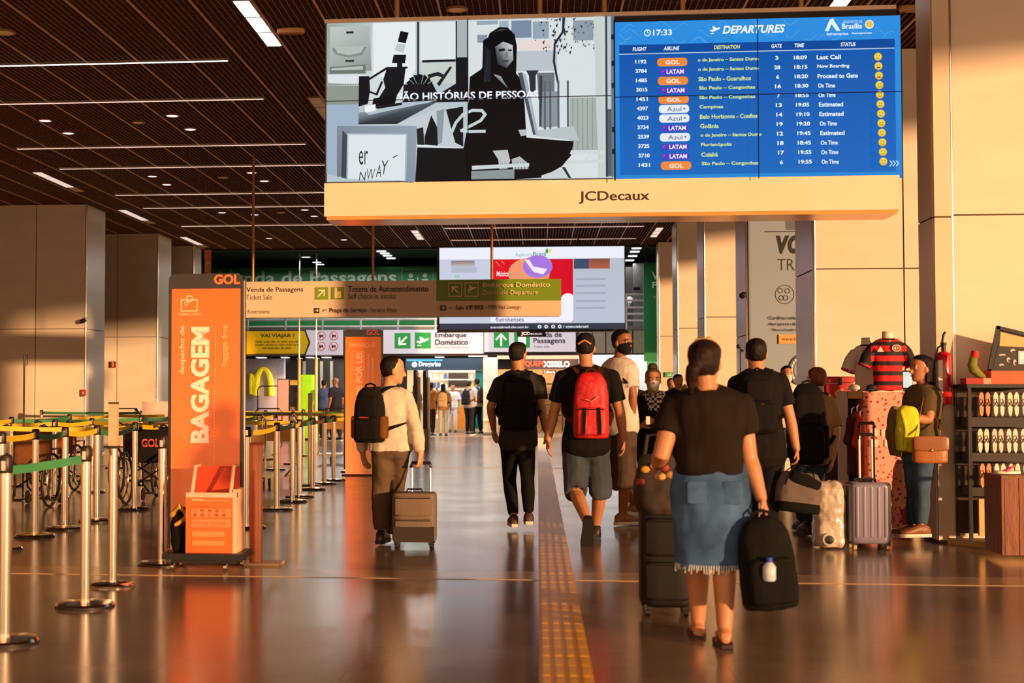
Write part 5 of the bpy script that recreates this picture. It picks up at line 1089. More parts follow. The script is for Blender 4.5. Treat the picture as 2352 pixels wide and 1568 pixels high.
S = F['Ss']; N = Vector((0, -1, 0)); c = at(1190, 922, 13.7) + N * .20
backpack('big black boxy backpack on the slim man left of the yellow strip', c, S, UP, N, .33, .53, .19, BP, BPN, None, sstraps(F, j, c, S, UP, N, .33, .53), BPN, ((0, -.45, .9, .48), (0, .35, .72, .36)), side=BPN, group='backpacks of the walkers')
# man in cap with red backpack
per, F, j = figure('man in black cap, black tee and denim shorts with red backpack', 12.7, dict(hd=(1345, 798), nk=(1347, 850), sl=(1294, 868), sr=(1404, 868), el=(1273, 945, .02), wl=(1259, 1008, -.02), hld=(1257, 1040, -.02), er=(1424, 945, .0), wr=(1432, 1008, .06), hrd=(1431, 1035, .08), hl=(1322, 1030), hr=(1370, 1030), kl=(1322, 1128, -.02), kr=(1378, 1128, .06), al=(1350, 1200, -.38), ar=(1368, 1208, .28)),
    face=(.12, 1), body=(0, 1), k=1.05, fat=1.05, skin=SKIN, hair=HAIR, hairstyle='short', cap=cloth('cap_black', '#191412'), shirt=cloth('tee_black', '#0c0908'), sleeve=.7, hemt=-.1, fold=.008, trousers=mat('shorts_denim', '#2f3844', .85, var=.35, scale=6, bump=.3, bscale=220), trname='shorts', tlen=1.06, twid=1.12, tg=.02, tfold=.010, shoes=mat('shoe_black', '#171210', .55), sole=mat('sole_black', '#15110f', .6), fl=(-.05, .42, -.9), ul=(0, .9, .42), thl=1, thr=-1, head=.225)
S = F['Ss']; N = Vector((0, -1, 0)); c = at(1356, 930, 12.7) + N * .20
RED = mat('backpack_red', '#b3161a', .55, var=.25, scale=12, bump=.4, bscale=40)
bo_ = backpack('red backpack with dark straps on the man in the cap', c, S, UP, N, .31, .58, .18, RED, RED, None, sstraps(F, j, c, S, UP, N, .31, .58), cloth('strap_brown', '#4a1f16'), ((0, -.48, .84, .42),), group='backpacks of the walkers')
for s in (-1, 1): q_ = MB(bo_.location); q_.sheet([c + S * (s * .07) + N * .122 - UP * .25, c + S * (s * .065) + N * .125 - UP * .12, c + S * (s * .06) + N * .11 - UP * .02], .026, S, .008); q_.build('trim_band', BP, bo_, True)
q_ = MB(bo_.location); q_.tube([c + N * .105 + S * (-.05) + UP * .05, c + N * .108 + UP * .035, c + N * .105 + S * .055 + UP * .075], .005, 6, True); q_.build('printed_tick', mat('tick_pink', '#e8806a', .5), bo_, True)
# masked man in pale tee beyond
figure('man in black face mask and pale tee beside the man in the cap', 14.4, dict(hd=(1429, 786), nk=(1424, 828), sl=(1397, 846, .06), sr=(1444, 848, -.10), el=(1388, 905, .12), wl=(1392, 950, .22), er=(1453, 908, -.14), wr=(1452, 962, -.10), hl=(1410, 985, .05), hr=(1436, 985, -.05), kl=(1415, 1090, .1), kr=(1436, 1092, -.2), al=(1462, 1160, .30), ar=(1430, 1182, -.12)),
    face=(.75, -.75), body=(.8, .6), k=1.06, skin=SKIND, hair=HAIR, hairstyle='short', mask=cloth('mask_black', '#121014'), shirt=cloth('tee_pale', '#c9bdb3'), fold=.004, sleeve=.7, hemt=-.1, trousers=cloth('shorts_brown', '#4c3a32'), trname='shorts', tlen=1.28, twid=1.25, tg=.02, shoes=mat('shoe_tan', '#8a5a32', .5), fl=(.9, .2, -.1), thl=1)
c = at(1394, 862, 14.6); st = empty('backpack', c, 'dark strap bag on the shoulder of the masked man in the pale tee', 'backpack', 'backpacks of the walkers')
q_ = MB(c); q_.rbox(c + Vector((-.02, .12, -.12)), .09, .09, .2, .3, 20, 2.8); q_.build('bag_body', BP, st, True)
q_ = MB(c); q_.sheet([c + Vector((-.03, .1, .03)), at(1404, 838, 14.5) + Vector((0, 0, .04)), at(1424, 846, 14.32) + Vector((0, 0, .03)), at(1440, 880, 14.2)], .045, (1, .5, 0), .01); q_.build('strap', BPN, st, True)
# woman in white mask and checked scarf, facing the camera
per, F, j = figure('woman in white mask, checked scarf and black clothes walking towards the camera', 15.1, dict(hd=(1500, 872), nk=(1500, 908), sl=(1462, 925), sr=(1541, 925), el=(1450, 985, -.02), wl=(1474, 978, -.26), hld=(1490, 968, -.30), er=(1556, 985), wr=(1530, 990, -.2), hl=(1484, 1045), hr=(1518, 1045), kl=(1486, 1120, -.08), kr=(1514, 1120, .05), al=(1486, 1178, -.02), ar=(1514, 1178, .1)),
    face=(0, -1), body=(0, -1), k=.97, fat=1.08, skin=SKIN, hair=HAIRG, hairstyle='bun', mask=mat('mask_white', '#d6ccc2', .8, bump=.2), shirt=cloth('dress_black', '#121014'), sleeve=1.6, hemt=-.16, trousers=cloth('trousers_black2', '#100e10'), shoes=BLACKPL, thl=-1, thr=1)
CH = mat('scarf_check', '#d8cdbc', .85); nt = CH.node_tree; ck = nt.nodes.new('ShaderNodeTexChecker'); ck.inputs['Scale'].default_value = 38; ck.inputs[1].default_value = lin('#ddd2c2') + (1,); ck.inputs[2].default_value = lin('#1a1614') + (1,); tcn = nt.nodes.new('ShaderNodeTexCoord'); nt.links.new(tcn.outputs['Object'], ck.inputs[0]); nt.links.new(ck.outputs[0], nt.nodes['Principled BSDF'].inputs['Base Color'])
q_ = MB(per.location); nk = j['nk']; q_.tube([nk + Vector((math.cos(a) * .085, -.02 + math.sin(a) * .08, .0 - .02 * math.sin(a + math.pi))) for a in [2 * math.pi * i / 16 for i in range(16)]], .045, 10, closed=True); q_.rbox(nk + Vector((0, -.10, -.09)), .085, .035, .09, .3, 20, 2.5); soft(q_, 'scarf', .011, CH, per, fold=.008, ffreq=14)
q_ = MB(per.location); q_.rbox(at(1488, 965, 14.36), .02, .006, .04, .2, 12, 5); q_.build('badge', mat('badge_white', '#e5ddd0', .5), per, True)
# dark shirted man at right with duffel bag
per, F, j = figure('man in dark shirt with black backpack carrying a grey duffel bag', 12.0, dict(hd=(1737, 812), nk=(1740, 858), sl=(1693, 882), sr=(1790, 876), el=(1682, 960, .02), wl=(1690, 1025, .1), er=(1814, 958, -.02), wr=(1829, 1030, -.04), hrd=(1833, 1060, -.05), hl=(1726, 1050), hr=(1768, 1050), kl=(1722, 1155, .1), kr=(1768, 1150, -.04), al=(1722, 1232, .3), ar=(1766, 1238, -.12)),
    face=(.15, 1), body=(0, 1), k=1.05, fat=1.05, skin=SKIN, hair=HAIR, hairstyle='short', shirt=cloth('shirt_darkbrown', '#110c0a'), sleeve=.68, hemt=-.16, trousers=cloth('trousers_navy', '#0a0910'), shoes=mat('shoe_black', '#171210', .55), sole=mat('sole_black', '#15110f', .6), cr=.5, thl=1, thr=-1)
S = F['Ss']; N = Vector((0, -1, 0)); c = at(1732, 925, 12.0) + N * .20
backpack('black backpack with thin red trim on the man carrying the grey duffel', c, S, UP, N, .33, .5, .18, BP, BPN, (.1, -.05, .06, .015, mat('label_red', '#c23a1c', .5)), sstraps(F, j, c, S, UP, N, .33, .5), BPN, ((0, -.45, .85, .45), (0, .4, .66, .34)), group='backpacks of the walkers')
c = at(1834, 1128, 11.9); du = empty('duffel_bag', (c.x, c.y, c.z - .17), 'grey duffel bag with black base and handles held by the man in the dark shirt', 'bag')
q_ = MB(du.location); mx = Matrix.Rotation(.12, 3, 'Y'); GD = cloth('duffel_grey', '#675a55')
q_.rbox(c, .185, .12, .155, n=28, e=3, mtx=mx, prof=[(-1, .8, .8), (-.85, .96, .96), (-.3, 1, 1), (.4, .97, .9), (.8, .85, .6), (1, .7, .3)]); soft(q_, 'bag_body', .011, GD, du, fold=.006)
q_ = MB(du.location); q_.rbox(c + mx @ Vector((0, 0, -.125)), .18, .125, .045, .3, 28, 3, mtx=mx); q_.build('base', BP, du, True)
q_ = MB(du.location); q_.rbox(c + mx @ Vector((.03, -.07, .09)), .13, .04, .05, .4, 24, 2.6, mtx=mx @ Matrix.Rotation(.3, 3, 'Y')); q_.build('top_flap', BP, du, True)
hh = at(1833, 1062, 11.95)
for y in (-.09, .05): q_ = MB(du.location); q_.sheet([c + Vector((-.12, y, .06)), c + Vector((-.08, y, .17)), hh + Vector((0, y * .15, 0)), c + Vector((.1, y, .15)), c + Vector((.13, y, .05))], .03, (.1, 1, 0), .008); q_.build('handle', BPN, du, True)
# person with big black backpack and khaki shirt
per, F, j = figure('reddish haired person in khaki shirt under a tall black backpack', 13.5, dict(hd=(1876, 872), nk=(1880, 912), sl=(1838, 930), sr=(1910, 930), el=(1830, 985), wl=(1832, 1030, .1), er=(1920, 990, -.02), wr=(1912, 1052, -.02), hrd=(1910, 1072, 0), hl=(1846, 1052), hr=(1878, 1052), kl=(1842, 1130, .1), kr=(1862, 1135, -.02), al=(1842, 1196, .25), ar=(1854, 1203, -.08)),
    face=(-.35, 1), body=(-.1, 1), k=.97, skin=SKINL, hair=HAIRR, hairstyle='short', shirt=cloth('shirt_khaki', '#a3855a'), sleeve=.85, hemt=-.1, fold=.01, trousers=cloth('jeans_navy', '#26323f'), shoes=mat('shoe_dark', '#2c1c16', .5), sole=mat('sole_black', '#15110f', .6), thl=1, thr=-1)
S = F['Ss']; N = Vector((-.12, -1, 0)).normalized(); c = at(1852, 972, 13.5) + N * .2
backpack('tall black backpack with two small pale emblems on the person in khaki', c, S, UP, N, .34, .74, .24, BP, BPN, (-.35, .32, .05, .018, mat('emblem_pale', '#b9a890', .4)), sstraps(F, j, c, S, UP, N, .34, .74), BPN, ((0, -.48, .85, .44), (0, .38, .74, .38)), side=BPN, group='backpacks of the walkers')
# woman at right with yellow jacket
TAN = cloth('tan_top', '#5b4c34')
per, F, j = figure('woman in blue jeans waiting beside the red shirts, yellow jacket over her arm', 12.75, dict(hd=(2116, 846), nk=(2122, 890), sl=(2098, 912, .08), sr=(2140, 912, -.08), el=(2080, 962, .16), wl=(2050, 985, .05), hld=(2035, 995, 0), er=(2132, 965, -.16), wr=(2092, 958, -.22), hrd=(2075, 955, -.2), hl=(2098, 1045, .06), hr=(2124, 1045, -.06), kl=(2100, 1138, .08), kr=(2118, 1138, -.08), al=(2098, 1208, .08), ar=(2116, 1208, -.10)),
    face=(-1, -.35, .03), body=(-.8, -.2), k=.98, hip=1.05, waist=.92, skin=SKIN, hair=HAIR, hairstyle='long', shirt=TAN, shirtname='top', sleeve=.12, hemt=-.05, trousers=mat('jeans_blue', '#3b5270', .85, var=.3, scale=6, bump=.3, bscale=220), tfold=.008, shoes=mat('shoe_flat', '#7c4a2c', .5), fl=(-1, -.1, 0), thl=1, thr=-1)
YEL = mat('jacket_yellow', '#c9c80a', .7, var=.12, bump=.2)
c = at(2084, 985, 12.5); yj = empty('jacket', (c.x, c.y, c.z - .2), 'bright yellow jacket hanging over the arm of the waiting woman', 'jacket')
q_ = MB(yj.location); q_.rbox(c, .098, .07, .195, n=22, e=2.6, prof=[(-1, .75, .7), (-.9, .95, .95), (0, 1, 1), (.7, .92, .9), (.92, .75, .8), (1, .5, .5)]); soft(q_, 'folded_cloth', .010, YEL, yj, fold=.012, ffreq=9)
q_ = MB(yj.location); q_.tube([c + Vector((-.06, -.06, .15)), c + Vector((-.03, -.08, 0)), c + Vector((-.04, -.075, -.16))], .014, 8, True); q_.build('sleeve', YEL, yj, True)
c = at(2056, 990, 12.7); tb = empty('folded_coat', (c.x, c.y, c.z - .2), 'brown folded coat behind the yellow jacket', 'jacket')
q_ = MB(tb.location); q_.rbox(c, .075, .09, .215, n=22, e=2.2, prof=[(-1, .6, .6), (-.6, .9, .9), (0, 1, 1), (.6, .85, .9), (1, .35, .4)]); soft(q_, 'folded_cloth', .011, cloth('coat_brown', '#7a6248'), tb, fold=.012)
q_ = MB(tb.location); q_.tube([c + Vector((.02, -.08, .12)), c + Vector((.0, -.1, -.05)), c + Vector((.01, -.08, -.2))], .02, 8, True); q_.build('sleeve', cloth('coat_brown', '#7a6248'), tb, True)
c = at(2136, 1033, 12.35); hb = empty('handbag', (c.x, c.y, c.z - .11), 'tan leather flap handbag on the hip of the waiting woman', 'handbag'); LE = mat('leather_tan', '#9a5a22', .42, bump=.2)
q_ = MB(hb.location); q_.rbox(c, .142, .045, .11, .2, 28, 4.5); q_.build('bag_body', LE, hb, True)
q_ = MB(hb.location); q_.rbox(c + Vector((0, -.05, .055)), .142, .010, .062, .3, 28, 3.5); q_.build('flap', mat('leather_dark', '#864c1a', .42), hb, True)
q_ = MB(hb.location); q_.sphere(c + Vector((0, -.062, .0)), .013, (1, .5, 1), 10); q_.build('clasp', STEEL, hb, True)
q_ = MB(hb.location); q_.sheet([c + Vector((-.13, 0, .08)), at(2112, 960, 12.5), at(2128, 888, 12.68) + Vector((0, 0, .03)), at(2150, 960, 12.6), c + Vector((.13, 0, .08))], .022, (.3, 1, 0), .006); q_.build('strap', LE, hb, True)
# ------------------------------------------------------------------ small far figures
def pose(x, y, h, ang, arms='down', walk=0.1):
    k = h / 1.75; f = Vector((math.sin(ang), math.cos(ang), 0)); s = Vector((math.cos(ang), -math.sin(ang), 0)); b = Vector((x, y, 0))
    def P(a, z, fw=0): return b + s * (a * k) + UP * (z * k) + f * (fw * k)
    d = dict(hd=P(0, 1.635, .03), nk=P(0, 1.45), sl=P(-.175, 1.41), sr=P(.175, 1.41), hl=P(-.085, .93), hr=P(.085, .93), kl=P(-.095, .49, .02 + walk), kr=P(.095, .49, -.0), al=P(-.1, .09, walk), ar=P(.1, .09, -walk), el=P(-.24, 1.12, -.02), wl=P(-.24, .87, .06), er=P(.24, 1.12, -.02), wr=P(.24, .87, .06))
    if arms == 'front': d.update(el=P(-.22, 1.13, .06), wl=P(-.08, 1.12, .3), er=P(.22, 1.13, .06), wr=P(.08, 1.12, .3))
    if arms == 'face': d.update(er=P(.24, 1.18, .12), wr=P(.10, 1.45, .25))
    return d, k
def folk(label, u, vf, h, ang, skin=SKIN, hair=HAIR, hs='short', shirt='#888888', tr='#222222', arms='down', Yd=None, pack=None, mask=None, sleeve=.7, grp='shoppers far down the hall', walk=.06, tlen=1.93, fat=1.0, vox=.016):
    g = ground(u, vf) if Yd is None else Vector((X(u, Yd), Yd, 0))
    d, k = pose(g.x, g.y, h, ang, arms, walk); f = (math.sin(ang), math.cos(ang))
    per, F, j = figure(label, g.y, d, face=f, body=f, world=True, k=k, fat=fat, skin=skin, hair=hair, hairstyle=hs, mask=mask, shirt=cloth('c' + shirt, shirt), sleeve=sleeve, trousers=cloth('c' + tr, tr), tlen=tlen, shoes=BLACKPL, vox=vox, group=grp, eyes=bool(mask) or ang > 2, fgr=1.3, ul=(0, 0, 1), fl=(f[0], f[1], 0))
    if pack:
        N = -Vector((f[0], f[1], 0)); S = F['Ss']; c = lerp(F['pel'], j['nk'], .55) + N * .2
        backpack('%s backpack on the %s' % pack, c, S, UP, N, .3, .46, .16, cloth('pk' + pack[0], {'black': '#15131a', 'dark': '#2a211e', 'beige': '#b08a5a'}[pack[0]]), None, None, sstraps(F, j, c, S, UP, N, .3, .46), BPN, ((0, -.45, .8, .4),), group='far backpacks')
    return per
MW = mat('mask_white', '#d6ccc2', .8)
folk('far woman with beige top and cream trousers at the bright shop', 1018, 1003, 1.62, .05, hair=HAIRB, hs='long', shirt='#b98a52', tr='#cfc2a0', pack=('beige', 'far woman in cream trousers'), sleeve=.9)
folk('far man in grey tee with black trousers, left of the teal pillar', 1077, 996, 1.72, .45, Yd=45.3, shirt='#8e8a90', tr='#17161a', arms='front', pack=('black', 'far man in grey tee'))
folk('far man in pale blue shirt beside the teal pillar', 1096, 994, 1.80, -.8, Yd=45.9, skin=SKIND, shirt='#b3b4c6', tr='#141418', pack=('dark', 'far man in pale blue shirt'))
folk('far person in orange jacket by the shop mullion', 990, 1002, 1.66, .5, skin=SKIND, shirt='#d98024', tr='#3a1a14', arms='face')
folk('far shop worker in white behind the cream-trousered woman', 1040, 990, 1.62, 3.1, Yd=47.3, shirt='#d8d2cc', tr='#c9c0b4', hair=HAIRB, sleeve=.7)
folk('far person with dark hair seen past the man in the pale shirt', 953, 1000, 1.6, .3, hair=HAIRB, shirt='#4a2a26', tr='#2a1c1c', hs='long')
folk('worker in yellow vest under the gallery', 690, 1000, 1.62, .9, skin=SKIND, shirt='#c9b51a', tr='#2a3a6a', Yd=40.6, hs='short')
folk('bald man in dark jersey beyond the barriers', 772, 1000, 1.76, -.9, skin=SKIND, shirt='#1b1c28', tr='#222228', Yd=39.5, hs=None)
folk('person in blue beyond the tall post', 744, 1000, 1.72, .2, skin=SKIND, shirt='#3a4a78', tr='#20242e', Yd=41.0)
folk('masked person in dark patterned top left of the scarf woman', 1459, 1000, 1.62, 3.1, hair=HAIR, shirt='#17131a', tr='#15131a', Yd=27.5, mask=MW, hs='long', grp='people between the walkers')
folk('person in dark green top holding up a phone near the far column', 1541, 1000, 1.58, 2.9, hair=HAIRB, shirt='#152018', tr='#15131a', Yd=25.5, arms='face', grp='people between the walkers')
folk('person with dark hair bent over a white phone', 1556, 1000, 1.62, 2.6, skin=SKINL, hair=HAIR, shirt='#201c1e', tr='#17151a', Yd=23.5, arms='face', grp='people between the walkers')
folk('man in white mask and white shirt in front of the grey poster', 1806, 1000, 1.68, 3.0, skin=SKIN, shirt='#ddd3c8', tr='#2a2a30', Yd=19.7, mask=MW, arms='down', grp='people between the walkers', vox=.012)
folk('man in white shirt half hidden by the reddish haired person', 1868, 1000, 1.69, -2.6, skin=SKIN, shirt='#d9d0c6', tr='#2a2a30', Yd=18.8, grp='people between the walkers', vox=.012)
# ------------------------------------------------------------------ queue barriers
ORD = ['first', 'second', 'third', 'fourth', 'fifth', 'sixth', 'seventh', 'eighth', 'ninth', 'tenth', 'eleventh', 'twelfth']
YB = mat('belt_yellow', '#d8b414', .6, var=.1); GB = mat('belt_green', '#2e7a4a', .6, var=.1); BB = mat('belt_olive', '#7a6a22', .6, var=.1)
CHR = mat('chrome_post', '#e6d8c6', .14, 1.0, var=.02); HEADM = mat('post_head', '#2c2018', .4, .4)
def stanchion(h=.98):
    o = empty('stanchion', (0, 0, 0), 'x', 'stanchion', 'chrome queue posts')
    MB().lathe((0, 0, 0), [(.178, .0), (.180, .012), (.170, .026), (.10, .034), (.045, .038)], 32).build('base', CHR, o, True)
    MB().lathe((0, 0, 0), [(.181, .0), (.182, .010)], 32).build('rubber_ring', DARK, o, True)
    MB().lathe((0, 0, 0), [(.032, .036), (.032, h - .09)], 20).build('post', CHR, o, True)
    hd = MB().lathe((0, 0, 0), [(.033, h - .095), (.036, h - .09), (.036, h - .015), (.030, h), (.008, h + .004)], 20).build('head', HEADM, o, True)
    MB().box(-.012, .012, -.040, -.034, h - .08, h - .03).build('belt_slot', STEEL, hd)
    return o
proto = stanchion()
def copy_tree(o, parent=None):
    c = o.copy(); C.objects.link(c); c.parent = parent
    for ch in list(o.children): copy_tree(ch, c)
    return c
first = [True]
def place(x, y, lab):
    o = proto if first[0] else copy_tree(proto)
    first[0] = False; o.location = (x, y, 0); o['label'] = lab; return o
near = [(10, 1475, 'chrome queue post cut by the bottom left edge, nearest of all'), (195, 1392, 'chrome post nearest the camera after the one at the frame edge'), (372, 1297, 'chrome post just left of the tall orange totem'), (80, 1232, 'chrome post second from the left frame edge'), (2, 1262, 'chrome post with base half outside the left frame edge'), (148, 1215, 'chrome post between the second and the sloping green belt end'), (222, 1197, 'chrome post behind the two nearest posts'), (309, 1170, 'chrome post standing in front of the black wheelchair'), (125, 1143, 'small chrome post beside the left wheelchair wheel'), (210, 1130, 'far chrome post seen between the near ones'),
        (568, 1212, 'chrome post hidden behind the orange bollard'), (636, 1171, 'first chrome post right of the orange bollard'), (672, 1152, 'second chrome post right of the orange bollard'), (688, 1141, 'third chrome post right of the orange bollard'), (718, 1124, 'fourth chrome post right of the orange bollard'), (745, 1111, 'fifth chrome post right of the orange bollard'), (766, 1103, 'sixth chrome post, next to the second totem')]
N_ = {}
for i, (u, v, l) in enumerate(near): g_ = ground(u, v); N_[i] = (g_.x, g_.y); place(g_.x, g_.y, l)
rows_ = [(-4.5, [15.9, 17.6, 19.2, 20.9, 22.5, 24.2]), (-5.95, [15.2, 21.0, 23.0, 25.0]), (-7.4, [17.0, 19.5, 22, 24.5]), (-3.1, [23.6, 25.1])]
nm_ = {-4.5: 'second lane', -5.95: 'third lane', -7.4: 'outermost lane', -3.1: 'lane past the second totem'}
R_ = {}
for x, ys in rows_:
    R_[x] = ys
    for i, y in enumerate(ys):
        if x == -4.5 and i == 0: continue
        place(x, y, 'thin distant chrome post of the %s, %s' % (nm_[x], ORD[i] + ' from the camera'))
k_ = 0
def belt(a, b, m, sag, lab, z=.925):
    a = Vector((a[0], a[1], z)); b = Vector((b[0], b[1], z)); d = (b - a).normalized(); a = a + d * .036; b = b - d * .036
    pts = [lerp(a, b, t / 10) - UP * (sag * 4 * (t / 10) * (1 - t / 10)) for t in range(11)]
    o = MB((a + b) / 2 * 1.0).sheet(pts, .05, UP, .003)
    x = thing_mesh('belt', o, m, lab, 'belt', 'retractable belts of the queue'); return x
belt((-3.9, 6.9), N_[1], GB, .06, 'sagging green belt running in from the left edge to the nearest post', .90)
belt(N_[1], (N_[1][0] - .3, 9.65), BB, .03, 'short olive belt between the two nearest posts')
belt(N_[4], N_[3], YB, .01, 'yellow belt at the left edge between two posts')
belt(N_[3], N_[5], GB, .03, 'green belt right of the second post from the left')
belt(N_[5], N_[6], YB, .02, 'yellow belt between the third and fourth near posts')
belt(N_[6], N_[7], GB, .05, 'green belt reaching the post in front of the black wheelchair')
for (a, b, m, l) in ((N_[8], N_[9], YB, 'behind the left wheelchair'), ((-7.4, 17.0), N_[8], YB, 'crossing behind the left wheelchair'), (N_[9], (-4.5, 17.6), YB, 'crossing the second lane'), ((-7.4, 19.5), (-5.95, 21.0), GB, 'crossing the third lane'), ((-4.5, 19.2), (-2.99, 19.35), YB, 'crossing towards the fourth post by the bollard'), ((-7.4, 17.0), (-7.4, 19.5), YB, 'near part of the outermost lane'), ((-7.4, 19.5), (-7.4, 22), GB, 'middle of the outermost lane'), ((-7.4, 22), (-7.4, 24.5), YB, 'far part of the outermost lane'), ((-5.95, 15.2), (-4.5, 15.9), YB, 'crossing in front of the wheelchairs'), ((-7.4, 17.0), (-5.95, 15.2), YB, 'slanting across the left lanes')): belt(a, b, m, .02, '%s belt %s' % ('yellow' if m is YB else 'green', l))
seq = [N_[11], N_[12], N_[13], N_[14], N_[15], N_[16], (-3.1, 23.6), (-3.1, 25.1)]
for i, (a, b) in enumerate(zip([N_[10]] + seq[:-1], seq)): belt(a, b, (YB, GB)[i % 2], .02, '%s belt along the aisle side row, %s beyond the orange bollard' % (('yellow', 'green')[i % 2], ORD[i]))
for x in (-4.5, -5.95):
    ys = R_[x]
    for i, (a, b) in enumerate(zip(ys[:-1], ys[1:])):
        if b - a < 3: belt((x, a), (x, b), (YB, GB)[i % 2], .02, '%s belt along the %s, %s from the camera' % (('yellow', 'green')[i % 2], nm_[x], ORD[i]))
for i, (y, x0, x1, m) in enumerate(((24.3, -7.4, -4.5, YB), (26.2, -7.4, -3.1, YB), (28.0, -10.0, -3.1, GB), (29.6, -8.5, -3.1, YB))):
    n_ = 3
    if y > 24.5:
        for q in range(n_ + 1): place(x0 + (x1 - x0) * q / n_, y, 'tiny far post in the %s cross row, %s from the left' % (ORD[i], ORD[q])) if y != 26.2 or q < n_ else None
    for q in range(n_): belt((x0 + (x1 - x0) * q / n_, y), (x0 + (x1 - x0) * (q + 1) / n_, y), m, .01, '%s far belt in the %s cross row, %s section from the left' % ('yellow' if m is YB else 'green', ORD[i], ORD[q]))
# tall sign posts
for (u, v, vt, l) in ((258, 1345, 928, 'taller square topped post behind the nearest chrome post'), (712, 1116, 905, 'tall pink tinted post among the barriers right of the bollard')):
    g_ = ground(u, v); o = empty('tall_post', g_, l, 'post'); zt = Z(vt, g_.y); zm = Z(1030 if u < 400 else 965, g_.y)
    MB(g_).lathe(g_, [(.150, 0), (.152, .012), (.14, .024), (.045, .034)], 30).build('base', CHR, o, True)
    MB(g_).lathe(g_, [(.030, .03), (.030, zm)], 20).build('post', CHR, o, True)
    MB(g_).cbox((g_.x, g_.y, (zm + zt) / 2), .056, .05, zt - zm).build('sign_sleeve', mat('sleeve_tan', '#d6ab8a', .4), o)
    MB(g_).cbox((g_.x, g_.y, zm), .07, .06, .02).build('collar', DARK, o); MB(g_).cbox((g_.x, g_.y, zt + .006), .06, .054, .012).build('cap', DARK, o)
g_ = ground(588, 1296); o = empty('bollard', g_, 'stout pale orange bollard on a flat plate beside the tall totem', 'post'); ORB = mat('bollard_orange', '#e58a5e', .3, .2)
zt = Z(1018, g_.y); MB(g_).lathe(g_, [(.05, .02), (.05, zt - .01), (.046, zt)], 28).build('post', ORB, o, True); MB(g_).lathe(g_, [(.055, zt - .02), (.055, zt)], 28).build('top_ring', mat('bollard_ring', '#c2481e', .4), o, True)
MB(g_).cbox((g_.x + .05, g_.y, .012), .30, .22, .022).build('base_plate', mat('plate_tan', '#d8b07e', .35, .4), o)
# thin standing frame at left, white box, little poles
g_ = Vector((X(55, 17), 17, 0)); o = empty('sign_stand', g_, 'thin dark stand with small empty frame against the left column', 'sign stand')
MB(g_).tube([g_ + UP * .01, (g_.x, 17, Z(812, 17))], .012, 8).build('pole', DARK, o, True); x1 = X(62, 17)
fm = MB(g_)
fm.tube([(g_.x, 17, Z(815, 17)), (x1 + .0, 17, Z(811, 17)), (x1, 17, Z(834, 17)), (g_.x, 17, Z(838, 17))], .006, 6, closed=True); fm.build('frame', DARK, o, True); MB(g_).lathe(g_, [(.14, 0), (.14, .012), (.02, .02)], 24).build('base', DARK, o, True)
g_ = Vector((X(355, 25), 25, 0)); o = empty('desk_screen', g_, 'plain white privacy panel on a small counter left of the totem', 'desk')
MB(g_).box(X(326, 25), X(386, 25), 25, 25.05, Z(963, 25), Z(922, 25)).build('panel', mat('white_board', '#e2cdbf', .5), o); MB(g_).box(X(330, 25), X(384, 25), 25, 25.5, 0, Z(963, 25)).build('counter', mat('white_board', '#e2cdbf', .5), o)
def cart(x, y, lab):
    g_ = Vector((x, y, 0)); o = empty('baggage_cart', g_, lab, 'cart', 'baggage carts beyond the barriers')
    a = MB(g_); a.tube([(x - .26, y + .3, .95), (x - .22, y + .25, 1.02), (x + .22, y + .25, 1.02), (x + .26, y + .3, .95)], .014, 8, True); a.build('handle', STEEL, o, True)
    for s in (-1, 1): MB(g_).tube([(x + s * .26, y + .3, .96), (x + s * .27, y + .2, .3), (x + s * .24, y - .55, .16)], .014, 8, True).build('side_tube', STEEL, o, True)
    MB(g_).box(x - .25, x + .25, y - .55, y + .2, .14, .17).build('tray', STEEL, o)
    MB(g_).box(x - .26, x + .26, y + .2, y + .34, .62, .80).build('basket', mat('cart_basket', '#b88a52', .4, .6), o)
    for dx, dy in ((-.2, .15), (.2, .15), (0, -.45)): w_ = MB(g_).lathe((x + dx - .015, y + dy, .06), [(.05, 0), (.06, .004), (.06, .026), (.05, .03)], 14, (1, 0, 0)); w_.build('wheel', BLACKPL, o, True)
for i, (x, y) in enumerate(((-8.0, 26.9), (-6.6, 27.1), (-5.2, 27.0), (-3.9, 27.2), (-3.9, 18.6), (-3.75, 20.2))): cart(x, y, 'chrome baggage cart, %s' % ('leftmost behind the barriers', 'second from the left behind the barriers', 'third behind the barriers', 'far one nearest the second totem', 'near one seen between the posts', 'near one farther in between the posts')[i])
def hoop(u0, u1, v0, v1, Y, lab):
    o = empty('barrier_hoop', (X((u0 + u1) / 2, Y), Y, 0), lab, 'barrier', 'metal hoops of the restaurant'); m_ = MB(o.location); r = .12; xa, xb, zt = X(u0, Y), X(u1, Y), Z(v0, Y)
    m_.tube([(xa, Y, .02), (xa, Y, zt - r), (xa + r * .3, Y, zt - r * .3), (xa + r, Y, zt), (xb - r, Y, zt), (xb - r * .3, Y, zt - r * .3), (xb, Y, zt - r), (xb, Y, .02)], .018, 8); m_.build('tube_frame', BLACKPL, o, True)
    for x in (xa, xb): MB(o.location).lathe((x, Y, 0), [(.07, 0), (.07, .015), (.02, .02)], 14).build('foot', BLACKPL, o, True)
hoop(592, 655, 886, 930, 40.5, 'dark rounded barrier hoop in front of the yellow arch')
hoop(652, 730, 885, 930, 41.2, 'long dark barrier hoop behind the yellow vest worker')
o = empty('menu_stand', (X(650, 39.8), 39.8, 0), 'pinkish upright board near the yellow arch', 'sign stand'); MB(o.location).box(X(638, 39.8), X(662, 39.8), 39.8, 39.9, .2, Z(871, 39.8)).build('board', mat('pinkish_board', '#d89a90', .5, emit=.15), o); MB(o.location).box(X(636, 39.8), X(664, 39.8), 39.85, 39.95, 0, Z(869, 39.8)).build('frame', DARK, o)
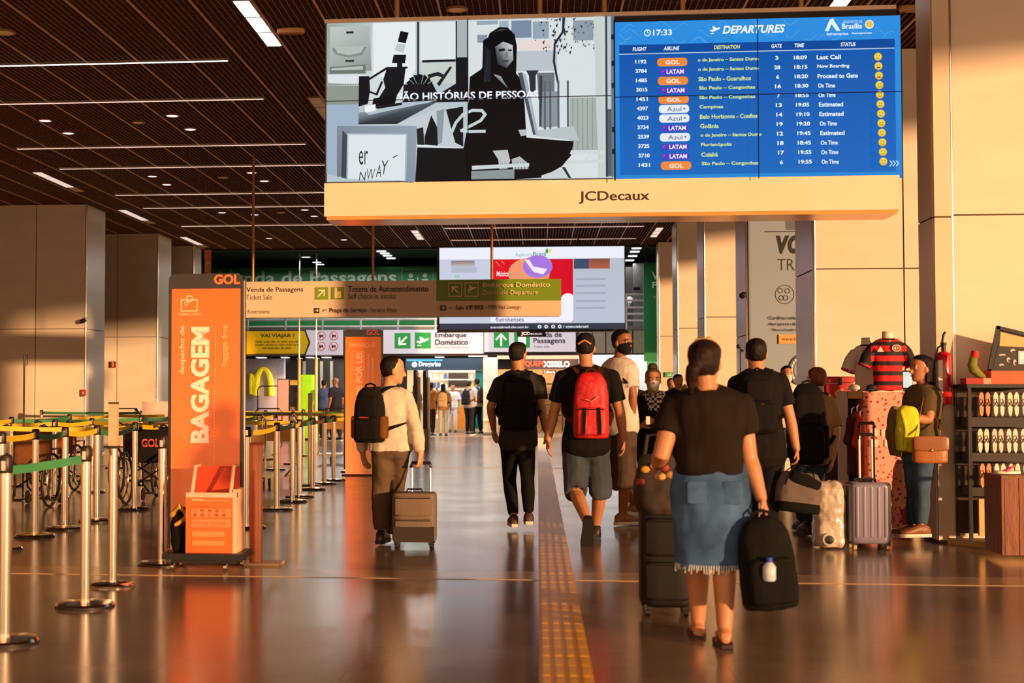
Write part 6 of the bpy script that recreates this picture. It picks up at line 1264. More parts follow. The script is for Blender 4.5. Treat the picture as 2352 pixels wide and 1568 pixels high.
o = empty('lime_panel', (X(706, 40), 40, 0), 'lime green upright panel among the far people', 'sign stand'); MB(o.location).rbox((X(706, 40), 40, .95), .22, .05, .90, .1, 20, 5).build('panel', mat('lime', '#8fd414', .5, emit=.15), o, True); MB(o.location).cbox((X(706, 40), 40, .03), .5, .4, .05).build('foot', DARK, o)
for i, (u, vt) in enumerate(((687, 832), (726, 832))):
    x = X(u, 39); o = empty('slim_column', (x, 39, 0), 'slim warm lit pole under the gallery, %s' % ('left of the lime panel', 'right of the lime panel')[i], 'column', 'slim poles under the gallery'); MB(o.location).lathe((x, 39, 0), [(.05, 0), (.045, 2.3)], 14).build('shaft', mat('pole_cream', '#e0c08e', .4), o, True); MB(o.location).lathe((x, 39, 2.3), [(.09, -.02), (.09, .0)], 14).build('cap', STEEL, o, True); MB(o.location).lathe((x, 39, 2.3), [(.02, 0), (.02, 2.9)], 8).build('stay', STEEL, o, True)
for i, (u, wd, m_, l) in enumerate(((953, 5, 'panel_dark', 'dark narrow display edge behind the arm of the man in the pale shirt'), (975, 6, 'panel_dark', 'second dark narrow display edge near the shop'))):
    Y = 33.0; x = X(u, Y); o = empty('info_totem', (x, Y, 0), l, 'sign stand', 'slim information totems'); MB(o.location).box(x - .035, x + .035, Y, Y + .6, .5, Z(850, Y)).build('dark_edge', BLACKPL, o); MB(o.location).box(x - .02, x + .10, Y - .02, Y + .6, 0, .5).build('plinth', mat('totem_plinth', '#a89070', .5), o); MB(o.location).box(x + .06, x + .09, Y - .01, Y + .55, .5, 1.7).build('frame', mat('totem_frame', '#c0a070', .4, .4), o)
# ------------------------------------------------------------------ luggage sizer on its dolly, before the totem
ZY = 10.3
g_ = Vector((at(478, 905, ZY).x, ZY, 0)); lo = empty('dolly', g_, 'low black wheeled dolly under the orange luggage gauge', 'cart')
def zx(u): return at(u, 905, ZY).x
def zz(v): return at(478, v, ZY).z
MB(g_).box(zx(378), zx(558), ZY - .05, ZY + .35, .09, .135).build('deck', BLACKPL, lo)
MB(g_).box(zx(395), zx(545), ZY, ZY + .3, .06, .09).build('under_frame', DARK, lo)
for x, y in ((zx(400), ZY), (zx(520), ZY), (zx(405), ZY + .28), (zx(540), ZY + .28)):
    MB(g_).lathe((x - .014, y, .035), [(.028, 0), (.034, .004), (.034, .024), (.028, .028)], 16, (1, 0, 0)).build('wheel', STEEL, lo, True); MB(g_).box(x - .022, x + .022, y - .015, y + .015, .055, .075).build('caster_plate', DARK, lo)
b_ = Vector((zx(490), ZY + .1, .135)); sz = empty('luggage_gauge', b_, 'orange luggage size gauge with pictogram rows in front of the tall totem', 'luggage gauge')
OG = mat('gauge_orange', '#ee6a2c', .4, var=.04); OGL = mat('gauge_edge', '#f0b79a', .4)
x0, x1, zb, zm, zt = zx(432), zx(536), .137, zz(1142), zz(1074)
MB(b_).box(x0, x1, ZY, ZY + .02, zb, zm).build('front_panel', OG, sz); MB(b_).box(x1, x1 + .03, ZY, ZY + .26, zb, zm + .06).build('side_panel', OGL, sz); MB(b_).box(x0 - .012, x0, ZY, ZY + .26, zb, zm + .02).build('side_panel', OG, sz)
MB(b_).box(x0 - .01, x1 + .03, ZY - .008, ZY + .03, zm, zm + .035).build('rim', OGL, sz); MB(b_).box(x0, x1, ZY + .24, ZY + .26, zb, zt).build('rear_panel', mat('gauge_red', '#e0441c', .4), sz); MB(b_).box(x0, x1, ZY + .02, ZY + .24, zb, zb + .02).build('floor_panel', OG, sz)
for x in (x0 + .03, x1 - .02): MB(b_).tube([(x, ZY + .01, zm + .03), (x + .0, ZY + .12, zt + .005), (x, ZY + .25, zt + .005)], .014, 8, True).build('corner_tube', OGL, sz, True)
p = Print(484, 1195, ZY - .002, .0006)
PL = '#eb9a6e'
p.rect(441, 1148, 527, 1150, '#f3a070'); p.rect(441, 1130 + 33, 480, 1165, '#c84a1a'); p.rect(440, 1146 + 0, 466, 1148, '#f7c0a0')
p.rect(439, 1147, 441, 1148, PL); p.rect(439, 1168, 530, 1187, '#e98a56'); p.rect(439, 1192, 530, 1210, '#e6854e')
p.rrect(441, 1220, 516, 1232, 3, '#ea8a4a'); p.rrect(441, 1241, 516, 1252, 3, '#ea8a4a')
for i in range(5):
    for v in (1172, 1182): p.rect(446 + i * 17, v - 2, 451 + i * 17, v + 2, '#9a3a1a' if (i * 3 + v) % 4 else '#c86a42'); p.ring(449 + i * 17, v, 5, .8, '#c46a40', 12)
for i in range(4): p.rect(448 + i * 21, 1196, 449 + i * 21, 1207, '#c86a3a'); p.ring(457 + i * 21, 1201, 4, .8, '#c86a3a', 12)
p.build('printed_face', M_PRINT, sz)
# small dark bundle left of the gauge
b_ = Vector((zx(408), ZY + .15, .137)); bn = empty('bag_bundle', b_, 'dark bag with pale ochre strap lying on the dolly beside the gauge', 'bag')
q_ = MB(b_); q_.rbox(b_ + UP * .16, .085, .1, .16, n=22, e=2.4, prof=[(-1, .8, .8), (-.6, 1, 1), (.3, .95, .9), (.8, .7, .6), (1, .3, .3)]); soft(q_, 'bag_body', .009, BP, bn, fold=.012)
q_ = MB(b_); q_.tube([b_ + Vector((-.06, -.06, .27)), b_ + Vector((.0, -.09, .34)), b_ + Vector((.06, -.06, .26)), b_ + Vector((-.02, -.1, .2))], .022, 8, True); soft(q_, 'strap', .009, mat('ochre_cloth', '#b98a2c', .6), bn, fold=.01)
# ------------------------------------------------------------------ wheelchairs
WCM = mat('wheelchair_frame', '#3a2c24', .3, .8); TY = mat('tyre', '#1b1512', .6)
def wheelchair(x, y, lab, back, text=None):
    b_ = Vector((x, y, 0)); o = empty('wheelchair', b_, lab, 'wheelchair', 'folded wheelchairs behind the barriers')
    for s in (-1, 1):
        wx = x + s * .27; q_ = MB(b_); q_.tube([(wx + s * .015 * math.sin(a), y + .30 * math.cos(a), .31 + .30 * math.sin(a)) for a in [2 * math.pi * i / 28 for i in range(28)]], .016, 8, closed=True); wo = q_.build('wheel', TY, o, True)
        q_ = MB(b_); q_.tube([(wx + s * .04, y + .25 * math.cos(a), .31 + .25 * math.sin(a)) for a in [2 * math.pi * i / 24 for i in range(24)]], .009, 6, closed=True); q_.build('hand_rim', STEEL, wo, True)
        q_ = MB(b_)
        for i in range(12): a = 2 * math.pi * i / 12; q_.tube([(wx, y, .31), (wx, y + .29 * math.cos(a), .31 + .29 * math.sin(a))], .0025, 4)
        tag(q_.build('spokes', STEEL, wo), kind='stuff')
        MB(b_).tube([(x + s * .22, y - .1, .94), (x + s * .22, y + .12, .90), (x + s * .22, y + .14, .45), (x + s * .2, y + .1, .12)], .013, 8, True).build('back_tube', WCM, o, True)
        MB(b_).tube([(x + s * .22, y - .22, .93), (x + s * .22, y - .1, .94)], .018, 8, True).build('grip', BLACKPL, o, True)
        MB(b_).tube([(x + s * .22, y + .14, .66), (x + s * .22, y + .5, .66), (x + s * .2, y + .52, .2), (x + s * .15, y + .62, .1)], .012, 8, True).build('side_frame', WCM, o, True)
        MB(b_).lathe((x + s * .2 - .012, y + .52, .08), [(.06, 0), (.075, .004), (.075, .02), (.06, .024)], 16, (1, 0, 0)).build('caster', TY, o, True)
        MB(b_).box(x + s * .15 - .06, x + s * .15 + .06, y + .58, y + .7, .08, .1).build('footplate', WCM, o)
    MB(b_).rbox((x, y + .32, .50), .20, .20, .02, .4).build('seat', BP, o, True)
    q_ = MB(b_); q_.rbox((x, y + .13, .70), .215, .012, .21, .1, 24, 6); so_ = q_.build('backrest', back, o, True)
    MB(b_).tube([(x - .22, y + .15, .2), (x + .22, y + .15, .48)], .01, 6).build('cross_brace', WCM, o, True); MB(b_).tube([(x + .22, y + .16, .2), (x - .22, y + .16, .48)], .01, 6).build('cross_brace', WCM, o, True)
    if text:
        Y = y + .114; uc = 1235 + x * FPX / Y; pp = Print(0, 0, Y, .001, 1, (x, Y, .72)); pp.kx = pp.ky = .005; pp.text('GOL', -22, -10, 22, 10, '#e8622a', .04); pp.build('lettering', M_PRINT, so_)
wheelchair(X(335, 16.4), 16.5, 'black wheelchair with orange letters on its backrest', cloth('wc_black', '#171210'), 1)
wheelchair(X(302, 17.6), 17.9, 'second black wheelchair parked behind the lettered one', cloth('wc_black', '#171210'))
wheelchair(X(60, 15.9), 16.0, 'wheelchair with patched tan and brown back at far left', cloth('wc_tan', '#7a4a2a'))
wheelchair(X(108, 18.4), 18.8, 'wheelchair with orange-brown back behind the far left one', cloth('wc_brown', '#8a4a1e'))
# ------------------------------------------------------------------ right hand shop
SYR = 12.4
pf = empty('platform', (3.9, 12.5, 0), 'low pale platform under the shop shelves at right', 'platform'); MB(pf.location).add([(3.55, 12.86, 0), (3.93, 12.3, 0), (4.35, 11.2, 0), (6.2, 11.2, 0), (6.2, 12.86, 0), (3.55, 12.86, .05), (3.93, 12.3, .05), (4.35, 11.2, .05), (6.2, 11.2, .05), (6.2, 12.86, .05)], [(4, 3, 2, 1, 0), (5, 6, 7, 8, 9), (0, 1, 6, 5), (1, 2, 7, 6), (2, 3, 8, 7), (3, 4, 9, 8), (4, 0, 5, 9)]).build('deck', mat('platform_tan', '#c29a6a', .35), pf)
def SX(u, Y=SYR): return X(u, Y)
def SZ(v, Y=SYR): return at(2300, v, Y).z
rk = empty('display_rack', (SX(2300), SYR, .05), 'black display rack of hanging flip-flops below the framed picture', 'shelf'); b_ = rk.location
xl, xr = SX(2226), SX(2400); zt = SZ(890)
for x in (xl, xr):
    for y in (SYR, SYR + .38): MB(b_).box(x - .014, x + .014, y - .014, y + .014, .05, zt).build('upright', BLACKPL, rk)
MB(b_).box(xl - .02, xr + .02, SYR - .02, SYR + .4, zt, zt + .03).build('top', BLACKPL, rk); MB(b_).box(xl, xr, SYR + .36, SYR + .375, .1, zt).build('back_board', mat('rack_back', '#2a1710', .6), rk)
for v0, v1 in ((958, 980), (1040, 1060), (1120, 1140)): MB(b_).box(xl + .015, xr, SYR + .02, SYR + .34, SZ(v1), SZ(v0)).build('shelf', mat('rack_shelf', '#1f120e', .5), rk)
MB(b_).box(SX(2246), xr, SYR + .01, SYR + .05, .11, SZ(1146)).build('lower_panel', mat('rack_panel', '#e3b473', .5), rk)
for v in (905, 985, 1065): MB(b_).tube([(xl, SYR + .06, SZ(v)), (xr, SYR + .06, SZ(v))], .006, 6).build('hang_rail', STEEL, rk, True)
PAIRS = ['#e0906a', '#e8e0d2', '#f0e4c8', '#d8ccd8', '#e6dfd8', '#efe2c4', '#d9cfc0', '#e2dccf', '#e8d5d8', '#cfc6c0']
n_ = 0
for r_, (v0, v1) in enumerate(((900, 956), (984, 1040), (1064, 1120))):
    for c_ in range(5):
        u = 2262 + c_ * 33 - (r_ % 2) * 4
        if u > 2400: continue
        bx_ = SX(u); zc = SZ((v0 + v1) / 2); hz = (SZ(v0) - SZ(v1)) / 2; o = empty('flip_flops', (bx_, SYR + .02, zc - hz), '%s pair of flip-flops hanging in the rack, %s row, %s' % (('coral', 'white')[0 if n_ == 0 else 1], ('top', 'middle', 'bottom')[r_], ('first from the left', 'second from the left', 'third from the left', 'fourth from the left', 'fifth from the left')[c_]), 'sandals', 'flip-flops hanging in the rack')
        for s in (-1, 1):
            x = bx_ + s * .026; rs = []
            for dy in (-.006, .006):
                ring = []
                for i in range(16):
                    a = 2 * math.pi * i / 16; w_ = .024 * (1 + .18 * math.sin(a)); ring.append(Vector((x + math.cos(a) * w_ * (.8 if abs(math.sin(a)) < .4 else 1), SYR + .01 + dy, zc + math.sin(a) * hz)))
                rs.append(ring)
            so_ = MB(o.location).rings(rs).build('sole', mat('flip_%d' % (n_ % 10), PAIRS[n_ % 10], .5), o)
            MB(o.location).tube([(x - .02, SYR, zc - hz * .2), (x, SYR - .018, zc + hz * .25), (x, SYR - .004, zc + hz * .45), (x, SYR - .018, zc + hz * .25), (x + .02, SYR, zc - hz * .2)], .004, 6).build('thong_strap', mat('flip_strap', '#2a201c', .5), so_, True)
        n_ += 1
# orange box, framed picture, sock model
ob = empty('display_box', (SX(2330), SYR + .2, zt + .03), 'orange display box on top of the black rack', 'box'); MB(ob.location).box(SX(2282), SX(2420), SYR + .05, SYR + .36, zt + .031, SZ(851)).build('box_body', mat('box_orange', '#e8582c', .45), ob)
q_ = MB(ob.location); q_.lathe((SX(2352), SYR + .052, zt + .033), [(.17, 0), (.17, .006)], 24, (0, -1, 0)); 
rb = empty('display_block', (SX(2252), SYR + .12, zt + .03), 'small red block under the sock model', 'box'); MB(rb.location).box(SX(2222), SX(2262), SYR + .03, SYR + .2, zt + .031, SZ(868)).build('red_half', mat('block_red', '#a80f14', .4), rb); MB(rb.location).box(SX(2262) + .001, SX(2280), SYR + .03, SYR + .2, zt + .031, SZ(868)).build('pink_half', mat('block_pink', '#e8967a', .4), rb)
fo = at(2240, 862, SYR + .1); sk_ = empty('sock_model', (fo.x, fo.y, SZ(867)), 'olive sock on a foot model with red cuff standing on toe', 'sock')
q_ = MB(sk_.location); pts = [at(2236, 823, SYR + .1), at(2233, 838, SYR + .1), at(2236, 848, SYR + .1), at(2248, 858, SYR + .1), at(2262, 866, SYR + .1)]; q_.tube(pts, [.034, .040, .043, .034, .018], 12, True); soft(q_, 'sock_foot', .008, mat('sock_olive', '#77782e', .8), sk_, sm=1)
q_ = MB(sk_.location); q_.tube([at(2240, 806, SYR + .1), at(2238, 822, SYR + .1)], [.032, .034], 14); q_.build('cuff', mat('cuff_red', '#c4232a', .7), sk_, True)
fr_ = empty('picture_frame', (SX(2330), SYR + .22, SZ(850)), 'leaning black framed picture with pale letter, above the orange box', 'picture'); FY = SYR + .2
def fp(u, v, y=0): return at(u, v, FY + y)
cs_ = [fp(2272, 852), fp(2292, 752), fp(2420, 783), fp(2420, 852)]
for a, c in ((0, 1), (1, 2), (2, 3), (3, 0)): q_ = MB(fr_.location); d = (cs_[c] - cs_[a]); q_.obox((cs_[a] + cs_[c]) / 2, d / 2 + d.normalized() * .012, (0, .015, 0), Vector((-d.z, 0, d.x)).normalized() * .015); q_.build('frame_bar', BLACKPL, fr_)
q_ = MB(fr_.location); q_.add([c + Vector((0, .004, 0)) for c in cs_] + [c + Vector((0, .014, 0)) for c in cs_], [(0, 3, 2, 1), (4, 5, 6, 7), (0, 1, 5, 4), (1, 2, 6, 5), (2, 3, 7, 6), (3, 0, 4, 7)]); q_.build('backing', BLACKPL, fr_)
p = Print(2330, 810, FY + .002, .0006)
p.poly([(2296, 796), (2400, 800), (2400, 786), (2299, 762)], '#e0b070'); p.poly([(2280, 846), (2400, 848), (2400, 800), (2293, 794)], '#17120f')
for (u, v, w_, h_) in ((2298, 815, 16, 5), (2312, 826, 9, 12), (2296, 838, 12, 6), (2322, 805, 12, 8), (2326, 832, 8, 14)): p.circ(u + 4, v, w_ / 2, h_ / 2, '#b9bcc4', 12); p.circ(u + 6, v + 2, w_ / 3, h_ / 4, '#2a2624', 12)
p.rect(2338, 806, 2400, 836, '#c6c9ea'); p.text('F', 2342, 810, 2352, 834, '#f5f6ff', .05); p.build('picture', M_PRINT, fr_)
# wooden crate at the right edge
g_ = ground(2330, 1275, .05); wc_ = empty('wooden_stand', (g_.x + .1, g_.y + .1, .05), 'upright wooden plank stand at the right frame edge', 'stand'); WD = mat('plank_brown', '#7a3f1c', .5, var=.25, scale=6, bump=.3, bscale=20, stretch=(6, 6, .6))
yy = g_.y; x0 = X(2303, yy); zt2 = at(2330, 1098, yy).z
for i in range(5): MB(wc_.location).box(x0 + i * .11 + .003, x0 + (i + 1) * .11 - .003, yy, yy + .02, .051, zt2 + .002 * (i % 2)).build('plank', WD, wc_)
for i in range(4): MB(wc_.location).box(x0 - .02, x0 - .001, yy + .0 + i * .11, yy + .106 + i * .11, .051, zt2).build('plank', WD, wc_)
MB(wc_.location).box(x0 - .02, x0 + .56, yy, yy + .45, zt2, zt2 + .02).build('top_board', WD, wc_)
q_ = MB(); c = Vector((x0 + .09, yy + .2, zt2 + .055)); pk = empty('sandal', (c.x, c.y, zt2 + .02), 'pale sandal with pink tip on the wooden stand', 'sandals'); MB(pk.location).rbox(c - UP * .02, .10, .045, .012, .3, 20, 2.4).build('sole', mat('flip_1', '#e8e0d2', .5), pk, True); MB(pk.location).tube([c + Vector((-.02, -.04, -.01)), c + Vector((.05, 0, .03)), c + Vector((-.02, .04, -.01))], .008, 8, True).build('strap', mat('strap_pink', '#e8306a', .5), pk, True)
# fire extinguisher on the post
ex = at(2168, 850, 12.78); exo = empty('fire_extinguisher', (ex.x, ex.y - .0, at(2168, 928, 12.78).z), 'red fire extinguisher hung on the cream post', 'fire extinguisher'); b_ = exo.location; zt3 = at(2168, 806, 12.78).z
ER = mat('extinguisher_red', '#b3161a', .3, var=.03, coat=.4)
MB(b_).lathe((b_.x, b_.y, b_.z), [(.058, 0), (.066, .01), (.066, zt3 - b_.z - .05), (.05, zt3 - b_.z - .015), (.02, zt3 - b_.z)], 24).build('cylinder', ER, exo, True)
MB(b_).lathe((b_.x, b_.y, zt3), [(.02, 0), (.02, .05), (.026, .055), (.026, .075)], 12).build('valve', DARK, exo, True); MB(b_).tube([(b_.x - .01, b_.y, zt3 + .08), (b_.x + .0, b_.y, zt3 + .14), (b_.x + .012, b_.y, zt3 + .16)], .011, 8, True).build('lever', DARK, exo, True)
MB(b_).tube([(b_.x, b_.y, zt3 + .06), (b_.x - .05, b_.y - .01, zt3 + .03), (b_.x - .085, b_.y - .01, zt3 - .12), (b_.x - .08, b_.y, b_.z + .1)], .009, 8, True).build('hose', BLACKPL, exo, True)
MB(b_).box(b_.x - .066, b_.x - .028, b_.y - .072, b_.y - .03, b_.z + .1, zt3 - .08).build('label', mat('label_white', '#d9cfc4', .5), exo); MB(b_).box(b_.x - .03, b_.x + .03, b_.y + .05, 12.862, b_.z + .2, b_.z + .25).build('bracket', DARK, exo)
# football shirts display
DY = 14.6
def dx_(u, Y=DY): return X(u, Y)
def dz_(v, Y=DY): return at(2030, v, Y).z
ct = empty('display_counter', (dx_(2010), DY + .2, 0), 'display counter with pink and red patterned front below the striped shirt', 'counter'); b_ = ct.location
FLP = mat('pattern_pink', '#e87a66', .6)
nt = FLP.node_tree; vn = nt.nodes.new('ShaderNodeTexVoronoi'); vn.inputs['Scale'].default_value = 22; tcn = nt.nodes.new('ShaderNodeTexCoord'); nt.links.new(tcn.outputs['Object'], vn.inputs[0]); rr_ = nt.nodes.new('ShaderNodeValToRGB'); rr_.color_ramp.elements[0].color = lin('#a01822') + (1,); rr_.color_ramp.elements[1].color = lin('#f0a08c') + (1,); rr_.color_ramp.elements[0].position = .22; rr_.color_ramp.elements[1].position = .36; nt.links.new(vn.outputs[0], rr_.inputs[0]); nt.links.new(rr_.outputs[0], nt.nodes['Principled BSDF'].inputs['Base Color'])
MB(b_).box(dx_(1982), dx_(2092), DY, DY + .45, 0, dz_(900)).build('front_block', FLP, ct)
MB(b_).box(dx_(1946), dx_(1981), DY, DY + .45, dz_(915), dz_(898)).build('top_board', mat('counter_tan', '#b98a5a', .5), ct); MB(b_).box(dx_(1946), dx_(1981), DY + .3, DY + .45, 0, dz_(915)).build('dark_niche', mat('niche_dark', '#0f0c14', .6), ct); MB(b_).box(dx_(1944), dx_(1947), DY, DY + .45, 0, dz_(898)).build('side_board', mat('side_tan', '#d0a070', .5), ct)
for (u, v) in ((1995, 985), (2023, 985), (1995, 1010), (2030, 1010)): MB(b_).box(dx_(u), dx_(u + 20), DY - .01, DY, dz_(v + 16), dz_(v)).build('white_tag', mat('tag_white', '#f0d2c4', .5), ct)
pf2 = empty('platform', (4.0, 14.6, 0), 'low pale platform under the football shirts', 'platform'); MB(pf2.location).box(dx_(1944), dx_(2180, 16), DY + .46, 16.5, 0, .10).build('deck', mat('platform_tan', '#c29a6a', .35), pf2)
SR = mat('shirt_stripes', '#b3121c', .75); nt = SR.node_tree; tcn = nt.nodes.new('ShaderNodeTexCoord'); sp = nt.nodes.new('ShaderNodeSeparateXYZ'); nt.links.new(tcn.outputs['Object'], sp.inputs[0])
mt = nt.nodes.new('ShaderNodeMath'); mt.operation = 'MULTIPLY'; mt.inputs[1].default_value = 1 / .1; nt.links.new(sp.outputs[2], mt.inputs[0]); fr2 = nt.nodes.new('ShaderNodeMath'); fr2.operation = 'FRACT'; nt.links.new(mt.outputs[0], fr2.inputs[0]); gt = nt.nodes.new('ShaderNodeMath'); gt.operation = 'GREATER_THAN'; gt.inputs[1].default_value = .58; nt.links.new(fr2.outputs[0], gt.inputs[0])
ax_ = nt.nodes.new('ShaderNodeMath'); ax_.operation = 'ABSOLUTE'; nt.links.new(sp.outputs[0], ax_.inputs[0]); g2 = nt.nodes.new('ShaderNodeMath'); g2.operation = 'GREATER_THAN'; g2.inputs[1].default_value = .175; nt.links.new(ax_.outputs[0], g2.inputs[0]); mxm = nt.nodes.new('ShaderNodeMath'); mxm.operation = 'MAXIMUM'; nt.links.new(gt.outputs[0], mxm.inputs[0]); nt.links.new(g2.outputs[0], mxm.inputs[1])
mc = nt.nodes.new('ShaderNodeMix'); mc.data_type = 'RGBA'; mc.inputs[6].default_value = lin('#c9141f') + (1,); mc.inputs[7].default_value = lin('#190d10') + (1,); nt.links.new(mxm.outputs[0], mc.inputs[0]); nt.links.new(mc.outputs[2], nt.nodes['Principled BSDF'].inputs['Base Color'])
def shirt_form(u, vn_, vb, Y, w_, lab, m, white=None, ang=0.0):
    zb = at(u, vb, Y).z; zn = at(u, vn_, Y).z; x = X(u, Y); o = empty('mannequin_shirt', (x, Y, zb), lab, 'shirt', 'shirts on neck forms'); H = zn - zb; b_ = o.location
    q_ = MB(b_); rs = []
    for t, a, d in ((0, .86, .5), (.1, .86, .52), (.35, .86, .55), (.6, .98, .6), (.8, 1.04, .58), (.9, .98, .5), (.97, .7, .4), (1, .36, .3)):
        rs.append([Vector((x + math.cos(2 * math.pi * i / 26) * a * w_, Y + math.sin(2 * math.pi * i / 26) * d * w_ * .9, zb + .005 + t * H)) for i in range(26)])
    q_.rings(rs)
    for s in (-1, 1): q_.tube([(x + s * w_ * .75, Y, zn - .075), (x + s * w_ * 1.12, Y, zn - .15), (x + s * w_ * 1.42, Y - .01, zn - .27)], [.06, .064, .068], 14, False)
    soft(q_, 'shirt', .009, m, o, fold=.008, ffreq=10, sm=1)
    q_ = MB(b_); q_.lathe((x, Y, zn - .03), [(.07, 0), (.056, .04), (.052, .09), (.056, .10), (.05, .105)], 20); q_.build('neck_form', mat('form_white', '#dcd2c4', .4), o, True)
    q_ = MB(b_); q_.lathe((x, Y, zn - .012), [(.085, 0), (.062, .016), (.058, .014)], 20); q_.build('collar', mat('collar_dark', '#1b1012', .7), o, True)
    for s in (-1, 1):
        q_ = MB(b_); e0 = Vector((x + s * w_ * 1.42, Y - .01, zn - .27)); d = Vector((s * .45, 0, -1)).normalized(); q_.tube([e0 - d * .012, e0 + d * .006], [.070, .071], 14); q_.build('cuff', mat('cuff_crimson', '#b01a2a', .7), o, True)
    return o
sh1 = shirt_form(2040, 778, 898, DY + .2, .165, 'red and black hooped football shirt on a white neck form', SR)
Y1 = DY + .2 - .105; cx = X(2040, DY + .2); p = Print(0, 0, Y1, .001, 1, (cx, Y1, at(2040, 800, DY + .2).z)); p.kx = p.ky = .0045
p.poly([(-28, 8), (-14, 8), (-21, -4)], '#efe0d0'); p.circ(14, 0, 10, 8, '#e8dccb'); p.ring(14, 0, 7, 1.5, '#a0222a'); p.text('CRF', 8, -5, 20, 5, '#a0222a', .02); p.build('printed_marks', M_PRINT, sh1)
shirt_form(1992, 792, 900, DY + .45, .14, 'white football shirt with black sleeve partly behind the hooped one', mat('shirt_white', '#cfc4b6', .8, var=.08))
# cooler bag, caps, card terminal, hanging shirts, rack bits
cb = at(1925, 912, 15.6); co = empty('cooler_bag', (cb.x, cb.y, at(1925, 962, 15.6).z), 'red cooler bag with pale crest beside the khaki shirted person', 'bag'); b_ = co.location; RD = mat('cooler_red', '#a3101c', .6)
MB(b_).rbox((b_.x, b_.y, (b_.z + at(1925, 880, 15.6).z) / 2), .155, .1, (at(1925, 880, 15.6).z - b_.z) / 2, .08, 28, 6).build('bag_body', RD, co, True); MB(b_).rbox((b_.x, b_.y, at(1925, 872, 15.6).z), .165, .11, .035, .3, 28, 6).build('lid', RD, co, True)
MB(b_).box(b_.x - .02, b_.x + .02, b_.y - .115, b_.y - .10, at(1925, 884, 15.6).z, at(1925, 866, 15.6).z).build('buckle', DARK, co)
p = Print(0, 0, b_.y - .105, .001, 1, (b_.x, b_.y - .105, cb.z)); p.kx = p.ky = .005; p.poly([(-12, -10), (-3, -18), (3, -8), (12, -10), (6, 6), (0, 16), (-8, 4)], '#d98a6a'); p.poly([(-26, 0), (-18, 0), (-22, -7)], '#e0a080'); p.circ(3, -14, 5, 4, '#c9903a'); p.build('printed_crest', M_PRINT, co)
cbn = empty('side_table', (b_.x, 15.62, 0), 'tan low cabinet carrying the red cooler bag', 'cabinet'); MB(cbn.location).box(b_.x - .17, b_.x + .20, 15.48, 15.8, 0, b_.z - .001).build('body', mat('cab_dark', '#15121a', .5), cbn); MB(cbn.location).box(b_.x - .17, b_.x + .2, 15.47, 15.8, b_.z - .3, b_.z - .002).build('upper_panel', mat('cab_tan', '#8a5a34', .5), cbn)
for i, (u, v, m_, nm2, l) in enumerate(((1962, 888, mat('cap_white', '#d0c8bc', .7), 'cap', 'small white and dark cap on the counter left of the hooped shirt'), (2003, 890, mat('cap_dk', '#1d1a20', .7), 'cap', 'dark cap on the counter before the white shirt'))):
    c = at(u, v, DY + .16); c.z = dz_(898) + .035; o = empty('cap', (c.x, c.y, dz_(898)), l, 'cap', 'caps on the counter'); MB(o.location).sphere(c, .06, (1, .9, .6), 14).build('crown', m_, o, True); MB(o.location).rbox(c + Vector((-.04, -.06, -.02)), .045, .05, .006, .3, 16, 2.5).build('visor', m_, o, True)
tb_ = at(2084, 872, DY + .3); o = empty('tablet', (tb_.x, tb_.y, dz_(899)), 'small upright tablet with blue-white screen right of the hooped shirt', 'tablet'); MB(o.location).rbox(tb_, .052, .008, .095, .1, 20, 6).build('casing', BLACKPL, o, True); MB(o.location).box(tb_.x - .045, tb_.x + .045, tb_.y - .012, tb_.y - .008, tb_.z - .08, tb_.z + .08).build('display', mat('tablet_screen', '#9fc4d8', .3, emit=.6), o); MB(o.location).box(tb_.x - .03, tb_.x + .03, tb_.y, tb_.y + .06, dz_(899), tb_.z - .05).build('stand', BLACKPL, o)
for i, (u, m_) in enumerate(((1968, mat('hang_red', '#b8141e', .75)), (1956, mat('hang_maroon', '#4a0f1e', .75)), (1975, mat('hang_orange', '#d8401c', .75)))):
    Y = DY - .10 - .06 * i; x = X(u, Y); o = empty('hanging_shirt', (x, Y, at(u, 1090, Y).z), '%s shirt hanging at the side of the counter' % ('bright red', 'dark maroon', 'orange-red')[i], 'shirt', 'shirts hanging at the counter'); q_ = MB(o.location); zt4 = at(u, 945 + 6 * i, Y).z; zb4 = o.location.z
    q_.rings([[Vector((x + math.cos(2 * math.pi * k / 18) * a, Y + math.sin(2 * math.pi * k / 18) * d, zb4 + t * (zt4 - zb4))) for k in range(18)] for t, a, d in ((0, .05, .1), (.4, .048, .1), (.7, .055, .1), (.92, .05, .08), (1, .02, .03))]); q_.tube([(x - .02, Y - .05, zt4 - .06), (x - .06, Y - .09, zt4 - .26)], [.04, .045], 10, True); soft(q_, 'shirt_body', .01, m_, o, fold=.010)
    MB(o.location).tube([(x, Y, zt4), (x, Y, zt4 + .05), (x + .02, Y, zt4 + .07)], .004, 6, True).build('hanger_hook', STEEL, o, True)
for i, u in enumerate((2120, 2138, 2152)):
    Y = 15.3; x = X(u, Y); o = empty('rolled_banner', (x, Y, .10), 'dark upright rolled mat leaning behind the waiting woman, %s' % ('left', 'middle', 'right')[i], 'roll', 'upright rolls behind the waiting woman'); MB(o.location).lathe((x, Y, .101), [(.05, 0), (.05, .68), (.02, .69)], 16).build('roll', (mat('roll_dark', '#2a1c14', .6), mat('roll_pale', '#d8a85e', .6))[i % 2], o, True); MB(o.location).lathe((x, Y, .4), [(.053, 0), (.053, .03)], 16).build('band', DARK, o, True)
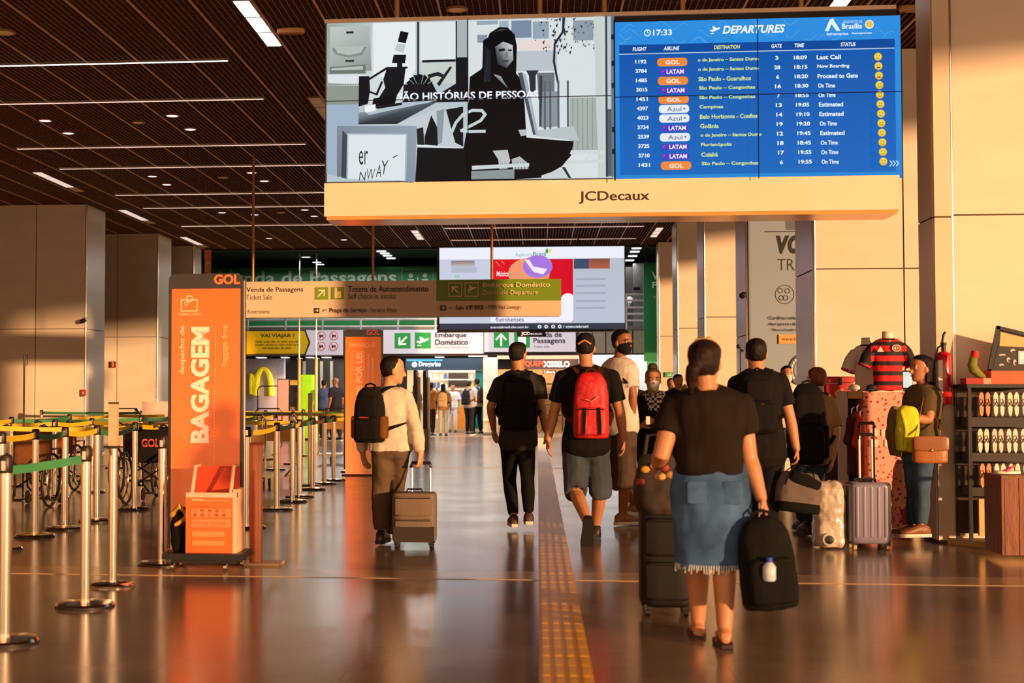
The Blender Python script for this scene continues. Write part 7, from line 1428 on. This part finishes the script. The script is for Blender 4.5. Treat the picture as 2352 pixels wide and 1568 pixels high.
ms_ = empty('folding_rack', (X(2070, 14.2), 14.2, 0), 'pile of red and white fabric beside the yellow jacket', 'fabric'); q_ = MB(ms_.location); q_.rbox((X(2070, 14.2), 14.2, .33), .11, .10, .33, n=20, e=2.4, prof=[(-1, .9, .9), (0, 1, 1), (.7, .8, .8), (1, .4, .5)]); RW = mat('fabric_red_white', '#b8323a', .8); soft(q_, 'cloth_heap', .012, FLP, ms_, fold=.02)
MB(ms_.location).box(X(2062, 14.2), X(2078, 14.2), 14.08, 14.1, .05, .2).build('red_label', RD, ms_)
ms_['label'] = 'heap of red and white patterned fabric beside the yellow jacket'; ms_.name = 'fabric_heap'
# lavender hard case and wrapped bag
LAV = mat('case_lavender', '#7d7690', .3, var=.04, coat=.5)
cs = suitcase('lavender-grey hard suitcase with ridged shell standing beside the wrapped bag', 1950, 2048, 1104, 1252, 12.2, .25, LAV, hv=1000, rib=5, wheelm=mat('wheel_pale', '#b9a070', .4), hu=(.36, .66)); cs.name = 'suitcase'
q_ = MB(cs.location); x0, x1 = X(1950, 12.2), X(2048, 12.2); q_.box(x0 + .08, x1 - .12, 12.4, 12.42, Z(1104, 12.2), Z(1096, 12.2)); q_.build('handle_base', BLACKPL, cs)
c2 = suitcase('taller dark case handle and body behind the lavender suitcase', 1962, 2040, 1125, 1245, 12.75, .24, mat('suitcase_black', '#070606', .6, bump=.05, spec=.3), hv=974, hard=True, rib=3, hu=(.3, .72))
WR = mat('plastic_wrap', '#c2b3a2', .18, var=.22, scale=5, bump=.9, bscale=14, spec=.8)
wx0, wx1 = X(1872, 12.25), X(1946, 12.25); wc0 = (wx0 + wx1) / 2; wb_ = empty('wrapped_bag', (wc0, 12.4, 0), 'bag wrapped in cloudy plastic with a black wheel, between duffel and lavender case', 'luggage')
q_ = MB(wb_.location); q_.rbox((wc0, 12.4, Z(1180, 12.25) + .01), (wx1 - wx0) / 2, .15, (Z(1102, 12.25) - .02) / 2, n=26, e=3.4, prof=[(-1, .85, .85), (-.85, 1, 1), (-.2, .96, .96), (.3, 1, 1), (.8, .95, .95), (1, .8, .7)]); soft(q_, 'wrapped_body', .010, WR, wb_, fold=.014, ffreq=12, sm=1)
wx = X(1903, 12.2); MB(wb_.location).lathe((wx, 12.26, .085), [(.055, 0), (.055, .03), (.04, .034)], 20, (0, -1, 0)).build('wheel_housing', WR, wb_, True); MB(wb_.location).lathe((wx, 12.225, .085), [(.036, 0), (.036, .004), (.012, .008)], 20, (0, -1, 0)).build('wheel', BLACKPL, wb_, True)
# microphone stand and small things by the right columns
g_ = Vector((X(1702, 20), 20, 0)); o = empty('microphone_stand', g_, 'thin dark pole with small knobbed top left of the man in the dark shirt', 'stand'); MB(g_).lathe(g_, [(.15, 0), (.15, .015), (.02, .03)], 20).build('base', DARK, o, True); MB(g_).tube([g_ + UP * .02, (g_.x, 20, Z(800, 20))], .012, 8, True).build('pole', DARK, o, True)
MB(g_).sphere((g_.x - .03, 20, Z(797, 20)), .03, n=10).build('knob', DARK, o, True); MB(g_).sphere((g_.x + .02, 20, Z(806, 20)), .022, n=10).build('knob', DARK, o, True)
for i, (u, v, Y, s_, l) in enumerate(((192, 902, 28.65, .10, 'small red call point on the flank edge of the big left column'),)):
    o = empty('call_point', at(u, v, Y), l, 'call point'); c = o.location; MB(c).cbox(c, .08, .04, .14).build('case', mat('call_red', '#b8231a', .4), o); MB(c).cbox(c - Vector((0, .022, 0)), .04, .006, .05).build('glass', STEEL, o)
o = empty('extinguisher_sign', at(259, 837, 34.05), 'small square dark red extinguisher sign on the second left column', 'sign'); c = o.location; MB(c).cbox(c + Vector((0, .01, 0)), .15, .02, .15).build('plate', mat('sign_red', '#8a1210', .4), o)
p = Print(259, 837, 34.03, .002); p.rect(256.5, 832, 261.5, 842, '#d9b8a0'); p.text('E', 257.3, 833, 260.8, 841, '#8a1210', .02); p.build('symbol', M_PRINT, o)
for i, (u, v, Y) in enumerate(((194, 735, 28.6), (1711, 675, 21.8))):
    o = empty('security_camera', at(u, v, Y), 'small dark security camera on a column corner, %s' % ('left side', 'beside the grey poster')[i], 'camera', 'security cameras'); c = o.location; MB(c).lathe(c + Vector((0, .05, 0)), [(.035, 0), (.045, .02), (.045, .12), (.03, .13)], 14, (-.5, -1, -.3)).build('housing', DARK, o, True); MB(c).cbox(c + Vector((.02, .08, .05)), .03, .14, .02).build('bracket', STEEL, o)
g_ = Vector((X(1558, 31), 31, 0)); o = empty('exit_sign', at(1541, 860, 37.27), 'small green emergency sign low on the brownish column', 'sign'); c = o.location; MB(c).cbox(c, .30, .04, .13).build('plate', mat('exit_green', '#1f8f4c', .4, emit=.3), o); p = Print(1541, 860, 37.24, .002); p.text('SAÍDA', 1533, 856, 1549, 864, '#d8f0dc', .02); p.build('lettering', M_PRINT, o)
finish_soft()
